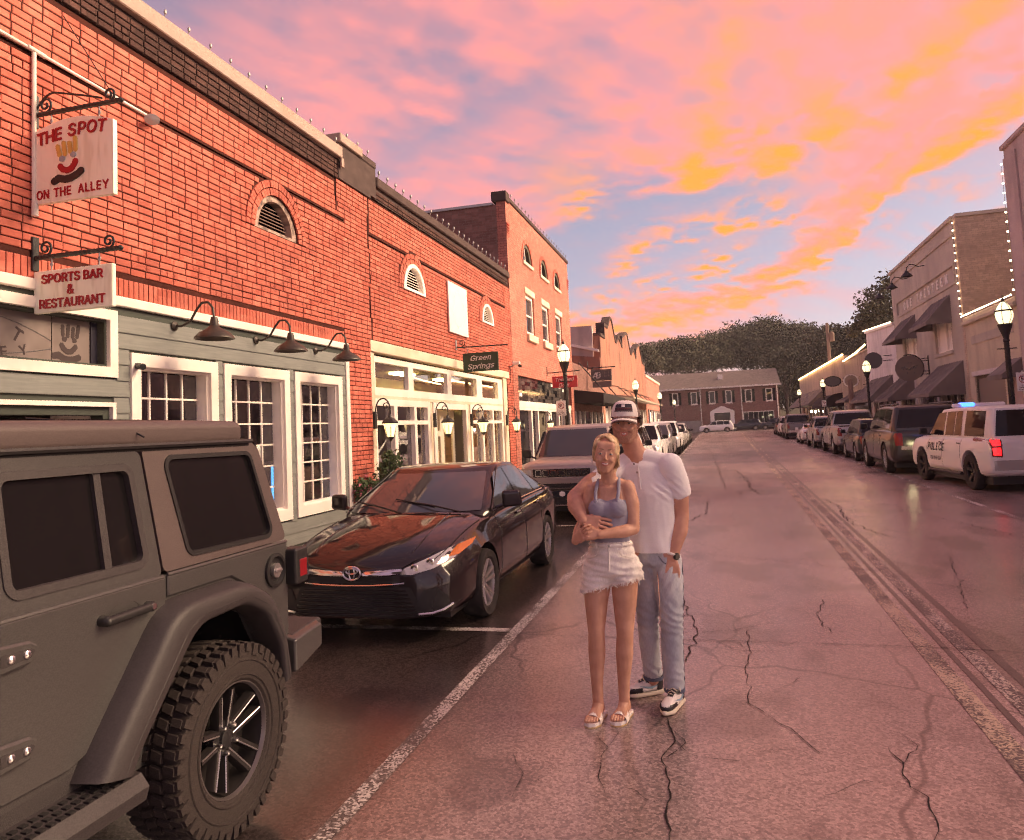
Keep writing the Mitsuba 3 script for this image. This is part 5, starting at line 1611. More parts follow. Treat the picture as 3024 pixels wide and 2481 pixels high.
    def side_glass(s, quad, sx, off=.004):
        """quad: (f at the sill front, f at the sill rear, f at the top front, f at the top rear, t sill, t top)."""
        a, b, c, d, t0, t1 = quad
        n, k = 12, 8
        U, V = np.meshgrid(np.linspace(0, 1, n), np.linspace(0, 1, k), indexing='ij')
        t = t0 + (t1 - t0) * V
        f = (a + (b - a) * U) * (1 - V) + (c + (d - c) * U) * V
        x = s.gh['w0'] + (s.gh['w1'] - s.gh['w0']) * (t ** 1.15) + off
        return s._grid(np.stack([sx * x, f, s.gz(t, f)], -1), sx > 0)

    def wind_glass(s, t0, t1, front=True, off=.006, k0=.90, k1=.88):
        n, k = 17, 8
        U, V = np.meshgrid(np.linspace(-1, 1, n), np.linspace(0, 1, k), indexing='ij')
        t = t0 + (t1 - t0) * V
        w = s.gh['w0'] + (s.gh['w1'] - s.gh['w0']) * (t ** 1.15)
        x = U * w * (k0 + (k1 - k0) * V)
        f = s.gfront(x, t, front) + (off if front else -off)
        return s._grid(np.stack([x, f, s.gz(t, s.gfront(x * 0, t, front)) + off], -1), not front)

    def _grid(s, G, flip=False):
        n, k = G.shape[:2]
        i, j = np.meshgrid(np.arange(n - 1), np.arange(k - 1), indexing='ij')
        a, b, c, d = i * k + j, (i + 1) * k + j, (i + 1) * k + j + 1, i * k + j + 1
        f = np.vstack([np.stack([a, b, c], -1).reshape(-1, 3), np.stack([a, c, d], -1).reshape(-1, 3)])
        return trimesh.Trimesh(G.reshape(-1, 3), f[:, ::-1] if flip else f, process=False)

    def on_side(s, poly, sx, off=.004, size=.06):
        m = fine(poly, size)
        v = m.vertices
        x = s.half(v[:, 0], v[:, 1]) + off
        return trimesh.Trimesh(np.column_stack([sx * x, v[:, 0], v[:, 1]]), m.faces if sx < 0 else m.faces[:, ::-1], process=False)

    def end_f(s, x, z, front=True):
        fs = np.linspace(s.f1, s.f1 - .9, 46) if front else np.linspace(s.f0, s.f0 + .9, 46)
        H = []
        for f in fs:
            q = s.section(f)[1:]
            r = np.interp(z, q[:, 1], q[:, 0], left=-1, right=-1)
            H.append(r)
        H = np.array(H)                    # nf, nv
        out = np.zeros(len(x))
        for i in range(len(x)):
            k = np.argmax(H[:, i] >= abs(x[i])) if (H[:, i] >= abs(x[i])).any() else len(fs) - 1
            if k > 0 and H[k, i] > H[k - 1, i] > -.5:
                t = (abs(x[i]) - H[k - 1, i]) / (H[k, i] - H[k - 1, i])
                out[i] = fs[k - 1] + (fs[k] - fs[k - 1]) * np.clip(t, 0, 1)
            else:
                out[i] = fs[k]
        return out

    def on_end(s, poly, front=True, off=.005, size=.05):
        m = fine(poly, size)
        v = m.vertices
        f = s.end_f(v[:, 0], v[:, 1], front) + (off if front else -off)
        x = v[:, 0] + np.sign(v[:, 0]) * off * .6
        return trimesh.Trimesh(np.column_stack([x, f, v[:, 1]]), m.faces if front is False else m.faces[:, ::-1], process=False)


def mirror_poly(p):
    return affinity.scale(p, -1, 1, origin=(0, 0))


def tyre_mesh(R, rr, w):
    h = w / 2
    return lathe([(rr - .01, -h * .75), (rr + .01, -h * .92), (R * .80 + rr * .2, -h), (R * .975, -h * .82), (R, -h * .55), (R, h * .55), (R * .975, h * .82), (R * .80 + rr * .2, h), (rr + .01, h * .92), (rr - .01, h * .75)], 40, 'x')


def rim_mesh(rr, w, n=5, pair=True, wide=.035, dish=.02):
    """Wheel rim seen from +x."""
    h = w / 2 * .80
    out = [lathe([(rr, -h), (rr * .93, -h * .9), (rr * .90, h * .4), (rr * .94, h * .95), (rr + .004, h)], 36, 'x'),
           lathe([(.001, h - .03 - dish), (.05, h - .03 - dish), (.06, h - .05 - dish), (.062, h - .1)], 18, 'x')]
    for i in range(n):
        for sgn in ((-1, 1) if pair else (0,)):
            a = 2 * math.pi * i / n + math.pi / 2
            da = sgn * .20
            p0 = np.array([h - .035 - dish, .05 * math.cos(a + sgn * .4), .05 * math.sin(a + sgn * .4)])
            p1 = np.array([h - .012, rr * .95 * math.cos(a + da), rr * .95 * math.sin(a + da)])
            t = (p1 - p0) / np.linalg.norm(p1 - p0)
            b = np.cross(t, [1, 0, 0])
            ww = wide * (.5 if pair else 1)
            v = []
            for p, k in ((p0, .9), (p1, 1.15)):
                v += [p + b * ww * k * .5, p - b * ww * k * .5, p + b * ww * k * .38 + [.014, 0, 0], p - b * ww * k * .38 + [.014, 0, 0], p + b * ww * k * .5 - [.03, 0, 0], p - b * ww * k * .5 - [.03, 0, 0]]
            out.append(trimesh.convex.convex_hull(np.array(v)))
    return cat(out)


pr('tyre', proc(lambda p, n, uv: mix((.018, .016, .016), (.045, .038, .035), fbm(p.x * 14, p.y * 14, p.z * 14, 3))), .8, .3)
pr('rim_silver', (.55, .53, .52), .28, .5, .85)
pr('rim_dark', (.05, .045, .045), .35, .5, .6)
pr('chrome', (.80, .78, .77), .08, .5, 1.0)
pr('plastic_black', (.016, .015, .016), .45, .5)
pr('lamp_clear', (.55, .54, .53), .08, .8, .35)
pr('lamp_red', (.22, .010, .014), .12, .6)
pr('lamp_amber', (.60, .16, .03), .12, .6)
pr('car_glass', (.008, .007, .008), .02, .38)
pr('car_glass_light', (.05, .048, .055), .03, .9)


def speck(c, k=.15):
    c = np.array(c, float)

    def fn(p, n, uv):
        return mi.Color3f(c.tolist()) * (1 - k + 2 * k * noise(p.x * 260, p.y * 260, p.z * 260)) * (.92 + .16 * fbm(p.x * 2, p.y * 2, p.z * 3, 2))
    return fn


for nm, c, r, mt in (('paint_blackred', (.012, .007, .008), .07, .0), ('paint_white', (.72, .70, .69), .25, .0), ('paint_silver', (.42, .40, .39), .28, .45), ('paint_grey', (.16, .15, .15), .28, .3), ('paint_dark', (.035, .030, .030), .22, .2), ('paint_tan', (.36, .30, .28), .28, .4), ('paint_navy', (.02, .025, .035), .2, .2)):
    pr(nm, c, r, .5, mt, 1.0)
scene['m_jeep'] = None
del scene['m_jeep']
pr('paint_jeep', proc(speck((.080, .076, .075))), .26, .5, .35, 1.0)
pr('jeep_top', proc(speck((.085, .062, .06), .12)), .5, .5)
pr('flare', proc(speck((.036, .030, .032), .2)), .55, .5)
pr('dust', proc(speck((.038, .030, .028), .3)), .8, .3)

WH = {}


def wheel(parent, x, y, R, rr, w, style, rimmat, flip, to, tread=False):
    kk = (R, rr, w, style)
    if kk not in WH:
        WH[kk] = (ply(tyre_mesh(R, rr, w), None, 30), ply(rim_mesh(rr, w, *style), None, 25), ply(lathe([(.001, w * .05), (rr * .9, w * .05)], 24, 'x'), None))
    M_ = to @ T().translate([x, y, R])
    if flip:
        M_ = M_ @ T().rotate([0, 0, 1], 180)
    k = put('wheel', WH[kk][1], rimmat, parent, to=M_)
    put('tyre', WH[kk][0], 'tyre', k, to=M_)
    put('brake', WH[kk][2], 'plastic_black', k, to=M_)
    return k


def rot_to(x, y, deg):
    return T().translate([x, y, 0]).rotate([0, 0, 1], deg)


def seam_on(c, pts, sx, r=.004):
    p = np.array(pts, float)
    t = np.linspace(0, 1, 16)
    u = np.linspace(0, 1, len(p))
    f, z = np.interp(t, u, p[:, 0]), np.interp(t, u, p[:, 1])
    x = c.half(f, z) + .0005
    return tube(np.column_stack([sx * x, f, z]), r, 5)


def build_car(kind, label, x, y, deg, paint, scale=1.0, cat_='car', group=None, glass='car_glass', rim='rim_silver', detail=1, racks=False, light=None, name=None):
    """One parked car of a kind; everything it shows is a part of it."""
    K = KINDS[kind]
    c = K['car']
    k = thing(name or 'parked_car', label, cat_, group)
    to = rot_to(x, y, deg) @ T().scale(scale)
    if 'cache' not in K:
        K['cache'] = {}
    H = K['cache']

    def part(nm, fn, m, parent=None, ck=None, smooth=35):
        ck = ck or nm
        if ck not in H:
            H[ck] = ply(fn(), None, smooth)
        return put(nm, H[ck], m, parent or k, to=to)
    part('body', c.body, paint, smooth=42)
    part('cabin', c.greenhouse, paint, smooth=38)
    part('windscreen', lambda: c.wind_glass(.06, .93), glass, smooth=True)
    part('rear_window', lambda: c.wind_glass(*K.get('rear', (.12, .90)), False), glass, smooth=True)
    for sx in (-1, 1):
        for i, q in enumerate(K['glass']):
            part('side_window', lambda: c.side_glass(q, sx), glass, ck=f'sg{sx}{i}', smooth=True)
    for ax in (c.axf, c.axr):
        for sx in (-1, 1):
            wheel(k, sx * (c.tw - .10), ax, c.R, c.R * K.get('rim', .66), .215, K.get('spokes', (5, True, .07)), rim, sx < 0, to)
    part('underbody', lambda: cat([box(-c.tw + .13, c.tw - .13, c.f0 + .25, c.f1 - .25, .16, .55)]), 'plastic_black')
    for nm, m, polys, front in K['ends']:
        for i, p in enumerate(polys):
            m2 = light if (light and nm == 'tail_light') else None
            part(nm, lambda: c.on_end(p, front), m, ck=f'{nm}{i}{front}', smooth=True)
    for nm, m, fn in K.get('extra', ()):
        part(nm, fn, m, ck='x' + nm)
    if detail:
        for sx in (-1, 1):
            part('door_seam', lambda: cat([seam_on(c, s_, sx) for s_ in K['seams']]), 'plastic_black', ck=f'seam{sx}')
            for i, (f, z) in enumerate(K['handles']):
                part('door_handle', lambda: (lambda xx: hull([(sx * (xx + .012), f - .07, z), (sx * (xx + .012), f + .07, z + .004)], .013))(float(c.half(np.array([f]), np.array([z]))[0])), K.get('handle', paint), ck=f'hd{sx}{i}')
            mf, mz = K['mirror']
            xm = c.gh['w0']
            part('mirror', lambda: cat([hull([(sx * (xm + .10), mf, mz - .03), (sx * (xm + .23), mf - .03, mz - .02), (sx * (xm + .22), mf - .02, mz + .07), (sx * (xm + .10), mf + .01, mz + .07)], .035), tube([(sx * (xm - .04), mf + .02, mz - .08), (sx * (xm + .12), mf, mz - .02)], .02, 6)]), K.get('mirror_mat', paint), ck=f'mir{sx}', smooth=40)
    if racks:
        part('roof_rack', lambda: cat([tube([(sx * (c.gh['w1'] - .08), c.gh['wt'] - .15, c.gh['z1'] + .09), (sx * (c.gh['w1'] - .08), c.gh['rt'] + .15, c.gh['z1'] + .09)], .022, 6) for sx in (-1, 1)]), 'plastic_black')
    return k, to


def sym(polys):
    return [q for p in polys for q in (p, mirror_poly(p))]


KINDS = {}
# stations: (f, z bottom, z shoulder, z top, half width, half width at the shoulder), rear to front
sedan = Car([(-2.33, .36, .72, .80, .52, .48), (-2.27, .30, .84, .92, .70, .64), (-2.1, .24, .90, .965, .80, .73), (-1.7, .22, .92, .975, .86, .78), (-1.1, .21, .925, .95, .885, .80), (0, .20, .90, .93, .89, .80), (.9, .20, .875, .93, .885, .79), (1.1, .20, .86, .93, .88, .78), (1.6, .20, .80, .87, .87, .76), (2.0, .20, .715, .785, .85, .74), (2.22, .19, .64, .705, .78, .68), (2.34, .19, .57, .64, .62, .55), (2.395, .20, .50, .575, .42, .36)],
             dict(wb=1.22, wt=.30, rt=-.78, rb=-1.72, zf=.895, zr=.935, z1=1.285, z2=1.325, w0=.795, w1=.60, bow=.20, cr=.06, crown=.4), .305, 1.41, -1.20, .885)
KINDS['sedan'] = dict(car=sedan, glass=[(.86, -.06, .30, -.02, .06, .90), (-.11, -.86, -.07, -.68, .06, .90), (-.92, -1.25, -.73, -.80, .08, .84)], rear=(.15, .92),
                      ends=[('headlight', 'lamp_clear', sym([rpoly([(.40, .555), (.44, .60), (.60, .665), (.76, .735), (.80, .70), (.775, .64), (.66, .585), (.5, .548)], .008)]), True),
                            ('tail_light', 'lamp_red', sym([rpoly([(.42, .72), (.70, .66), (.78, .72), (.76, .82), (.44, .82)], .01)]), False)],
                      seams=[((.98, .27), (.94, .60), (.84, .90)), ((-.06, .24), (-.06, .92)), ((-1.02, .38), (-.86, .62), (-.92, .93))], handles=[(.12, .80), (-.80, .815)], mirror=(.78, .985), rim=.72, spokes=(5, True, .075))
suv = Car([(-2.35, .42, .90, .96, .74, .70), (-2.30, .34, 1.00, 1.04, .84, .78), (-2.1, .28, 1.05, 1.07, .91, .83), (-1.2, .26, 1.07, 1.09, .93, .85), (0, .25, 1.06, 1.08, .93, .85), (.95, .25, 1.03, 1.08, .925, .84), (1.2, .25, 1.01, 1.06, .92, .83), (1.8, .25, .98, 1.03, .91, .81), (2.15, .26, .93, .985, .88, .78), (2.30, .28, .86, .91, .78, .70), (2.36, .30, .78, .82, .66, .60)],
          dict(wb=1.18, wt=.55, rt=-2.0, rb=-2.26, zf=1.06, zr=1.06, z1=1.60, z2=1.64, w0=.84, w1=.68, bow=.13, cr=.07, crown=.5), .36, 1.42, -1.40, .925)
KINDS['suv'] = dict(car=suv, glass=[(.88, .02, .52, .02, .06, .90), (-.07, -.92, -.07, -.90, .06, .90), (-1.0, -1.78, -.98, -1.70, .08, .90)], rear=(.10, .90),
                    ends=[('headlight', 'lamp_clear', sym([rpoly([(.46, .76), (.47, .86), (.70, .89), (.84, .88), (.84, .80), (.68, .76)], .02)]), True),
                          ('grille', 'plastic_black', [rpoly([(-.42, .62), (-.44, .86), (.44, .86), (.42, .62)], .03)], True),
                          ('lower_grille', 'plastic_black', [rpoly([(-.6, .36), (-.62, .48), (.62, .48), (.6, .36)], .03)], True),
                          ('number_plate', 'sign_white', [sbox(-.26, .50, .26, .60)], True),
                          ('tail_light', 'lamp_red', sym([rpoly([(.66, .70), (.66, 1.0), (.80, 1.0), (.84, .92), (.82, .70)], .02)]), False),
                          ('number_plate', 'sign_white', [sbox(-.26, .70, .26, .82)], False)],
                    seams=[((.98, .32), (.96, .7), (.90, 1.05)), ((0, .30), (0, 1.05)), ((-.98, .40), (-.96, 1.05))], handles=[(.12, .92), (-.86, .92)], mirror=(.86, 1.12), rim=.66, spokes=(6, True, .06), mirror_mat='plastic_black')
pick = Car([(-2.75, .46, .92, .93, .78, .74), (-2.70, .40, 1.06, 1.07, .88, .83), (-2.4, .36, 1.10, 1.10, .93, .88), (-1.0, .33, 1.10, 1.10, .94, .88), (0, .32, 1.08, 1.10, .94, .86), (1.2, .32, 1.07, 1.12, .935, .85), (1.5, .32, 1.06, 1.12, .93, .84), (2.2, .34, 1.02, 1.08, .92, .83), (2.6, .36, .96, 1.02, .89, .80), (2.74, .38, .88, .93, .80, .72)],
           dict(wb=1.5, wt=.85, rt=-.75, rb=-.95, zf=1.08, zr=1.08, z1=1.66, z2=1.70, w0=.85, w1=.68, bow=.13, cr=.07, crown=.5), .39, 1.75, -1.62, .935)
KINDS['pickup'] = dict(car=pick, glass=[(1.15, .30, .82, .30, .06, .90), (.20, -.72, .20, -.70, .06, .90)], rear=(.12, .88),
                       ends=[('headlight', 'lamp_clear', sym([rpoly([(.56, .78), (.56, .94), (.84, .94), (.86, .80)], .02)]), True), ('grille', 'plastic_black', [rpoly([(-.54, .60), (-.54, .94), (.54, .94), (.54, .60)], .03)], True),
                             ('tail_light', 'lamp_red', sym([rpoly([(.70, .72), (.70, 1.04), (.83, 1.04), (.86, .74)], .02)]), False), ('bumper', 'chrome', [rpoly([(-.84, .46), (-.84, .60), (.84, .60), (.84, .46)], .02)], False), ('number_plate', 'sign_white', [sbox(-.2, .49, .2, .58)], False)],
                       extra=[('bed', 'plastic_black', lambda: box(-.76, .76, -2.62, -1.02, 1.085, 1.112))],
                       seams=[((1.28, .40), (1.2, 1.06)), ((.25, .38), (.25, 1.06)), ((-.86, .42), (-.84, 1.07)), ((-1.0, .40), (-1.0, 1.08))], handles=[(.42, .96), (-.66, .96)], mirror=(1.12, 1.18), rim=.64, spokes=(6, False, .05), mirror_mat='plastic_black')
sport = Car([(-2.2, .40, .70, .78, .62, .55), (-2.1, .30, .80, .90, .80, .72), (-1.6, .22, .86, .93, .90, .80), (-.8, .18, .84, .90, .92, .79), (.3, .18, .78, .84, .90, .76), (1.3, .18, .72, .80, .90, .76), (1.9, .18, .62, .68, .86, .72), (2.15, .18, .50, .56, .66, .56)],
            dict(wb=.95, wt=.10, rt=-.55, rb=-1.55, zf=.80, zr=.88, z1=1.14, z2=1.17, w0=.76, w1=.55, bow=.2, cr=.06, crown=.4), .33, 1.30, -1.25, .91)
KINDS['sport'] = dict(car=sport, glass=[(.6, -.55, .1, -.5, .06, .88)], ends=[('tail_light', 'lamp_red', sym([rpoly([(.35, .66), (.7, .62), (.74, .72), (.38, .76)], .02)]), False), ('diffuser', 'plastic_black', [rpoly([(-.6, .32), (-.55, .44), (.55, .44), (.6, .32)], .03)], False)],
                      seams=[((.75, .26), (.70, .78)), ((-.5, .24), (-.5, .82))], handles=[(-.4, .72)], mirror=(.55, .88), rim=.74, spokes=(5, True, .06))

# ---- the dark sedan, nose to the camera
CX, CY = -2.985, 8.285
sk, sto = build_car('sedan', 'glossy black sedan with the red brick mirrored in its bonnet, parked nose towards us', CX, CY, 180, 'paint_blackred', 1.0, 'car', None, 'car_glass_light', 'rim_silver')


def spart(nm, mesh, m, smooth=35, parent=None, label=None):
    return put(nm, mesh, m, parent or sk, smooth, to=sto, label=label)


# lower grille mesh, chrome wing, emblem, fog surrounds
low = rpoly([(-.60, .215), (-.50, .455), (.50, .455), (.60, .215)], .03)
spart('lower_grille', sedan.on_end(low, True, .006), 'plastic_black', True)
for i in range(7):
    z = .235 + .032 * i
    hw = .565 - .10 * (i / 6)
    q = np.linspace(-hw, hw, 30)
    spart('grille_bar', tube(np.column_stack([q, sedan.end_f(q, np.full(30, z)) + .012, np.full(30, z)]), .0055, 5), 'paint_blackred')
wing = [rpoly([(.075, .545), (.075, .580), (.42, .600), (.415, .562), (.25, .548)], .004)]
for p in sym(wing):
    spart('chrome_wing', sedan.on_end(p, True, .012), 'chrome', True)
up = rpoly([(-.42, .49), (-.40, .545), (.40, .545), (.42, .49), (.25, .475), (-.25, .475)], .01)
spart('upper_grille', sedan.on_end(up, True, .008), 'plastic_black', True)
spart('bumper_edge', tube(np.column_stack([np.linspace(-.45, .45, 30), sedan.end_f(np.linspace(-.45, .45, 30), np.full(30, .468)) + .012, .468 + .02 * (np.linspace(-1, 1, 30) ** 2)]), .006, 6), 'chrome')
for sx in (-1, 1):
    fog = affinity.scale(rpoly([(.60, .24), (.54, .30), (.60, .42), (.70, .44), (.77, .36), (.79, .26)], .01), sx, 1, origin=(0, 0))
    spart('fog_surround', sedan.on_end(fog, True, .006), 'plastic_black', True)
    q = np.array([(.56, .235), (.66, .235), (.74, .255), (.80, .29)])
    spart('fog_blade', tube(np.column_stack([sx * q[:, 0], sedan.end_f(q[:, 0], q[:, 1]) + .014, q[:, 1]]), .010, 6), 'chrome')
    am = affinity.scale(rpoly([(.735, .655), (.75, .725), (.80, .74), (.81, .70), (.785, .655)], .005), sx, 1, origin=(0, 0))
    spart('turn_lamp', sedan.on_end(am, True, .009), 'lamp_amber', True)
    for j, (hx, hz) in enumerate(((.52, .595), (.63, .630))):
        f = float(sedan.end_f(np.array([hx]), np.array([hz]))[0])
        spart('lamp_reflector', lathe([(.012, .006), (.03, .010), (.036, .004), (.038, 0)], 14, 'y', at=(sx * hx, f + .006, hz)), 'chrome', parent=sk + '__headlight')
    a = np.array([(.41, .60), (.50, .648), (.62, .695), (.76, .752)])
    spart('lamp_brow', tube(np.column_stack([sx * a[:, 0], sedan.end_f(a[:, 0], a[:, 1]) + .008, a[:, 1]]), .006, 5), 'paint_blackred')
# emblem: three interlocking ovals in a ring
def oval_ring(cx, cz, rx, rz, r, y):
    a = np.linspace(0, 2 * math.pi, 30)
    return tube(np.column_stack([cx + rx * np.cos(a), np.full(30, y), cz + rz * np.sin(a)]), r, 6)


fy = sedan.f1 + .030
eb = spart('emblem', cat([oval_ring(0, .572, .078, .054, .0085, fy), oval_ring(0, .572, .024, .050, .0065, fy), oval_ring(0, .588, .052, .022, .0065, fy)]), 'chrome')
spart('emblem_back', wally(affinity.scale(Point(0, .572).buffer(1, 20), .076, .052), fy - .03, fy - .006), 'plastic_black', parent=eb)
# wipers, bonnet creases, shut lines, screen surround
for a, b in (((-.55, 1.18, .925), (.10, .98, 1.02)), ((.05, 1.22, .925), (.62, .93, 1.01))):
    spart('wiper', cat([tube([a, ((a[0] + b[0]) / 2, (a[1] + b[1]) / 2 + .03, (a[2] + b[2]) / 2 + .015), b], .009, 6), tube([(b[0] - .35, b[1] + .10, b[2] - .045), (b[0] + .12, b[1] - .03, b[2] + .02)], .007, 5)]), 'plastic_black')
for sx in (-1, 1):
    fs = np.linspace(1.2, 2.26, 16)
    zz = np.array([sedan.fit(f)[1] for f in fs])
    ww = np.array([sedan.fit(f)[4] for f in fs])
    spart('bonnet_seam', tube(np.column_stack([sx * (ww - .03), fs, zz + .006]), .0035, 5), 'plastic_black')
    fs2 = np.linspace(1.15, 2.2, 14)
    q = [sedan.section(f) for f in fs2]
    spart('bonnet_crease', tube(np.array([(sx * s_[9][0] * (.72 + .1 * i / 13), f, np.interp(s_[9][0] * (.72 + .1 * i / 13), [s_[10][0], s_[9][0]], [s_[10][1], s_[9][1]]) + .0005) for i, (f, s_) in enumerate(zip(fs2, q))]), .006, 6), 'paint_blackred')
    tt = np.linspace(0, 1, 12)
    spart('window_trim', tube(np.column_stack([sx * (sedan.gh['w0'] + .006 + 0 * tt), .9 - 2.2 * tt, sedan.gz(.03, .9 - 2.2 * tt)]), .007, 5), 'chrome')
    s_ = np.linspace(.05, .97, 12)
    spart('pillar_trim', tube(np.column_stack([sx * (sedan.gh['w0'] + (sedan.gh['w1'] - sedan.gh['w0']) * s_ ** 1.15 + .004), [sedan.g(t)[0] - .235 for t in s_], sedan.gz(s_, np.array([sedan.g(t)[0] - .235 for t in s_]))]), .006, 5), 'plastic_black')
spart('number_plate_holder', sedan.on_end(sbox(-.17, .30, .17, .40), True, .014), 'plastic_black', True)

# ---- big pale SUV behind it
big = Car([(-2.3, .42, .95, 1.0, .74, .70), (-2.25, .34, 1.03, 1.06, .82, .77), (-2.0, .28, 1.08, 1.10, .87, .80), (0, .26, 1.08, 1.10, .875, .81), (1.0, .26, 1.07, 1.11, .87, .80), (1.8, .26, 1.05, 1.10, .86, .79), (2.12, .26, 1.02, 1.07, .84, .77), (2.24, .27, .99, 1.03, .78, .72), (2.30, .28, .96, .99, .68, .62)],
          dict(wb=1.15, wt=.45, rt=-1.95, rb=-2.2, zf=1.09, zr=1.09, z1=1.68, z2=1.72, w0=.80, w1=.68, bow=.15, cr=.07, crown=.5), .37, 1.42, -1.38, .87)
KINDS['big'] = dict(car=big, glass=KINDS['suv']['glass'], rear=(.1, .9), ends=[('grille', 'plastic_black', [rpoly([(-.52, .80), (-.53, .945), (.53, .945), (.52, .80)], .012)], True), ('headlight', 'lamp_clear', sym([rpoly([(.55, .83), (.56, .935), (.74, .94), (.80, .91), (.77, .85)], .012)]), True),
                                                                        ('dark_band', 'plastic_black', [rpoly([(-.70, .60), (-.70, .68), (.70, .68), (.70, .60)], .02)], True), ('bright_bar', 'chrome', [rpoly([(-.66, .555), (-.66, .59), (.66, .59), (.66, .555)], .01)], True), ('lower_grille', 'plastic_black', [rpoly([(-.72, .30), (-.70, .54), (.70, .54), (.72, .30)], .02)], True), ('tail_light', 'lamp_red', KINDS['suv']['ends'][4][2], False)],
                    seams=KINDS['suv']['seams'], handles=KINDS['suv']['handles'], mirror=(.92, 1.17), rim=.68, mirror_mat='plastic_black')
bk, bto = build_car('big', 'large pale pink silver SUV with slotted chrome grille, behind the sedan and the couple', -2.74, 16.0, 180, 'paint_tan', 1.0, 'car', None, 'car_glass_light')
for i in range(7):
    q = np.linspace(-.055, .055, 6)
    xx = -.42 + .14 * i
    put('grille_slot', big.on_end(sbox(xx - .052, .82, xx + .052, .93), True, .012, .04).difference if False else big.on_end(sbox(xx - .055, .815, xx + .055, .93).difference(sbox(xx - .047, .825, xx + .047, .92)), True, .012, .04), 'chrome', bk, to=bto)
put('number_plate', big.on_end(sbox(-.16, .44, .16, .55), True, .012), 'paint_navy', bk, to=bto)
put('plate_emblem', big.on_end(Point(0, .495).buffer(.045), True, .016), 'letter_white', bk, to=bto)
put('bonnet_lettering', cat([xf(move(text_x(ch_, .045, 0, 0, 0), 0, 0, 0), T().translate([-.21 + .052 * i, big.f1 + .012, .965]).rotate([0, 0, 1], 90)) for i, ch_ in enumerate('WAGONEER')]), 'plastic_black', bk, to=bto) if False else None
put('tow_hook', box(-.45, -.36, big.f1 - .02, big.f1 + .02, .30, .36), 'chrome', bk, to=bto)

# ---- the rest of the left row, noses towards us
for i, (kd, y, x, m, sc, lab, rk, gl) in enumerate([
        ('suv', 23.0, -2.85, 'paint_white', 1.0, 'white SUV with a dark roof rack, just behind the man in the white shirt', True, 'car_glass'),
        ('pickup', 29.6, -2.75, 'paint_white', .98, 'white pickup with square mirrors, second beyond the man in the left row', False, 'car_glass'),
        ('suv', 36.2, -2.75, 'paint_silver', 1.0, 'silver SUV with black mirrors, third beyond the man in the left row', False, 'car_glass_light'),
        ('pickup', 43.0, -2.72, 'paint_white', 1.02, 'tall white truck with a dark windscreen in the middle of the left row', False, 'car_glass'),
        ('sedan', 49.8, -2.72, 'paint_silver', 1.05, 'silver sedan in the far half of the left row', False, 'car_glass_light'),
        ('suv', 56.5, -2.72, 'paint_silver', .95, 'pale SUV next to last in the left row', False, 'car_glass'),
        ('sedan', 63.2, -2.72, 'paint_dark', 1.0, 'dark sedan at the far end of the left row', False, 'car_glass')]):
    build_car(kd, lab, x, y, 180, m, sc, 'pickup truck' if kd == 'pickup' else 'car', 'cars parked along the left kerb', gl, racks=rk)

# ---- right row, tails towards us
def place_r(lat, v):
    x, y, z = RT(lat, v)
    return x, y


ADEG = -math.degrees(AR)
tahoe = Car([(-2.42, .45, .98, 1.0, .82, .78), (-2.38, .38, 1.06, 1.08, .90, .84), (-2.1, .32, 1.10, 1.12, .95, .87), (0, .30, 1.09, 1.11, .955, .87), (1.1, .30, 1.08, 1.12, .95, .865), (1.4, .30, 1.07, 1.12, .945, .86), (2.1, .31, 1.03, 1.09, .93, .84), (2.4, .33, .96, 1.02, .87, .78), (2.5, .36, .86, .90, .76, .68)],
            dict(wb=1.32, wt=.62, rt=-2.22, rb=-2.40, zf=1.09, zr=1.09, z1=1.70, z2=1.74, w0=.865, w1=.73, bow=.12, cr=.06, crown=.5), .385, 1.50, -1.42, .95)
tl = sym([rpoly([(.70, .72), (.69, 1.12), (.84, 1.13), (.885, 1.08), (.885, .74)], .02)])
KINDS['tahoe'] = dict(car=tahoe, glass=[(1.02, .16, .62, .16, .07, .90), (.08, -.42, .08, -.42, .07, .90), (-.46, -.86, -.46, -.80, .07, .90), (-1.02, -2.02, -1.0, -1.96, .07, .90)], rear=(.08, .92),
                      ends=[('bumper', 'paint_silver', [rpoly([(-.86, .46), (-.86, .66), (.86, .66), (.86, .46)], .02)], False), ('number_plate', 'sign_white', [sbox(-.18, .72, .18, .84)], False), ('headlight', 'lamp_clear', sym([rpoly([(.5, .74), (.5, .9), (.8, .92), (.84, .78)], .02)]), True), ('grille', 'plastic_black', [rpoly([(-.46, .56), (-.48, .9), (.48, .9), (.46, .56)], .03)], True)],
                      seams=[((1.12, .40), (1.06, 1.08)), ((.12, .36), (.12, 1.08)), ((-.94, .55), (-.92, 1.08))], handles=[(.26, .97), (-.80, .97)], mirror=(1.0, 1.2), rim=.60, spokes=(5, False, .075), handle='plastic_black', mirror_mat='plastic_black')
px_, py_ = place_r(5.52, 19.42)
pk, pto = build_car('tahoe', 'white police SUV with a blue roof light and glowing tail lamps', px_, py_, 4.5, 'paint_white', .98, 'police car', None, 'car_glass', 'rim_dark', name='police_car')


def ppart(nm, mesh, m, smooth=35, parent=None, **k):
    return put(nm, mesh, m, parent or pk, smooth, to=pto, **k)


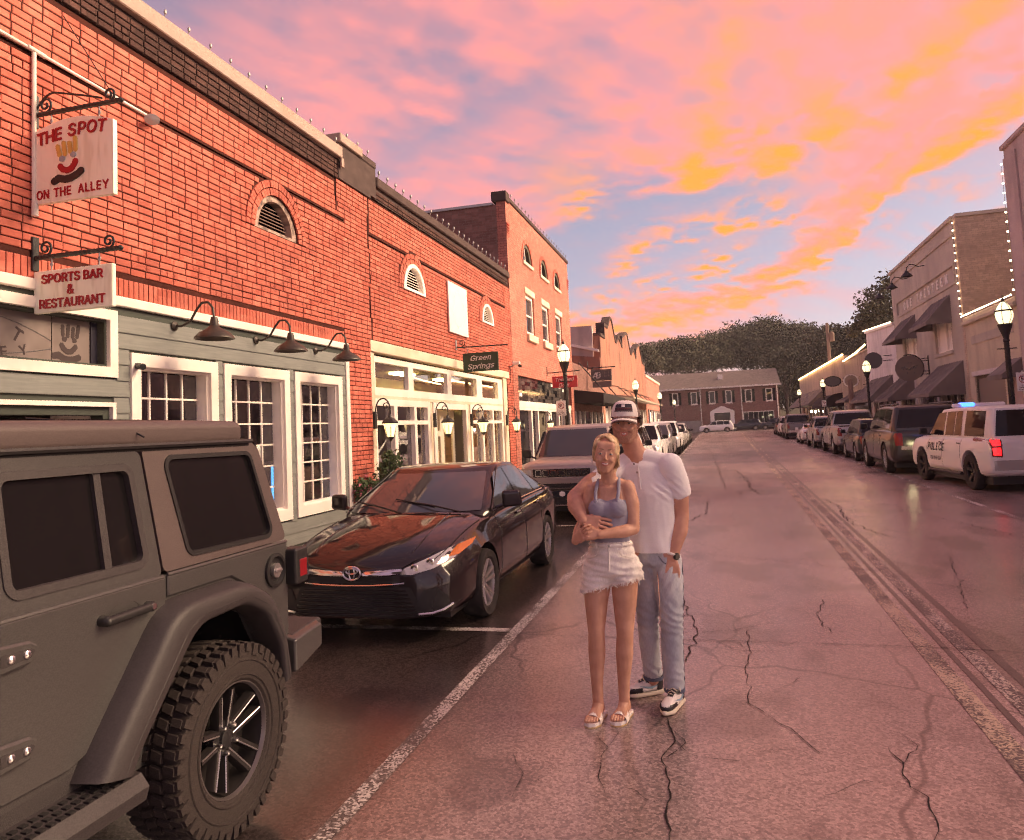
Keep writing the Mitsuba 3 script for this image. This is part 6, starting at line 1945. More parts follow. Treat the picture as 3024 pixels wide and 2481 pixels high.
for p in tl:
    t_ = ppart('tail_light', tahoe.on_end(p, False, .008), 'lamp_red', True)
    for q in (rpoly([(.72, .95), (.715, 1.10), (.83, 1.105), (.865, 1.06), (.865, .95)], .015), rpoly([(.72, .755), (.72, .915), (.865, .915), (.865, .77)], .015)):
        q = q if p.centroid.x > 0 else mirror_poly(q)
        ppart('lit_lens', tahoe.on_end(q, False, .014), 'lamp_red', True, t_, emitter=em(.9, (1.0, .012, .015)))
lb = ppart('light_bar', hull([(-.52, .30, 1.80), (.52, .30, 1.80), (-.50, .42, 1.80), (.50, .42, 1.80)], .045), 'sign_white')
ppart('blue_lens', hull([(-.36, .28, 1.815), (-.14, .28, 1.815), (-.36, .44, 1.815), (-.14, .44, 1.815)], .05), 'lamp_clear', 40, lb, emitter=em(1.6, (.012, .12, 1.0)))
ppart('side_step', cat([tube([(sx * .95, 1.0, .32), (sx * .95, -.95, .32)], .035, 8) for sx in (-1,)]), 'plastic_black')
ppart('side_step', tube([(.95, 1.0, .32), (.95, -.95, .32)], .035, 8), 'chrome')


def side_text(car, txt, h, f0, z, sx, stretch=1.0, bold=True):
    m = meshkit.text_mesh(txt, h, .003, bold)
    v = m.vertices.copy()
    f = f0 + sx * (-1) * 0 - (v[:, 0] * stretch if sx < 0 else -v[:, 0] * stretch)
    zz = z + v[:, 1]
    x = car.half(f, zz) + .012 + v[:, 2]
    return trimesh.Trimesh(np.column_stack([sx * x, f, zz]), m.faces, process=False)


for i, ch_ in enumerate('POLICE'):
    ppart('door_letter', side_text(tahoe, ch_, .17, 1.02 - .182 * i, .78, -1), 'plastic_black')
for i, ch_ in enumerate('SENECA'):
    ppart('door_letter_small', side_text(tahoe, ch_, .085, .82 - .115 * i, .56, -1), 'sign_gray')
for sx in (-1, 1):
    ppart('lit_headlight', tahoe.on_end(affinity.scale(rpoly([(.54, .77), (.54, .87), (.74, .88), (.76, .80)], .02), sx, 1, origin=(0, 0)), True, .012), 'lamp_clear', True, pk + '__headlight', emitter=em(7.0, (1.0, .86, .45)))
ax_, ay_ = place_r(5.12, 25.05)
ak, ato = build_car('suv', 'dark grey SUV lit by headlamps from behind, in front of the police car', ax_, ay_, ADEG, 'paint_dark', 1.12, 'car', 'cars parked along the right kerb', racks=True)
put('chrome_strip', suv.on_end(rpoly([(-.70, .60), (-.70, .68), (.70, .68), (.70, .60)], .01), False, .010), 'chrome', ak, to=ato)
put('window_decal', cat([lathe([(.02, 0), (.035, 0)], 14, 'y', at=(-.45 + .1 * i, -2.31, 1.12)) for i in range(2)]), 'letter_white', ak, to=ato) if False else None
for kd, lat, v, m, sc, lab, ct in [('suv', 5.05, 31.0, 'paint_navy', .90, 'small black car between the dark grey SUV and the silver pickup', 'car'),
                                   ('pickup', 5.15, 37.0, 'paint_silver', 1.08, 'silver grey pickup with large wheels in the right row', 'pickup truck'),
                                   ('pickup', 4.95, 43.9, 'paint_silver', .95, 'smaller silver truck beyond the silver grey pickup', 'pickup truck'),
                                   ('sport', 4.95, 51.0, 'paint_white', 1.0, 'low white sports car in the right row', 'car'),
                                   ('pickup', 5.0, 63.5, 'paint_grey', 1.08, 'grey pickup with a dark tailgate, far along the right row', 'pickup truck'),
                                   ('pickup', 5.0, 71.5, 'paint_white', 1.0, 'white truck just beyond the far grey pickup', 'pickup truck'),
                                   ('suv', 5.0, 79.0, 'paint_dark', .95, 'dark car at the far end of the right row', 'car')]:
    x_, y_ = place_r(lat, v)
    build_car(kd, lab, x_, y_, ADEG, m, sc, ct, 'cars parked along the right kerb', 'car_glass')
# ---- across the end of the street
build_car('suv', 'pale blue white SUV crossing the far end of the street', .3, 106.5, 90, 'paint_white', .95, 'car')
for i, (x, lab) in enumerate(((4.2, 'dark parked car left of the hedge at the far building'), (8.2, 'dark parked car by the lit display window at the far building'))):
    build_car('suv', lab, x, 112.5, 90, 'paint_navy', .95, 'car')


# ---------------------------------------------------------------- the grey off-roader on the left, tail towards the sedan (built in world axes, nose at -y)
jk = thing('off_road_car', 'dusty grey boxy off road car with black fender flare filling the lower left', 'car')
JX0, JX1 = -2.205, -3.62                     # right (street) side, left side
BELT = 1.172


def jput(nm, mesh, m, parent=None, smooth=30, label=None, **k):
    return put(nm, mesh, m, parent or jk, smooth, label=label, **k)


def lean(m, k=.155):
    """The upper body leans in above the belt line, on both sides."""
    v = m.vertices.copy()
    c = (JX0 + JX1) / 2
    v[:, 0] -= np.sign(v[:, 0] - c) * np.maximum(v[:, 2] - BELT, 0) * k
    q = m.copy()
    q.vertices = v
    return q


def bevel_plate(poly, x_in, x_out, c=.008):
    """A panel on the street side whose outer rim is chamfered (street side is +x)."""
    a = wallx(poly, x_in, x_out - c)
    inner = poly.buffer(-c, join_style=1)
    P, Q = poly.exterior, inner.exterior
    out = [a, wallx(inner, x_out - c - .0005, x_out)]
    n = 220
    p = np.array([P.interpolate(t, normalized=True).coords[0] for t in np.linspace(0, 1, n, endpoint=False)])
    q = np.array([Q.interpolate(Q.project(Point(*t))).coords[0] for t in p])
    v = np.vstack([np.column_stack([np.full(n, x_out - c), p]), np.column_stack([np.full(n, x_out), q])])
    i = np.arange(n)
    j = (i + 1) % n
    f = np.vstack([np.stack([i, j, j + n], 1), np.stack([i, j + n, i + n], 1)])
    m = trimesh.Trimesh(v, f, process=False)
    if m.face_normals[:, 0].mean() < 0:
        m.invert()
    return cat(out + [m])


RWY, JR = 3.005, .408                       # rear axle, tyre radius
FWY = .05
arch_out = [(2.22, .56), (2.27, .64), (2.595, 1.035), (2.70, 1.075), (3.13, 1.075), (3.325, .975), (3.435, .74), (3.47, .56)]
arch_in = [(2.40, .52), (2.45, .60), (2.735, .915), (2.81, .955), (3.10, .965), (3.26, .885), (3.375, .70), (3.40, .52)]
well = Polygon(arch_in + [(3.40, .2), (2.40, .2)])
fo = [(-.58 + (a - 2.22), b) for a, b in arch_out]
fi = [(-.58 + (a - 2.22), b) for a, b in arch_in]
fwell = Polygon(fi + [(fi[-1][0], .2), (fi[0][0], .2)])
tub = sbox(-.98, .50, 3.62, BELT).difference(well).difference(fwell)
tub_m = cat([wallx(tub, JX0 - .06, JX0 - .012), wallx(tub, JX1 + .012, JX1 + .06)])
jput('tub', cat([tub_m, box(JX1 + .05, JX0 - .05, 3.55, 3.62, .50, BELT), box(JX1 + .05, JX0 - .05, 1.0, 3.55, .45, .52)]), 'paint_jeep')
jput('wheel_well', cat([box(JX0 - .50, JX0 - .45, 2.3, 3.5, .3, 1.1), box(JX0 - .50, JX0 - .05, 2.36, 2.40, .35, 1.0), box(JX0 - .50, JX0 - .05, 3.40, 3.44, .35, 1.0), box(JX0 - .50, JX0 - .02, 2.3, 3.5, .985, 1.02), box(JX0 - .50, JX0 - .45, -.6, .7, .3, 1.1)]), 'plastic_black')
# quarter panel, doors: separate pressed panels with dark gaps
quarter = sbox(2.705, .56, 3.615, BELT).difference(Polygon(arch_out + [(3.47, .3), (2.22, .3)]).buffer(.004))
jput('quarter_panel', bevel_plate(quarter.buffer(-.004), JX0 - .02, JX0, .006), 'paint_jeep')
dcut = Polygon([(1.93, .605), (2.20, .605), (2.30, .635), (2.40, .72), (2.655, 1.0), (2.69, 1.06), (2.69, BELT), (1.93, BELT)])
d2 = jput('door', bevel_plate(dcut.buffer(-.02).buffer(.016, 8), JX0 - .02, JX0 + .006, .007), 'paint_jeep', label='dusty grey rear door with exposed hinges')
fd = sbox(.98, .605, 1.925, BELT)
d1 = jput('door', bevel_plate(fd.buffer(-.03).buffer(.026, 8), JX0 - .02, JX0 + .006, .007), 'paint_jeep', label='grey front door, mostly outside the frame')
jput('cowl_panel', bevel_plate(sbox(.66, .62, .975, BELT).buffer(-.004), JX0 - .02, JX0, .006), 'paint_jeep')
# door frames above the belt with dark panes
for dk, a, b, st in ((d2, 1.94, 2.685, 2.40), (d1, 1.0, 1.92, None)):
    fr = rpoly([(a, BELT - .01), (b, BELT - .01), (b - .03, 1.685), (a, 1.685)], .035)
    gl = rpoly([(a + .05 if a > 1.5 else a + .05, 1.235), (b - .075, 1.235), (b - .10, 1.625), (a + .05, 1.625)], .045)
    jput('window_frame', lean(bevel_plate(fr.difference(gl).buffer(0) if False else fr.difference(gl), JX0 - .045, JX0 - .008, .004) if False else cat([wallx(fr.difference(gl), JX0 - .05, JX0 - .010)])), 'paint_jeep', dk)
    jput('window_pane', lean(wallx(gl.buffer(.02), JX0 - .034, JX0 - .030)), 'car_glass', dk)
    rim = gl.buffer(.014).difference(gl.buffer(-.016))
    jput('window_seal', lean(wallx(rim, JX0 - .035, JX0 - .004)), 'flare', dk)
    if st:
        jput('window_post', lean(wallx(sbox(st, 1.235, st + .035, 1.625), JX0 - .032, JX0 - .012)), 'flare', dk)
# belt sill highlights
jput('belt_rail', lean(cat([tube([(JX0 - .004, 1.94, BELT - .004), (JX0 - .004, 2.68, BELT - .004)], .010, 8), tube([(JX0 - .006, 2.71, BELT), (JX0 - .006, 3.61, BELT)], .008, 8)])), 'paint_jeep')
# hard top: side with its quarter window, roof, back
side = rpoly([(2.70, BELT + .01), (3.625, BELT + .01), (3.50, 1.66), (3.44, 1.705), (2.67, 1.705)], .03)
qgl = Polygon([(2.86, 1.225), (3.515, 1.215), (3.415, 1.65), (2.785, 1.655)]).buffer(-.05).buffer(.05, 8)
jput('hard_top', lean(cat([wallx(side.difference(qgl), JX0 - .06, JX0 - .012)])), 'jeep_top')
jput('quarter_window', lean(wallx(qgl.buffer(.02), JX0 - .032, JX0 - .026)), 'car_glass')
jput('window_seal', lean(wallx(qgl.buffer(.006).difference(qgl.buffer(-.014)), JX0 - .03, JX0 - .006)), 'plastic_black')
jput('far_side', lean(wallx(sbox(.7, BELT, 3.6, 1.70), JX1, JX1 + .03)), 'jeep_top')
jput('tailgate_window', lean(box(JX1 + .06, JX0 - .06, 3.545, 3.56, BELT, 1.70)), 'car_glass')
jput('tailgate', rbox(JX1 + .08, JX0 - .08, 3.60, 3.64, .60, BELT, .01), 'paint_jeep')
rx0, rx1 = JX0 - .115, JX1 + .115
rf_pts = [(x, y, z) for x in (rx0 - .06, rx1 + .06) for y in (.62, 3.40) for z in (1.735, 1.765)] + [((rx0 + rx1) / 2, y, 1.80) for y in (.8, 3.2)]
jput('roof', hull(rf_pts, .045, 12), 'jeep_top')
jput('rain_gutter', cat([tube([(rx0 + .035, .7, 1.705), (rx0 + .035, 3.43, 1.705)], .012, 6), tube([(JX0 - .095, 1.95, 1.688), (JX0 - .095, 3.42, 1.688)], .008, 6)]), 'plastic_black')
jput('roof_seam', tube([(rx0 + .02, 2.69, 1.74), (rx0 - .10, 2.69, 1.80), ((rx0 + rx1) / 2, 2.69, 1.85)], .004, 5), 'plastic_black')
jput('windscreen', trimesh.Trimesh([(JX0 - .08, .62, BELT), (JX1 + .08, .62, BELT), (JX1 + .16, .78, 1.70), (JX0 - .16, .78, 1.70)], [(0, 1, 2), (0, 2, 3)], process=False), 'car_glass')
jput('bonnet', hull([(x, y, z) for x in (JX0 - .12, JX1 + .12) for y, z in ((.62, 1.14), (-.85, 1.06), (-.85, .8), (.62, .8))], .04, 8), 'paint_jeep')
jput('grille', rbox(JX1 + .12, JX0 - .12, -.95, -.88, .62, 1.06, .02), 'paint_jeep')
jput('seat_back', cat([rbox(x - .22, x + .22, 2.05, 2.2, .8, 1.45, .05) for x in (-2.62, -3.2)]), 'dark_void')


# flares: swept trapezoid lip with a rounded outer edge
def flare(out, inn):
    from scipy.interpolate import interp1d
    o, q = np.array(out), np.array(inn)
    n = 60

    def res(p):
        s = np.r_[0, np.cumsum(np.linalg.norm(np.diff(p, axis=0), axis=1))]
        u = np.linspace(0, s[-1], n)
        c = np.column_stack([np.interp(u, s, p[:, k]) for k in (0, 1)])
        for _ in range(3):
            c[1:-1] = (c[:-2] + 2 * c[1:-1] + c[2:]) / 4
        return c
    A, B = res(o), res(q)
    # cross-section: root at the body, top shoulder, rounded edge, lip, underside
    sec = [(0.0, JX0 - .02), (0.02, JX0 + .012), (.12, JX0 + .085), (.30, JX0 + .108), (.62, JX0 + .115), (.88, JX0 + .108), (1.0, JX0 + .085), (1.0, JX0 - .04), (.6, JX0 - .04)]
    v = np.vstack([np.column_stack([np.full(n, x), A + (B - A) * k]) for k, x in sec])
    m = len(sec)
    i, j = np.meshgrid(np.arange(m - 1), np.arange(n - 1), indexing='ij')
    a, b, c, d = i * n + j, i * n + j + 1, (i + 1) * n + j + 1, (i + 1) * n + j
    f = np.vstack([np.stack([a, b, c], -1).reshape(-1, 3), np.stack([a, c, d], -1).reshape(-1, 3)])
    e0, e1 = np.arange(m) * n, np.arange(m) * n + n - 1
    caps = [(e0[0], e0[k + 1], e0[k]) for k in range(1, m - 1)] + [(e1[0], e1[k], e1[k + 1]) for k in range(1, m - 1)]
    return trimesh.Trimesh(v, np.vstack([f, np.array(caps)]), process=False)


jput('fender_flare', flare(arch_out, arch_in), 'flare', smooth=40)
jput('fender_flare', flare(fo, fi), 'flare', smooth=40)
lipA = np.array(arch_in) * .88 + np.array(arch_out) * .12
jput('flare_groove', tube(np.column_stack([np.full(len(arch_in), JX0 + .112), np.array(arch_in) * .66 + np.array(arch_out) * .34]), .003, 5), 'plastic_black', jk + '__fender_flare')
# rocker and side step
jput('rocker', wallx(Polygon([(.62, .62), (2.36, .62), (2.46, .55), (2.46, .44), (.62, .44)]), JX0 - .06, JX0 - .012), 'flare')
stp = jput('side_step', wally(Polygon([(JX0 - .02, .53), (JX0 + .10, .515), (JX0 + .135, .47), (JX0 + .12, .42), (JX0 - .02, .40)]), .5, 2.43), 'flare')
for i in range(26):
    for j in range(3):
        jput('tread_stud', UNIT, 'plastic_black', stp, to=T().translate([JX0 + .02 + .035 * j, 1.40 + .038 * i + .019 * (j % 2), .527 - .012 * (JX0 * 0 + j) * .3]).scale([.022, .022, .006]))
# hinges and handle
for z in (.755, 1.055):
    h = jput('hinge', bevel_plate(rpoly([(1.88, z - .045), (2.03, z - .035), (2.06, z - .012), (2.06, z + .018), (2.03, z + .038), (1.88, z + .05)], .012), JX0, JX0 + .030, .008), 'paint_jeep', d2)
    jput('hinge_recess', wallx(rpoly([(1.92, z - .020), (2.03, z - .014), (2.045, z + .006), (2.03, z + .014), (1.92, z + .020)], .006), JX0 + .029, JX0 + .0315), 'flare', d2)
    for y in (1.955, 2.012):
        jput('hinge_bolt', lathe([(.013, 0), (.013, .006), (.007, .010), (.001, .011)], 10, 'x', at=(JX0 + .031, y, z)), 'chrome', d2)
    jput('hinge_pin', tube([(JX0 + .030, 1.885, z - .055), (JX0 + .030, 1.885, z + .055)], .016, 10), 'paint_jeep', d2)
jput('door_handle', hull([(JX0 + .038, 2.345, 1.074), (JX0 + .040, 2.57, 1.079)], .0175, 10), 'plastic_black', d2, 40)
jput('handle_cup', xf(lathe([(.060, 0), (.055, -.012), (.02, -.02), (.001, -.021)], 20, 'x'), T().translate([JX0 + .0075, 2.46, 1.082]).scale([1, 1.25, .62])), 'flare', d2, 40)
for y in (2.345, 2.575):
    jput('handle_mount', hull([(JX0 + .005, y, 1.076), (JX0 + .03, y, 1.076)], .020, 8), 'plastic_black', d2, 40)
jput('lock_cylinder', lathe([(.001, .0), (.011, .0), (.012, -.012)], 14, 'x', at=(JX0 + .058, 2.56, 1.08)), 'chrome', d2)
# fuel filler, tail lamp, bumper
fz, fyy = 1.045, 3.485
jput('fuel_door', cat([lathe([(.085, 0), (.085, .016), (.070, .020), (.062, .004), (.001, .002)], 28, 'x', at=(JX0 - .002, fyy, fz))]), 'plastic_black')
jput('fuel_cap', cat([lathe([(.036, 0), (.036, .018), (.001, .020)], 18, 'x', at=(JX0 + .002, fyy, fz)), rbox(JX0 + .015, JX0 + .032, fyy - .030, fyy + .030, fz - .009, fz + .009, .004)]), 'rim_silver', jk + '__fuel_door')
tlk = jput('tail_light', hull([(x, y, z) for x in (JX0 - .03, JX0 + .045) for y in (3.61, 3.70) for z in (.965, 1.115)], .018, 8), 'plastic_black', None, 40)
jput('red_lens', rbox(JX0 + .058, JX0 + .066, 3.625, 3.695, .985, 1.075, .003), 'lamp_red', tlk)
jput('red_lens', rbox(JX0 - .02, JX0 + .040, 3.716, 3.727, .98, 1.09, .004), 'lamp_red', tlk)
jput('bumper', hull([(x, y, z) for x in (JX1 - .02, JX0 + .02) for y, z in ((3.60, .68), (3.86, .70), (3.86, .58), (3.60, .53))], .022, 8), 'flare', None, 40)
jput('bumper_cap', hull([(JX0 + .06, y, z) for y, z in ((3.56, .67), (3.80, .69), (3.80, .60), (3.56, .54))] + [(JX0 + .005, y, z) for y, z in ((3.56, .68), (3.84, .70), (3.84, .58), (3.56, .53))], .018, 8), 'paint_jeep', None, 40)
# wheels with blocky treads
def jeep_wheel(x, y, flip=False, ang=8.0):
    to = T().translate([x, y, JR]).rotate([1, 0, 0], ang)
    if flip:
        to = to @ T().rotate([0, 0, 1], 180)
    R, h, rr = JR, .125, .225
    k = thing_wheel = put('wheel', JW['rim'], 'rim_dark', jk, to=to)
    put('tyre', JW['tyre'], 'dust', k, to=to)
    for nm, m in (('tread_block', 'dust'), ('shoulder_block', 'dust'), ('sidewall_rib', 'dust')):
        put(nm, JW[nm], m, k, to=to, kind='stuff')
    put('spoke', JW['spoke'], 'rim_dark', k, to=to, kind='stuff')
    put('spoke_edge', JW['spoke_edge'], 'rim_silver', k, to=to, kind='stuff')
    put('rim_lip', JW['lip'], 'rim_mid', k, to=to)
    put('hub_cap', JW['hub'], 'plastic_black', k, to=to)
    for i in range(5):
        put('lug_nut', JW['nut'], 'chrome', k, to=to @ T().rotate([1, 0, 0], 72 * i + 20).translate([.062, 0, .060]))
    return k


pr('rim_mid', (.20, .18, .175), .35, .5, .7)
R, h, rr = JR, .128, .238


def block(a0, a1, x0, x1, r0, r1, sk_=0.):
    v = []
    for r, e in ((r0, 0), (r1, .012)):
        for a, x in ((a0 + e, x0 + e * .2), (a1 - e, x0 + e * .2), (a1 - e + sk_, x1 - e * .2), (a0 + e + sk_, x1 - e * .2)):
            v.append((x, r * math.cos(a), r * math.sin(a)))
    return trimesh.convex.convex_hull(np.array(v))


tb, sb = [], []
NB = 44
for i in range(NB):
    a = 2 * math.pi * i / NB
    w = 2 * math.pi / NB
    tb += [block(a + .10 * w, a + .82 * w, .006, .058, R - .018, R - .002, .25 * w), block(a + .45 * w, a + 1.18 * w, -.058, -.006, R - .018, R - .002, -.25 * w),
           block(a + .05 * w, a + .72 * w, .064, .118, R - .026, R - .005, .15 * w), block(a + .45 * w, a + 1.1 * w, -.118, -.064, R - .026, R - .005, -.15 * w)]
    for sx in (1, -1):
        o = .05 * w if sx > 0 else .45 * w
        s1 = block(a + o, a + o + .74 * w, sx * .112, sx * .1335, R - .062 if i % 2 else R - .045, R - .010, 0)
        sb.append(s1)
sp, se = [], []
for i in range(5):
    for sg in (-1, 1):
        a = 2 * math.pi * i / 5 + .35
        d = sg * .235
        p0 = np.array([.052, .055 * math.cos(a + sg * .55), .055 * math.sin(a + sg * .55)])
        p1 = np.array([.090, .212 * math.cos(a + d * .95), .212 * math.sin(a + d * .95)])
        t = (p1 - p0) / np.linalg.norm(p1 - p0)
        b = np.cross(t, [1, 0, 0])
        v = []
        for p in (p0, p1):
            v += [p + b * .014, p - b * .014, p + b * .009 + [.012, 0, 0], p - b * .009 + [.012, 0, 0], p + b * .016 - [.03, 0, 0], p - b * .016 - [.03, 0, 0]]
        sp.append(trimesh.convex.convex_hull(np.array(v)))
        se.append(tube([p0 + b * .0095 * sg + [.0125, 0, 0], p1 + b * .0095 * sg + [.0125, 0, 0]], .0032, 5))
JW = dict(tyre=ply(lathe([(rr - .006, -.10), (rr + .012, -.122), (.30, -h), (.345, -h), (R - .035, -.125), (R - .022, -.10), (R - .022, .10), (R - .035, .125), (.345, h), (.30, h), (rr + .012, .122), (rr - .006, .10)], 56, 'x'), None, 30),
          rim=ply(cat([lathe([(rr, -.10), (rr * .94, -.08), (rr * .92, .03), (rr * .97, .085), (rr, .105)], 44, 'x'), lathe([(.001, .0), (rr * .93, .0)], 30, 'x')]), None, 30),
          tread_block=ply(cat(tb), None), shoulder_block=ply(cat(sb), None), spoke=ply(cat(sp), None, 25), spoke_edge=ply(cat(se), None),
          sidewall_rib=ply(cat([lathe([(.262, .124), (.266, .130), (.270, .126)], 56, 'x'), lathe([(.322, .129), (.326, .1335), (.330, .129)], 56, 'x')]), None, 30),
          lip=ply(lathe([(rr * .955, .095), (rr * .985, .112), (rr * 1.005, .112), (rr * 1.01, .10)], 48, 'x'), None, 30),
          hub=ply(lathe([(.078, .02), (.078, .056), (.040, .060), (.038, .072), (.030, .076), (.001, .078)], 26, 'x'), None, 30),
          nut=ply(lathe([(.011, -.005), (.012, .012), (.008, .024), (.001, .028)], 10, 'x'), None, 30))
for x, y, fl in ((JX0 - .02, RWY, False), (JX0 - .02, FWY, False), (JX1 + .02, RWY, True), (JX1 + .02, FWY, True)):
    jeep_wheel(x, y, fl)
put('axle', tube([(JX0 - .1, RWY, .42), (JX1 + .1, RWY, .42)], .05, 8), 'plastic_black', jk)


# ---------------------------------------------------------------- the couple
SPH = trimesh.creation.icosphere(subdivisions=2, radius=1.0).vertices


def ball(p, r):
    return np.array(p) + SPH * (np.array(r) if hasattr(r, '__len__') else r)


def bone(*nodes):
    """Hull of consecutive balls: nodes are (point, radius or radii)."""
    out = []
    for a, b in zip(nodes[:-1], nodes[1:]):
        out.append(to_m3(trimesh.convex.convex_hull(np.vstack([ball(*a), ball(*b)]))))
    return out


def blob(*nodes):
    return [to_m3(trimesh.convex.convex_hull(np.vstack([ball(*a) for a in nodes])))]


def fuse(parts):
    return m3.Manifold.batch_boolean(parts, m3.OpType.Add)


def soft(parts, length=.016, it=14, lamb=.5):
    m = from_m3(fuse(parts).refine_to_length(length))
    m = trimesh.Trimesh(m.vertices, m.faces, process=True)
    trimesh.smoothing.filter_taubin(m, lamb=lamb, nu=lamb + .02, iterations=it)
    return m


def folds(m, fn):
    q = m.copy()
    n = m.vertex_normals
    q.vertices = m.vertices + n * fn(m.vertices)[:, None]
    return q


def fold_noise(v, sx, sy, sz, amp, seed, sharp=1.4):
    w = meshkit.fbm(v * np.array([sx, sy, sz]), 3, seed)
    return amp * (np.abs(2 * w - 1) ** (1 / sharp) - .45) * 2


def finger(base, d, up, lens, curl, r, spread=0.):
    """A finger as a chain of three bones that bends towards -up."""
    d, up = np.array(d, float), np.array(up, float)
    pts, p, a = [np.array(base, float)], np.array(base, float), 0.0
    for L, c in zip(lens, curl):
        a += c
        p = p + L * (math.cos(a) * d - math.sin(a) * up)
        pts.append(p)
    rr = np.linspace(r, r * .78, len(pts))
    return bone(*[(q, k) for q, k in zip(pts, rr)])


def hand(wrist, d, back, side, curl=(.3, .5, .4), s=1.0, thumb=(.5, .3), per=(0, .1, .2, .3)):
    """d: wrist to knuckles; back: normal of the back of the hand; side: from the little finger to the thumb. Palm, four unequal fingers and a thumb from the side of the palm."""
    d, back = np.array(d, float), np.array(back, float)
    d /= np.linalg.norm(d)
    back -= d * (back @ d)
    back /= np.linalg.norm(back)
    sd = np.cross(d, back)
    sd *= np.sign(sd @ np.array(side)) or 1
    w = np.array(wrist, float)
    out = []
    kn = [w + d * (.088 - .004 * abs(i - 1.2)) * s + sd * (.030 - .0205 * i) * s for i in range(4)]
    out += blob((w, .021 * s), (w + sd * .012 * s, .019 * s), (kn[0] - back * .003, .0135 * s), (kn[3] - back * .003, .012 * s), (w + d * .04 * s + sd * .026 * s, .015 * s), (w + d * .045 * s - sd * .024 * s, .014 * s))
    for i, (L, r) in enumerate(((.044, .0092), (.049, .0096), (.045, .0090), (.035, .0080))):
        c = [q + per[i] * .5 for q in curl]
        fd = d + sd * (.10 - .07 * i)
        out += finger(kn[i], fd / np.linalg.norm(fd), back, (L * s, L * .62 * s, L * .46 * s), c, r * s)
    tb = w + d * .028 * s + sd * .024 * s
    td = d * math.cos(thumb[0] + .25) + sd * math.sin(thumb[0] + .25) - back * .25
    td /= np.linalg.norm(td)
    t2 = td + d * thumb[1] * .8 - back * .2 * thumb[1]
    t2 /= np.linalg.norm(t2)
    out += bone((tb, .0125 * s), (tb + td * .036 * s, .0105 * s), (tb + td * .036 * s + t2 * .030 * s, .0092 * s), (tb + td * .036 * s + t2 * .052 * s, .0072 * s))
    return out


def skin_fn(a, b, blush):
    def fn(p, n, uv):
        g = fbm(p.x * 22, p.y * 22, p.z * 22, 3)
        return mix(a, b, smoothstep(.3, .7, g)) * (.95 + .1 * noise(p.x * 190, p.y * 190, p.z * 190))
    return fn


pr('skin_man', proc(skin_fn((.58, .31, .22), (.50, .25, .175), 0)), .48, .4)
pr('skin_woman', proc(skin_fn((.60, .33, .225), (.53, .275, .18), 0)), .42, .45)
pr('skin_leg', proc(skin_fn((.50, .25, .16), (.43, .205, .13), 0)), .38, .45)


def jersey(c, k=.08):
    c = np.array(c, float)
    d = c * (1 - k)

    def fn(p, n, uv):
        return mix(c.tolist(), d.tolist(), fbm(p.x * 30, p.y * 30, p.z * 60, 3)) * (.96 + .08 * cell_rand(p.x * 500, p.y * 500, p.z * 500))
    return fn


def denim(c, e):
    def fn(p, n, uv):
        w = fbm(p.x * 10, p.y * 10, p.z * 5, 3)
        return mix(c, e, smoothstep(.32, .68, w)) * (.88 + .24 * noise(p.x * 260, p.y * 260, p.z * 70))
    return fn


pr('shirt_white', proc(jersey((.80, .76, .78))), .9, .2, 0, 0, sheen=.3)
pr('tank_grey', proc(jersey((.33, .32, .40), .2)), .85, .2, 0, 0, sheen=.3)
pr('jeans', proc(denim((.50, .51, .54), (.36, .38, .43))), .9, .15)
pr('jeans_dark', (.10, .11, .16), .9, .15)
pr('shorts_white', proc(denim((.86, .82, .76), (.74, .69, .63))), .9, .15)
pr('hair_blonde', proc(lambda p, n, uv: mix((.66, .47, .27), (.30, .185, .10), smoothstep(.3, .75, fbm(p.x * 60, p.y * 30, p.z * 26, 3)))), .42, .5)
pr('hair_brown', (.055, .028, .018), .5, .5)
pr('stubble', proc(lambda p, n, uv: mix((.46, .24, .17), (.30, .155, .11), noise(p.x * 260, p.y * 260, p.z * 260))), .7, .3)
pr('brow_fair', (.22, .12, .07), .6)
pr('lip', (.46, .15, .13), .35, .5)
pr('teeth', (.82, .78, .72), .25, .5)
pr('eye_white', (.72, .68, .65), .15, .6)
pr('iris', (.05, .035, .03), .12, .7)
pr('cap_white', proc(jersey((.78, .70, .66))), .85, .2)
pr('cap_brown', proc(jersey((.17, .115, .105))), .85, .2)
pr('patch_dark', (.045, .04, .055), .8, .2)
pr('patch_red', (.22, .06, .05), .8, .2)
pr('sole_cream', (.72, .64, .50), .6, .3)
pr('leather_white', (.80, .74, .69), .4, .45)
pr('leather_black', (.018, .016, .018), .35, .5)
pr('swoosh_blue', (.26, .40, .50), .4, .4)


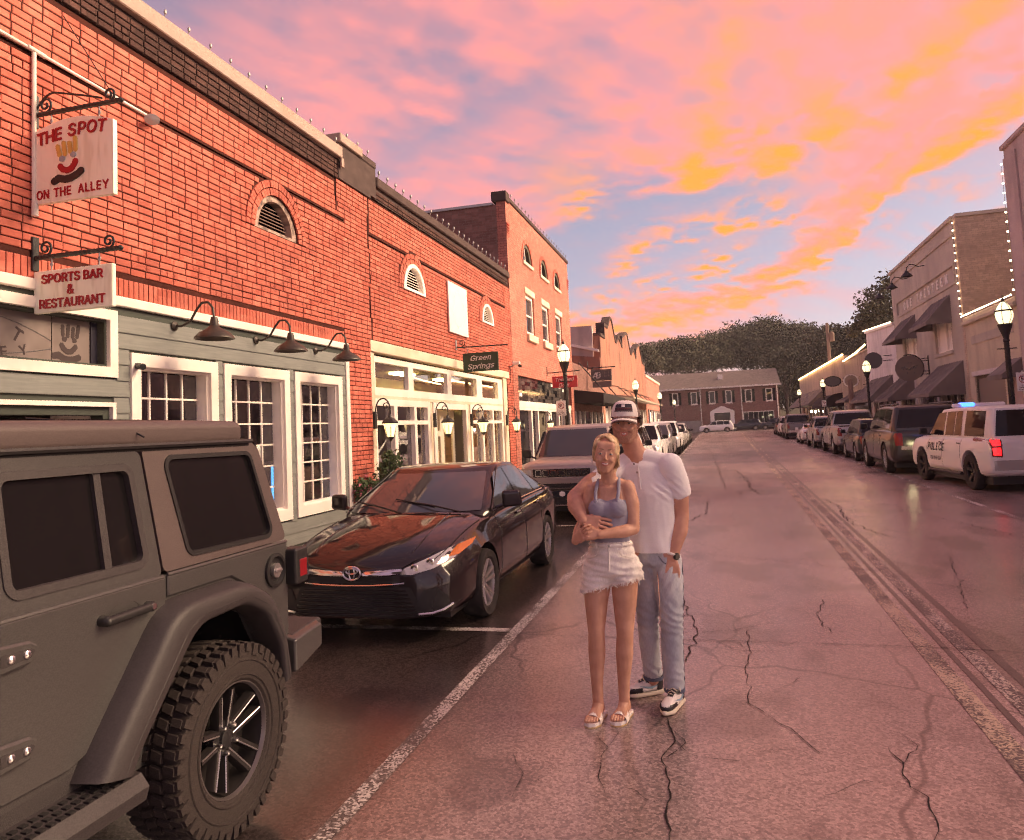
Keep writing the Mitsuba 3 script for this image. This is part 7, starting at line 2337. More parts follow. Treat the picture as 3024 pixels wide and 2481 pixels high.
def head_parts(s, fem):
    """Head in its own frame: x to the viewer's right, y away from the viewer, z up; origin midway between the ears; s = scale."""
    P = []
    P += blob(((0, .012, .042), (.073, .092, .078)), ((0, .005, .01), (.070, .085, .07)))
    jw, cw = (.039, .011) if fem else (.052, .022)
    P += blob(((.047 if fem else .050, -.058, -.008), .021), ((-.047 if fem else -.050, -.058, -.008), .021), ((jw, -.015, -.062), .020), ((-jw, -.015, -.062), .020), ((cw, -.070, -.098), .015), ((-cw, -.070, -.098), .015), ((0, -.076, -.04), .022), ((.03, -.064, .055), .026), ((-.03, -.064, .055), .026))
    P += blob(((.032, -.074, -.032), .022), ((.040, -.064, -.018), .020))
    P += blob(((-.032, -.074, -.032), .022), ((-.040, -.064, -.018), .020))
    br, by = (.0075, .005) if fem else (.0095, 0)
    for sx in (1, -1):
        P += blob(((sx * .032, by - .085, .027), br), ((sx * .012, by - .089, .026), br), ((sx * .050, by - .071, .024), br))
    m = fuse(P)
    for sx in (-1, 1):
        m = m - to_m3(trimesh.convex.convex_hull(ball((sx * .031, -.106, .006), (.017, .016, .011))))
    m = m.refine_to_length(.008)
    q = from_m3(m)
    q = trimesh.Trimesh(q.vertices, q.faces, process=True)
    trimesh.smoothing.filter_taubin(q, lamb=.5, nu=.52, iterations=8)
    k = .82 if fem else 1.0
    nose = bone(((0, -.088, .018), .0085 * k), ((0, -.088 - .016 * k, -.012), .0095 * k), ((0, -.088 - .022 * k, -.022), .0108 * k))
    for sx in (1, -1):
        nose += blob(((0, -.088 - .018 * k, -.024), .010 * k), ((sx * .0135 * k, -.094, -.028), .0075 * k))
    n = from_m3(fuse(nose).refine_to_length(.005))
    n = trimesh.Trimesh(n.vertices, n.faces, process=True)
    trimesh.smoothing.filter_taubin(n, lamb=.5, nu=.52, iterations=5)
    ears = []
    for sx in (-1, 1):
        ears.append(trimesh.convex.convex_hull(np.vstack([ball((sx * .078, .012, .012), (.007, .017, .018)), ball((sx * .074, .004, -.022), (.006, .009, .012))])))
    skin = from_m3(fuse([to_m3(q), to_m3(n)] + [to_m3(e) for e in ears]))
    o = {'skin': skin}
    o['eyeball'] = [trimesh.creation.uv_sphere(radius=.0118, count=[16, 16]).apply_translation((sx * .031, -.083, .0055)) for sx in (-1, 1)]
    o['iris'] = [lathe([(.0058, 0), (.0045, .0016), (.001, .002)], 14, 'y').apply_transform(np.diag([1, -1, 1, 1])).apply_translation((sx * .031 - .001, -.0938, .0055)) for sx in (-1, 1)]
    o['lash'] = [tube([(sx * .031 + .0125 * math.cos(a), -.0950 + .0075 * abs(math.cos(a)) ** 2, .0068 + .0030 * math.sin(a)) for a in np.linspace(0, math.pi, 10)], .0013 if fem else .0009, 5) for sx in (-1, 1)]
    o['eyelid'] = []
    for sx in (-1, 1):
        e = trimesh.creation.uv_sphere(radius=.0129, count=[24, 24])
        fc = e.vertices[e.faces].mean(1)
        e.update_faces((fc[:, 2] > .0032) | (fc[:, 2] < -.0040))
        o['eyelid'].append(e.apply_translation((sx * .031, -.083, .0055)))
    o['brow'] = [tube([(sx * (.013 + .037 * t), (-.0965 if fem else -.0975) + .021 * t ** 2, (.0315 if fem else .0275) + .0045 * math.sin(t * 2.4)) for t in np.linspace(0, 1, 8)], np.linspace(.0021, .0012, 8) * (1 if fem else 1.7), 6) for sx in (-1, 1)]
    t = np.linspace(-1, 1, 15)
    sm = .0085 * t ** 2                                    # the corners lift in a smile
    mw, zx = (.032 if fem else .030), -.0540
    fy = -.0975 + .023 * t ** 2
    o['upper_lip'] = tube(np.column_stack([mw * t, fy - .0005, zx + .0048 + sm * .85 - .0010 * np.exp(-(t / .15) ** 2)]), .0026 * (1.15 - np.abs(t) ** 2) + .0005, 7)
    o['lower_lip'] = tube(np.column_stack([mw * t, fy, zx - .0088 + sm * 2.1]), .0033 * (1.15 - np.abs(t) ** 2) + .0005, 7)
    g = np.array([[(mw * .95 * a, -.0975 + .023 * a * a - .0004, zx + .0042 + .0085 * a * a * .85 - (.0120 - .0110 * a * a) * b) for b in (0, .5, 1)] for a in np.linspace(-1, 1, 15)])
    i, j = np.meshgrid(np.arange(14), np.arange(2), indexing='ij')
    a, b, c, d = i * 3 + j, (i + 1) * 3 + j, (i + 1) * 3 + j + 1, i * 3 + j + 1
    o['teeth'] = trimesh.Trimesh(g.reshape(-1, 3), np.vstack([np.stack([a, b, c], -1).reshape(-1, 3), np.stack([a, c, d], -1).reshape(-1, 3)]), process=False)
    return o


def place_head(c, s, yaw, tilt, nod):
    return T().translate(list(c)).rotate([0, 0, 1], yaw).rotate([0, 1, 0], tilt).rotate([1, 0, 0], nod).scale(s)


def add_face(k, o, H, lid, brow):
    for nm, m in (('eyeball', 'eye_white'), ('iris', 'iris'), ('eyelid', lid), ('lash', 'hair_brown'), ('brow', brow)):
        for q in o[nm]:
            put(nm, xf(q, H), m, k, True)
    put('upper_lip', xf(o['upper_lip'], H), 'lip', k, True)
    put('lower_lip', xf(o['lower_lip'], H), 'lip', k, True)
    put('teeth', xf(o['teeth'], H), 'teeth', k, True)


def cut_plane(m, origin, normal):
    """Keep the side of the solid that the normal points to."""
    n = np.array(normal, float)
    n /= np.linalg.norm(n)
    return m.trim_by_plane(n.tolist(), float(n @ np.array(origin)))


# ---- the man
mn = thing('person', 'tall man in white henley shirt, light jeans and trucker cap, arm round the woman', 'person')
HM = place_head((-.528, 4.735, 1.702), 1.03, 0, 2, 2)
hm = head_parts(1.0, False)
shL, elL, wrL = (-.272, 4.775, 1.435), (-.232, 4.815, 1.125), (-.298, 4.745, .885)
shR, elR, wrR = (-.615, 4.755, 1.425), (-.832, 4.535, 1.275), (-.762, 4.385, 1.160)
arms = bone((shL, .062), ((-.240, 4.80, 1.31), .065), (elL, .048), ((-.245, 4.79, 1.045), .051), (wrL, .031))
arms += bone((shR, .058), ((-.745, 4.63, 1.345), .061), (elR, .049), ((-.815, 4.46, 1.235), .050), (wrR, .031))
torso = blob(((-.44, 4.80, 1.40), (.16, .09, .07)), ((-.42, 4.80, 1.20), (.15, .09, .1))) + blob(((-.42, 4.80, 1.20), (.15, .09, .1)), ((-.405, 4.815, .95), (.14, .09, .06)))
neck = bone(((-.475, 4.79, 1.49), .066), ((-.515, 4.76, 1.62), .058))
trap = blob(((-.475, 4.80, 1.50), .060), ((-.33, 4.80, 1.455), .045)) + blob(((-.475, 4.80, 1.50), .060), ((-.60, 4.80, 1.45), .045))
legs = bone(((-.335, 4.81, .90), .085), ((-.322, 4.775, .53), .055), ((-.335, 4.80, .10), .038)) + bone(((-.475, 4.82, .90), .085), ((-.475, 4.85, .50), .055), ((-.475, 4.945, .10), .038))
bodym = soft(arms + torso + neck + trap + legs, .018, 10)
hl = from_m3(fuse(hand(wrL, (-.03, -.06, -1), (.35, -1, .1), (-1, 0, 0), (.22, .6, .6), 1.14, (.25, .6), (0, .12, .2, .3))).refine_to_length(.006))
hr = from_m3(fuse(hand(wrR, (1.0, -.14, -.20), (-.20, -1, .35), (0, 0, 1), (.38, .55, .4), 1.04, (.35, .3))).refine_to_length(.006))
skin = from_m3(fuse([to_m3(bodym), to_m3(xf(hm['skin'], HM)), to_m3(hl), to_m3(hr)]))
put('body', skin, 'skin_man', mn, True)
add_face(mn, hm, HM, 'skin_man', 'hair_brown')
# stubble beard: a thin shell over jaw and upper lip
q = hm['skin']
v, f = q.vertices, q.faces
fc = v[f].mean(1)
bz = np.interp(np.abs(fc[:, 0]), [0, .028, .05, .08], [-.036, -.040, -.030, -.004])
sel = (fc[:, 2] < bz) & (fc[:, 1] < .015) & (fc[:, 2] > -.125) & ~((np.abs(fc[:, 0]) < .024) & (fc[:, 2] > -.067) & (fc[:, 2] < -.044)) & ~((fc[:, 1] < -.099) & (fc[:, 2] > -.040))
bd = trimesh.Trimesh(v + q.vertex_normals * .0016, f[sel], process=False)
put('beard', xf(bd, HM), 'stubble', mn, True)


# cap
def cap_point(a, t, g=0.):
    """a round the head (0 = front), t from the band to the crown."""
    r = math.cos(t * math.pi / 2) ** .62
    return ((.081 + g) * r * math.sin(a), .010 - ((.108 if abs(a) < 1.6 or abs(a) > 4.7 else .100) + g) * r * math.cos(a), .036 + (.098 + g) * math.sin(t * math.pi / 2) ** .9 + .012 * math.cos(a) * (1 - t))


def shell(a0, a1, t0, t1, g, n=24, k=12):
    G = np.array([[cap_point(a, t, g) for t in np.linspace(t0, t1, k)] for a in np.linspace(a0, a1, n)])
    i, j = np.meshgrid(np.arange(n - 1), np.arange(k - 1), indexing='ij')
    a, b, c, d = i * k + j, (i + 1) * k + j, (i + 1) * k + j + 1, i * k + j + 1
    return trimesh.Trimesh(G.reshape(-1, 3), np.vstack([np.stack([a, b, c], -1).reshape(-1, 3), np.stack([a, c, d], -1).reshape(-1, 3)]), process=False)


cp = put('cap', xf(shell(-1.15, 1.15, 0, .995, .006), HM), 'cap_white', mn, True, label='trucker cap with white front, brown back and a dark flag patch')
put('cap_back', xf(shell(1.15, 2 * math.pi - 1.15, 0, .995, .0055, 34), HM), 'cap_brown', cp, True)
put('cap_button', xf(lathe([(.008, 0), (.006, .004), (.001, .006)], 10, at=(0, .012, .143)), HM), 'cap_brown', cp, True)
G = []
for a in np.linspace(-1.0, 1.0, 21):
    x, y, z = cap_point(a, 0, .004)
    out = .066 * math.cos(a * .95)
    row = []
    for u in np.linspace(0, 1, 6):
        row.append((x * (1 + .10 * u), y - out * u, z - .006 - .018 * u - .030 * (abs(a) ** 2) * u * .7))
    G.append(row)
G = np.array(G)


def sheet(G):
    n, k = G.shape[:2]
    i, j = np.meshgrid(np.arange(n - 1), np.arange(k - 1), indexing='ij')
    a, b, c, d = i * k + j, (i + 1) * k + j, (i + 1) * k + j + 1, i * k + j + 1
    return trimesh.Trimesh(G.reshape(-1, 3), np.vstack([np.stack([a, b, c], -1).reshape(-1, 3), np.stack([a, c, d], -1).reshape(-1, 3)]), process=False)


put('brim', xf(cat([sheet(G), sheet(G + [0, 0, -.004])]), HM), 'cap_brown', cp, True)
put('brim_stripe', xf(sheet(G[:, 2:5] * np.array([1.0, 1.0, 1.0]) + [0, -.0005, .0022]), HM), 'cap_white', cp, True)


def patch(x0, x1, t0, t1, g):
    a0, a1 = math.asin(x0 / .082), math.asin(x1 / .082)
    return shell(a0, a1, t0, t1, g, 10, 5)


put('patch', xf(patch(-.050, .050, .16, .50, .0085), HM), 'patch_dark', cp, True)
for i in range(3):
    put('patch_stripe', xf(patch(-.046, .046, .18 + .065 * i, .205 + .065 * i, .0100), HM), 'patch_red' if i % 2 else 'cap_brown', cp, True)
put('patch_star', xf(patch(-.012, .010, .33, .46, .0108), HM), 'cap_white', cp, True)
# curls under the cap
cr_ = np.random.default_rng(12)
cur = []
for sx in (1, -1):
    for i in range(46 if sx > 0 else 16):
        a = cr_.uniform(1.35, 2.5)
        c0 = np.array([sx * .084 * math.sin(a), .012 - .1 * math.cos(a), cr_.uniform(-.055, .05)])
        rr_ = cr_.uniform(.007, .013)
        ph = cr_.uniform(0, 6.28)
        th = np.linspace(0, 5.0, 10)
        cur.append(tube(np.column_stack([c0[0] + sx * .006 + rr_ * np.cos(th + ph) * .8, c0[1] + rr_ * np.sin(th + ph), c0[2] - .004 * th / 2]), .0035, 5))
put('hair', xf(cat(cur), HM), 'hair_brown', mn, True)
# shirt
sh = blob(((-.445, 4.80, 1.42), (.165, .098, .07)), ((-.425, 4.795, 1.27), (.172, .112, .09))) + blob(((-.425, 4.795, 1.27), (.172, .112, .09)), ((-.41, 4.805, 1.08), (.155, .102, .08))) + blob(((-.41, 4.805, 1.08), (.155, .102, .08)), ((-.405, 4.81, .90), (.152, .108, .03)))
sh += blob(((-.47, 4.80, 1.495), .062), ((-.315, 4.79, 1.455), .058)) + blob(((-.47, 4.80, 1.495), .062), ((-.60, 4.785, 1.44), .058))
sh += bone(((-.280, 4.780, 1.432), .083), ((-.244, 4.80, 1.325), .076), ((-.234, 4.806, 1.275), .073))
sh += bone(((-.60, 4.77, 1.425), .072), ((-.700, 4.675, 1.365), .069), ((-.735, 4.635, 1.34), .068))
shm = soft(sh, .013, 12)


def shirt_fold(v):
    d = fold_noise(v, 7, 7, 3.2, .0035, 3)
    arm = np.exp(-((v[:, 0] + .30) / .07) ** 2 - ((v[:, 2] - 1.30) / .07) ** 2)
    d += arm * .007 * np.sin((v[:, 0] * .75 + v[:, 2] * .9) * 150)
    low = np.clip((1.12 - v[:, 2]) / .2, 0, 1)
    return d + low * .006 * np.sin(v[:, 0] * 46 + 7 * meshkit.noise(v * 5, 4)) + low * .003


shm = folds(shm, shirt_fold)
S_ = to_m3(shm)
S_ = cut_plane(S_, (0, 0, .918), (0.0, .0, 1))
n_arm = np.array(elL) - np.array(shL)
S_ = S_ - to_m3(trimesh.convex.convex_hull(np.vstack([ball((-.225, 4.81, 1.165), .085), ball((-.20, 4.82, 1.05), .1)])).apply_translation((.022, .005, .015)))
S_ = S_ - to_m3(trimesh.convex.convex_hull(np.vstack([ball((-.83, 4.545, 1.285), .085), ball((-.90, 4.5, 1.25), .1)])))
vn = np.array([(-.475 + a, 4.62, b) for a, b in ((-.075, 1.60), (.09, 1.58), (.012, 1.425), (-.005, 1.425))] + [(-.475 + a, 4.74, b) for a, b in ((-.075, 1.60), (.09, 1.58), (.012, 1.46), (-.005, 1.46))])
S_ = S_ - to_m3(trimesh.convex.convex_hull(vn))
S_ = S_ - to_m3(trimesh.convex.convex_hull(np.vstack([ball((-.482, 4.785, 1.56), .068), ball((-.52, 4.75, 1.66), .08)])))
smesh = from_m3(S_)
st_ = put('shirt', smesh, 'shirt_white', mn, 50)
pq = np.array([(-.462, 1.45), (-.458, 1.37), (-.455, 1.30)])
put('placket', tube([(x, 4.681 - .0 + .004 * i, z) for i, (x, z) in enumerate(pq)], .0055, 6), 'shirt_white', st_, True)
for x, z in ((-.486, 1.455), (-.470, 1.405), (-.458, 1.36)):
    put('button', lathe([(.0055, 0), (.0045, .003), (.001, .003)], 10, 'y').apply_transform(np.diag([1, -1, 1, 1])).apply_translation((x, 4.688, z)), 'cap_brown', st_)
# jeans
jn = blob(((-.405, 4.82, .955), (.138, .095, .03)), ((-.405, 4.82, .86), (.160, .112, .05)))
jn += bone(((-.340, 4.815, .86), .098), ((-.335, 4.80, .72), .092), ((-.325, 4.775, .53), .070), ((-.332, 4.785, .33), .066), ((-.333, 4.80, .14), .063), ((-.335, 4.80, .10), .062))
jn += bone(((-.470, 4.83, .86), .098), ((-.472, 4.835, .72), .090), ((-.476, 4.855, .50), .068), ((-.476, 4.90, .31), .064), ((-.470, 4.945, .15), .060))
jm = soft(jn, .012, 10)


def jean_fold(v):
    d = fold_noise(v, 9, 9, 6, .003, 8)
    kn = np.exp(-((v[:, 2] - .50) / .13) ** 2) + .8 * np.exp(-((v[:, 2] - .17) / .07) ** 2)
    d += kn * .0045 * np.sin(v[:, 2] * 120 + v[:, 0] * 60 + 11 * meshkit.noise(v * 7, 2))
    th_ = np.exp(-((v[:, 2] - .78) / .08) ** 2)
    return d + th_ * .004 * np.sin(v[:, 2] * 70 - np.abs(v[:, 0] + .405) * 120)


jm = folds(jm, jean_fold)
J_ = cut_plane(to_m3(jm), (0, 0, .085), (0, 0, 1))
js = put('jeans', from_m3(J_), 'jeans', mn, 50)
put('hem', cat([lathe([(.061, 0), (.064, .004), (.064, .022), (.060, .024)], 20, at=(-.334, 4.80, .083))]), 'jeans_dark', js, True)
put('hem', cat([lathe([(.060, 0), (.063, .004), (.063, .022), (.059, .024)], 20, at=(-.471, 4.955, .10))]), 'jeans_dark', js, True)
put('pocket_seam', tube([(-.375, 4.708, .90), (-.345, 4.71, .86), (-.30, 4.74, .835)], .0025, 5), 'jeans_dark', js, True)
put('side_seam', tube([(-.243, 4.82, .84), (-.244, 4.81, .70), (-.256, 4.78, .53), (-.268, 4.785, .33), (-.271, 4.80, .12)], .003, 5), 'jeans_dark', js, True)
# watch
ax_ = np.array(wrL) - np.array(elL)
ax_ /= np.linalg.norm(ax_)
wc = np.array(wrL) - ax_ * .018
e1 = np.cross(ax_, [0, 1, 0])
e1 /= np.linalg.norm(e1)
e2 = np.cross(ax_, e1)
a = np.linspace(0, 2 * math.pi, 22)
wk = put('watch', tube([wc + .034 * (math.cos(t) * e1 + math.sin(t) * e2) for t in a], .0085, 6), 'leather_white', mn, True)
wd = e1 * .8 * np.sign(e1[0]) - np.array([0, .75, 0])
wd /= np.linalg.norm(wd)
put('watch_case', tube([wc + wd * .030, wc + wd * .043], [.022, .020], 18), 'leather_black', wk)
put('dial', tube([wc + wd * .043, wc + wd * .0445], [.017, .016], 18), 'iris', wk)


# sneakers
def shoe(parent, heel, toe, s=1.0):
    h, t = np.array(heel), np.array(toe)
    L = np.linalg.norm(t - h)
    ang = math.degrees(math.atan2(t[1] - h[1], t[0] - h[0]))
    to = T().translate([h[0], h[1], 0]).rotate([0, 0, 1], ang)
    u = L / .30

    def b(pts):
        return trimesh.convex.convex_hull(np.vstack([ball(p, r) for p, r in pts]))
    sole = from_m3(fuse([to_m3(b([((.03, y, .020), (.03, .012, .016)) for y in (-.022, .022)] + [((.12, y, .018), (.03, .012, .015)) for y in (-.024, .024)])), to_m3(b([((.12, y, .018), (.03, .012, .015)) for y in (-.024, .024)] + [((.215, y, .018), (.03, .014, .015)) for y in (-.034, .030)] + [((.262, 0, .022), (.026, .02, .016))]))]))
    sole.apply_transform(np.diag([u, 1, 1, 1]))
    k = put('shoe', sole, 'sole_cream', parent, 40, to=to, label=None)
    up = soft(blob(((.035, 0, .075), (.03, .031, .045)), ((.10, 0, .085), (.035, .036, .045)), ((.04, 0, .045), (.032, .032, .02)), ((.15, 0, .05), (.04, .038, .025))) + blob(((.12, 0, .07), (.04, .034, .04)), ((.225, -.002, .048), (.04, .042, .026)), ((.255, -.002, .042), (.02, .028, .018)), ((.15, 0, .045), (.04, .04, .02))), .010, 6)
    up.apply_transform(np.diag([u, 1, 1, 1]))
    put('upper', up, 'leather_white', k, True, to=to)
    tube_ = trimesh.Trimesh(up.vertices + up.vertex_normals * .0022, up.faces, process=False)
    c = tube_.triangles_center
    x, y, z = c[:, 0] / u, c[:, 1], c[:, 2]
    blk = (x < .062) | ((x > .225) & (z < .055)) | ((x > .17) & (np.abs(y) > .026) & (z < .062)) | ((z > .088) & (x < .14)) | ((x > .13) & (x < .185) & (np.abs(y) < .018)) | (z < .036)
    put('overlay', trimesh.Trimesh(tube_.vertices, tube_.faces[blk], process=False), 'leather_black', k, True, to=to)
    sw = Polygon([(.06, .066), (.10, .050), (.15, .060), (.195, .076), (.15, .068), (.11, .064), (.085, .070), (.075, .082)])
    for sy in (-1, 1):
        m = fine(affinity.scale(sw, u, 1, origin=(0, 0)), .012)
        pts = m.vertices
        from scipy.spatial import cKDTree
        cand = up.vertices[up.vertices[:, 1] * sy > .012]
        d_, i_ = cKDTree(cand[:, [0, 2]]).query(pts[:, :2])
        put('side_emblem', trimesh.Trimesh(np.column_stack([pts[:, 0], cand[i_, 1] + sy * .005, pts[:, 1]]), m.faces, process=False), 'swoosh_blue', k, True, to=to)
    for i in range(5):
        x0 = (.125 + .019 * i) * u
        zt = .118 - .0105 * i
        put('lace', tube([(x0, -.024, zt - .012), (x0 + .004, 0, zt + .003), (x0, .024, zt - .012)], .0042, 6), 'sole_cream', k, True, to=to)
    put('lace', cat([tube([(.12 * u, 0, .124), (.10 * u, .03, .135), (.125 * u, .045, .105)], .003, 5), tube([(.12 * u, 0, .124), (.105 * u, -.03, .135), (.13 * u, -.042, .105)], .003, 5)]), 'sole_cream', k, True, to=to)


shoe(mn, (-.300, 4.86, 0), (-.392, 4.575, 0))
shoe(mn, (-.418, 5.005, 0), (-.655, 4.865, 0))

# ---- the woman
wm = thing('person', 'blonde woman in grey tank top and frayed white shorts, leaning on the man', 'person')
HW = place_head((-.620, 4.447, 1.530), .93, 7, 6.5, 0)
hw_ = head_parts(1.0, True)
wshL, welL, wwrL = (-.512, 4.505, 1.333), (-.487, 4.470, 1.098), (-.668, 4.345, 1.083)
wshR, welR, wwrR = (-.722, 4.500, 1.322), (-.788, 4.490, 1.125), (-.812, 4.368, 1.045)
P = bone((wshL, .043), ((-.492, 4.495, 1.24), .044), (welL, .034), ((-.535, 4.43, 1.09), .037), (wwrL, .0235))
P += bone((wshR, .041), ((-.755, 4.50, 1.23), .040), (welR, .033), ((-.80, 4.44, 1.09), .035), (wwrR, .0225))
tor = blob(((-.617, 4.505, 1.325), (.095, .062, .04)), ((-.622, 4.495, 1.21), (.122, .082, .06))) + blob(((-.622, 4.495, 1.21), (.122, .082, .06)), ((-.625, 4.495, 1.05), (.104, .074, .04))) + blob(((-.625, 4.495, 1.05), (.104, .074, .04)), ((-.632, 4.505, .90), (.145, .098, .06)))
bust = blob(((-.675, 4.425, 1.225), .055)) if False else [to_m3(trimesh.convex.convex_hull(ball((-.678, 4.432, 1.222), (.053, .046, .050)))), to_m3(trimesh.convex.convex_hull(ball((-.572, 4.432, 1.222), (.053, .046, .050))))]
clav = blob(((-.617, 4.50, 1.365), .040), ((-.535, 4.51, 1.345), .034)) + blob(((-.617, 4.50, 1.365), .040), ((-.70, 4.51, 1.335), .034))
nk = bone(((-.617, 4.50, 1.365), .046), ((-.618, 4.475, 1.46), .043))
lg = bone(((-.703, 4.515, .875), .083), ((-.730, 4.50, .70), .071), ((-.737, 4.478, .51), .0475), ((-.744, 4.500, .385), .0500), ((-.756, 4.520, .22), .035), ((-.758, 4.535, .085), .0305))
lg += bone(((-.558, 4.520, .875), .083), ((-.566, 4.515, .70), .072), ((-.574, 4.495, .505), .048), ((-.587, 4.520, .38), .0505), ((-.604, 4.555, .22), .0355), ((-.610, 4.575, .085), .031))
bw = soft(P + tor + bust + clav + nk, .013, 10)
lw_ = soft(lg + blob(((-.632, 4.51, .92), (.14, .095, .06))), .015, 10)
h1 = from_m3(fuse(hand(wwrL, (-1.0, -.25, .10), (.05, -1, .35), (0, 0, 1), (.45, .75, .5), .86, (.4, .4))).refine_to_length(.005))
h2 = from_m3(fuse(hand(wwrR, (.62, -.50, .55), (-.45, -.75, .1), (-.5, 0, .8), (.30, .7, .6), .86, (.5, .1))).refine_to_length(.005))


def foot(ank, toe, s=.9):
    a, t = np.array(ank), np.array(toe)
    d = t - a
    d[2] = 0
    d /= np.linalg.norm(d)
    sd = np.cross(d, [0, 0, 1])
    g = np.array([0, 0, 1.0])
    a0 = np.array([a[0], a[1], 0])
    heel = a0 - d * .035 * s + g * .048
    ballp = a0 + d * .115 * s + g * .040
    out = blob((np.array(a), .033), (heel, .027), (a0 + d * .05 * s + g * .055, .030)) + blob((a0 + d * .05 * s + g * .055, .030), (ballp + sd * .022, .018), (ballp - sd * .022, .017), (heel, .024))
    for i in range(5):
        off = .032 - .0155 * i
        r = (.0125, .0095, .009, .0085, .008)[i]
        L = (.056, .058, .052, .044, .035)[i]
        out += bone((ballp + sd * off * s + d * .005, r * 1.1), (ballp + sd * off * s + d * L * s * .6 + g * .003, r), (ballp + sd * off * s * 1.03 + d * L * s - g * .006, r * .9))
    return out, (a0, d, sd, ballp)


fR, iR = foot((-.758, 4.540, .085), (-.782, 4.38, 0))
fL, iL = foot((-.610, 4.580, .085), (-.640, 4.42, 0))
fm = [from_m3(fuse(q).refine_to_length(.007)) for q in (fR, fL)]
put('body', from_m3(fuse([to_m3(bw), to_m3(xf(hw_['skin'], HW)), to_m3(h1), to_m3(h2), to_m3(lw_)] + [to_m3(q) for q in fm])), 'skin_woman', wm, True)
add_face(wm, hw_, HW, 'skin_woman', 'brow_fair')
# hair: swept shell with strands, pulled behind the ear on the viewer's left
hp = blob(((0, .030, .052), (.082, .092, .082)), ((0, .055, -.01), (.076, .062, .075))) + blob(((.052, -.010, .030), (.034, .07, .055)), ((.066, .03, -.05), (.022, .05, .04)))
hp += blob(((-.05, .0, .050), (.034, .07, .048)), ((-.068, .035, -.01), (.018, .045, .04))) + blob(((.06, .045, -.05), (.024, .04, .05)), ((.045, .05, -.13), (.02, .03, .03))) + blob(((0, .06, -.02), (.07, .05, .06)), ((0, .065, -.10), (.05, .035, .04)))
hm_ = fuse(hp)
hm_ = hm_ - to_m3(trimesh.convex.convex_hull(np.vstack([ball((.0, -.10, -.002), (.056, .064, .046)), ball((.0, -.10, -.08), (.062, .07, .05))])))
hq = from_m3(hm_.refine_to_length(.008))
hq = trimesh.Trimesh(hq.vertices, hq.faces, process=True)
trimesh.smoothing.filter_taubin(hq, lamb=.5, nu=.52, iterations=6)
hq = folds(hq, lambda v: .0022 * np.sin(90 * v[:, 0] + 40 * v[:, 2] + 5 * meshkit.noise(v * 30, 3)))
hk = put('hair', xf(hq, HW), 'hair_blonde', wm, True)
sr = np.random.default_rng(21)
st = []
for i in range(60):
    u = sr.uniform(0, 1)
    s0 = np.array([-.018 + .02 * u, -.062 + .10 * u, .116 - .004 * u])
    e = np.array([.083 + sr.normal(0, .003), -.045 + .085 * u, .012 - .09 * sr.random()])
    mid = np.array([.060, -.072 + .105 * u, .090])
    tt = np.linspace(0, 1, 9)[:, None]
    st.append(tube((1 - tt) ** 2 * s0 + 2 * tt * (1 - tt) * mid + tt ** 2 * e, [.0032] * 8 + [.0008], 5))
    s0 = np.array([-.020 - .01 * u, -.058 + .09 * u, .115])
    e = np.array([-.080, .02 + .05 * u, .015 - .05 * sr.random()])
    mid = np.array([-.072, -.052 + .09 * u, .085])
    st.append(tube((1 - tt) ** 2 * s0 + 2 * tt * (1 - tt) * mid + tt ** 2 * e, [.0026] * 8 + [.0008], 5))
put('strands', xf(cat(st), HW), 'hair_blonde', hk, True, kind='stuff')
put('earring', xf(cat([lathe([(.001, -.034), (.005, -.030), (.0055, -.012), (.003, -.002), (.001, 0)], 8, at=(-.083, -.004, -.030))]), HW), 'leather_white', wm, True)
# tank top
tk = blob(((-.620, 4.497, 1.255), (.112, .080, .03)), ((-.622, 4.495, 1.19), (.127, .087, .05))) + blob(((-.622, 4.495, 1.19), (.127, .087, .05)), ((-.625, 4.495, 1.05), (.110, .080, .04))) + blob(((-.625, 4.495, 1.05), (.110, .080, .04)), ((-.630, 4.50, .98), (.125, .090, .03)))
tk += [to_m3(trimesh.convex.convex_hull(ball((-.678, 4.430, 1.220), (.060, .056, .058)))), to_m3(trimesh.convex.convex_hull(ball((-.572, 4.430, 1.220), (.060, .056, .058))))]
tk += [to_m3(trimesh.convex.convex_hull(ball((-.625, 4.436, 1.215), (.07, .052, .055))))]
tm = folds(soft(tk, .012, 10), lambda v: fold_noise(v, 9, 9, 22, .0022, 5) + .003 * np.sin(v[:, 2] * 120 + v[:, 0] * 20) * np.exp(-((v[:, 2] - 1.08) / .06) ** 2))
TK = to_m3(tm) - to_m3(trimesh.convex.convex_hull(np.vstack([ball((-.625, 4.38, 1.325), (.070, .09, .072)), ball((-.625, 4.42, 1.40), (.085, .1, .06))])))
TK = TK - to_m3(box(-.9, -.3, 4.2, 4.8, 1.298, 1.5))
tkk = put('tank_top', from_m3(TK), 'tank_grey', wm, 50)
for pts in ([(-.566, 4.398, 1.250), (-.562, 4.404, 1.275), (-.556, 4.425, 1.315), (-.557, 4.465, 1.366), (-.560, 4.51, 1.385), (-.562, 4.56, 1.35)], [(-.684, 4.398, 1.250), (-.688, 4.406, 1.275), (-.690, 4.43, 1.315), (-.682, 4.47, 1.362), (-.680, 4.51, 1.378), (-.678, 4.56, 1.34)]):
    put('strap', tube(pts, .0105, 8), 'tank_grey', tkk, True)
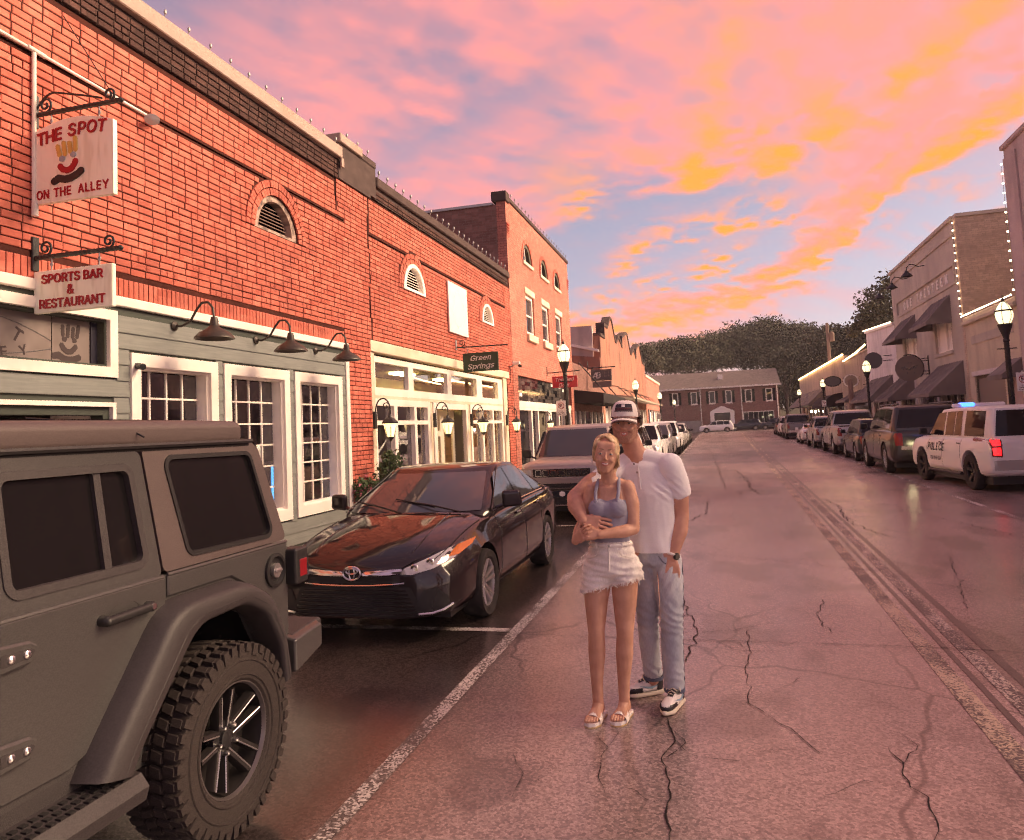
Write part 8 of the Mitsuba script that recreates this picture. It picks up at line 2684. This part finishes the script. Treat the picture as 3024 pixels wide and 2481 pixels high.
# shorts with frayed hem
ss = blob(((-.627, 4.497, 1.025), (.117, .088, .012)), ((-.632, 4.505, .93), (.152, .108, .04))) + blob(((-.632, 4.505, .93), (.152, .108, .04)), ((-.636, 4.51, .85), (.160, .112, .03)))
ss += bone(((-.708, 4.513, .86), .098), ((-.722, 4.508, .77), .094)) + bone(((-.553, 4.516, .86), .100), ((-.552, 4.512, .755), .098))
sm_ = folds(soft(ss, .010, 8), lambda v: fold_noise(v, 7, 7, 24, .0045, 15) + .0035 * np.sin(v[:, 2] * 150 + v[:, 0] * 30 + 5 * meshkit.noise(v * 9, 6)))
SS = cut_plane(to_m3(sm_), (-.632, 0, .782), (-.22, 0, 1))
SS = SS - to_m3(box(-.9, -.3, 4.2, 4.8, 1.028, 1.2))
sk2 = put('shorts', from_m3(SS), 'shorts_white', wm, 50)
fr = []
for cx, cy, r, base in ((-.722, 4.508, .0955, .768), (-.553, 4.513, .0985, .80)):
    for i in range(80):
        a = 2 * math.pi * i / 80
        x, y = cx + r * math.cos(a), cy + r * math.sin(a)
        z = .782 + .22 * (x + .632)
        L = sr.uniform(.003, .020) * (1 + (i % 9 == 0))
        fr.append(tube([(x, y, z + .008), (x + sr.normal(0, .004), y + sr.normal(0, .003), z - L * .5), (x + sr.normal(0, .008), y + sr.normal(0, .004), z - L)], [.0035, .003, .001], 4))
put('frayed_hem', cat(fr), 'shorts_white', sk2, kind='stuff')
put('waistband', cat([tube([(-.627 + .119 * math.cos(a), 4.497 + .090 * math.sin(a), 1.012) for a in np.linspace(0, 2 * math.pi, 40)], .011, 6)]), 'shorts_white', sk2, True)
for x in (-.70, -.655, -.60, -.553):
    put('belt_loop', rbox(x - .005, x + .005, 4.40 + .3 * (x + .627) ** 2 / .12, 4.41 + .3 * (x + .627) ** 2 / .12, .995, 1.03, .002), 'shorts_white', sk2)
put('fly', tube([(-.628, 4.400, 1.0), (-.628, 4.392, .93), (-.632, 4.393, .87)], .005, 5), 'shorts_white', sk2, True)
put('button', lathe([(.007, 0), (.006, .004), (.001, .004)], 12, 'y').apply_transform(np.diag([1, -1, 1, 1])).apply_translation((-.626, 4.398, 1.012)), 'galv', sk2)
for sx in (-1, 1):
    put('pocket_seam', tube([(-.63 + sx * .055, 4.405, .995), (-.63 + sx * .075, 4.402, .955), (-.63 + sx * .135, 4.44, .935)], .003, 5), 'shorts_white', sk2, True)
# slides
for nm, (a0, d, sd, bp) in (('sandal', iR), ('sandal', iL)):
    e = [a0 + d * u * .9 + sd * w for u, w in ((-.065, -.026), (-.072, 0), (-.065, .026), (.03, .028), (.12, .044), (.165, .036), (.180, .010), (.165, -.02), (.12, -.036), (.03, -.026))]
    po = Polygon([q[:2] for q in e]).buffer(.006)
    k = put(nm, move(extr(po, .018), z=.006), 'leather_white', wm, 40)
    put('outsole', move(extr(po.buffer(.001), .006), z=.0), 'wood_yellow', k)
    G = []
    for u in np.linspace(.055, .125, 7):
        row = []
        for t in np.linspace(0, math.pi, 13):
            wid = .043 + .006 * (u - .055) / .07
            hgt = .074 - .22 * (u - .055)
            c = a0 + d * u * .95
            row.append(c + sd * (.002 + wid * math.cos(t)) + np.array([0, 0, .012 + (hgt - .012) * math.sin(t) ** .8]))
        G.append(row)
    G = np.array(G)
    put('strap', cat([sheet(G), sheet(G - [0, 0, .003])]), 'leather_white', k, True)


# ---------------------------------------------------------------- damp evening air
HAZE = .0004
scene['air'] = {'type': 'homogeneous', 'albedo': {'type': 'rgb', 'value': [.97, .95, .95]}, 'sigma_t': HAZE}
scene['haze'] = {'type': 'cube', 'to_world': T().translate([0, 86, 10.5]).scale([135, 150, 11.8]), 'bsdf': {'type': 'null'}, 'interior': {'type': 'ref', 'id': 'air'}}
labels['haze'] = {'kind': 'stuff', 'label': 'faint damp haze in the street', 'category': 'haze'}
scene['camera']['medium'] = {'type': 'ref', 'id': 'air'}
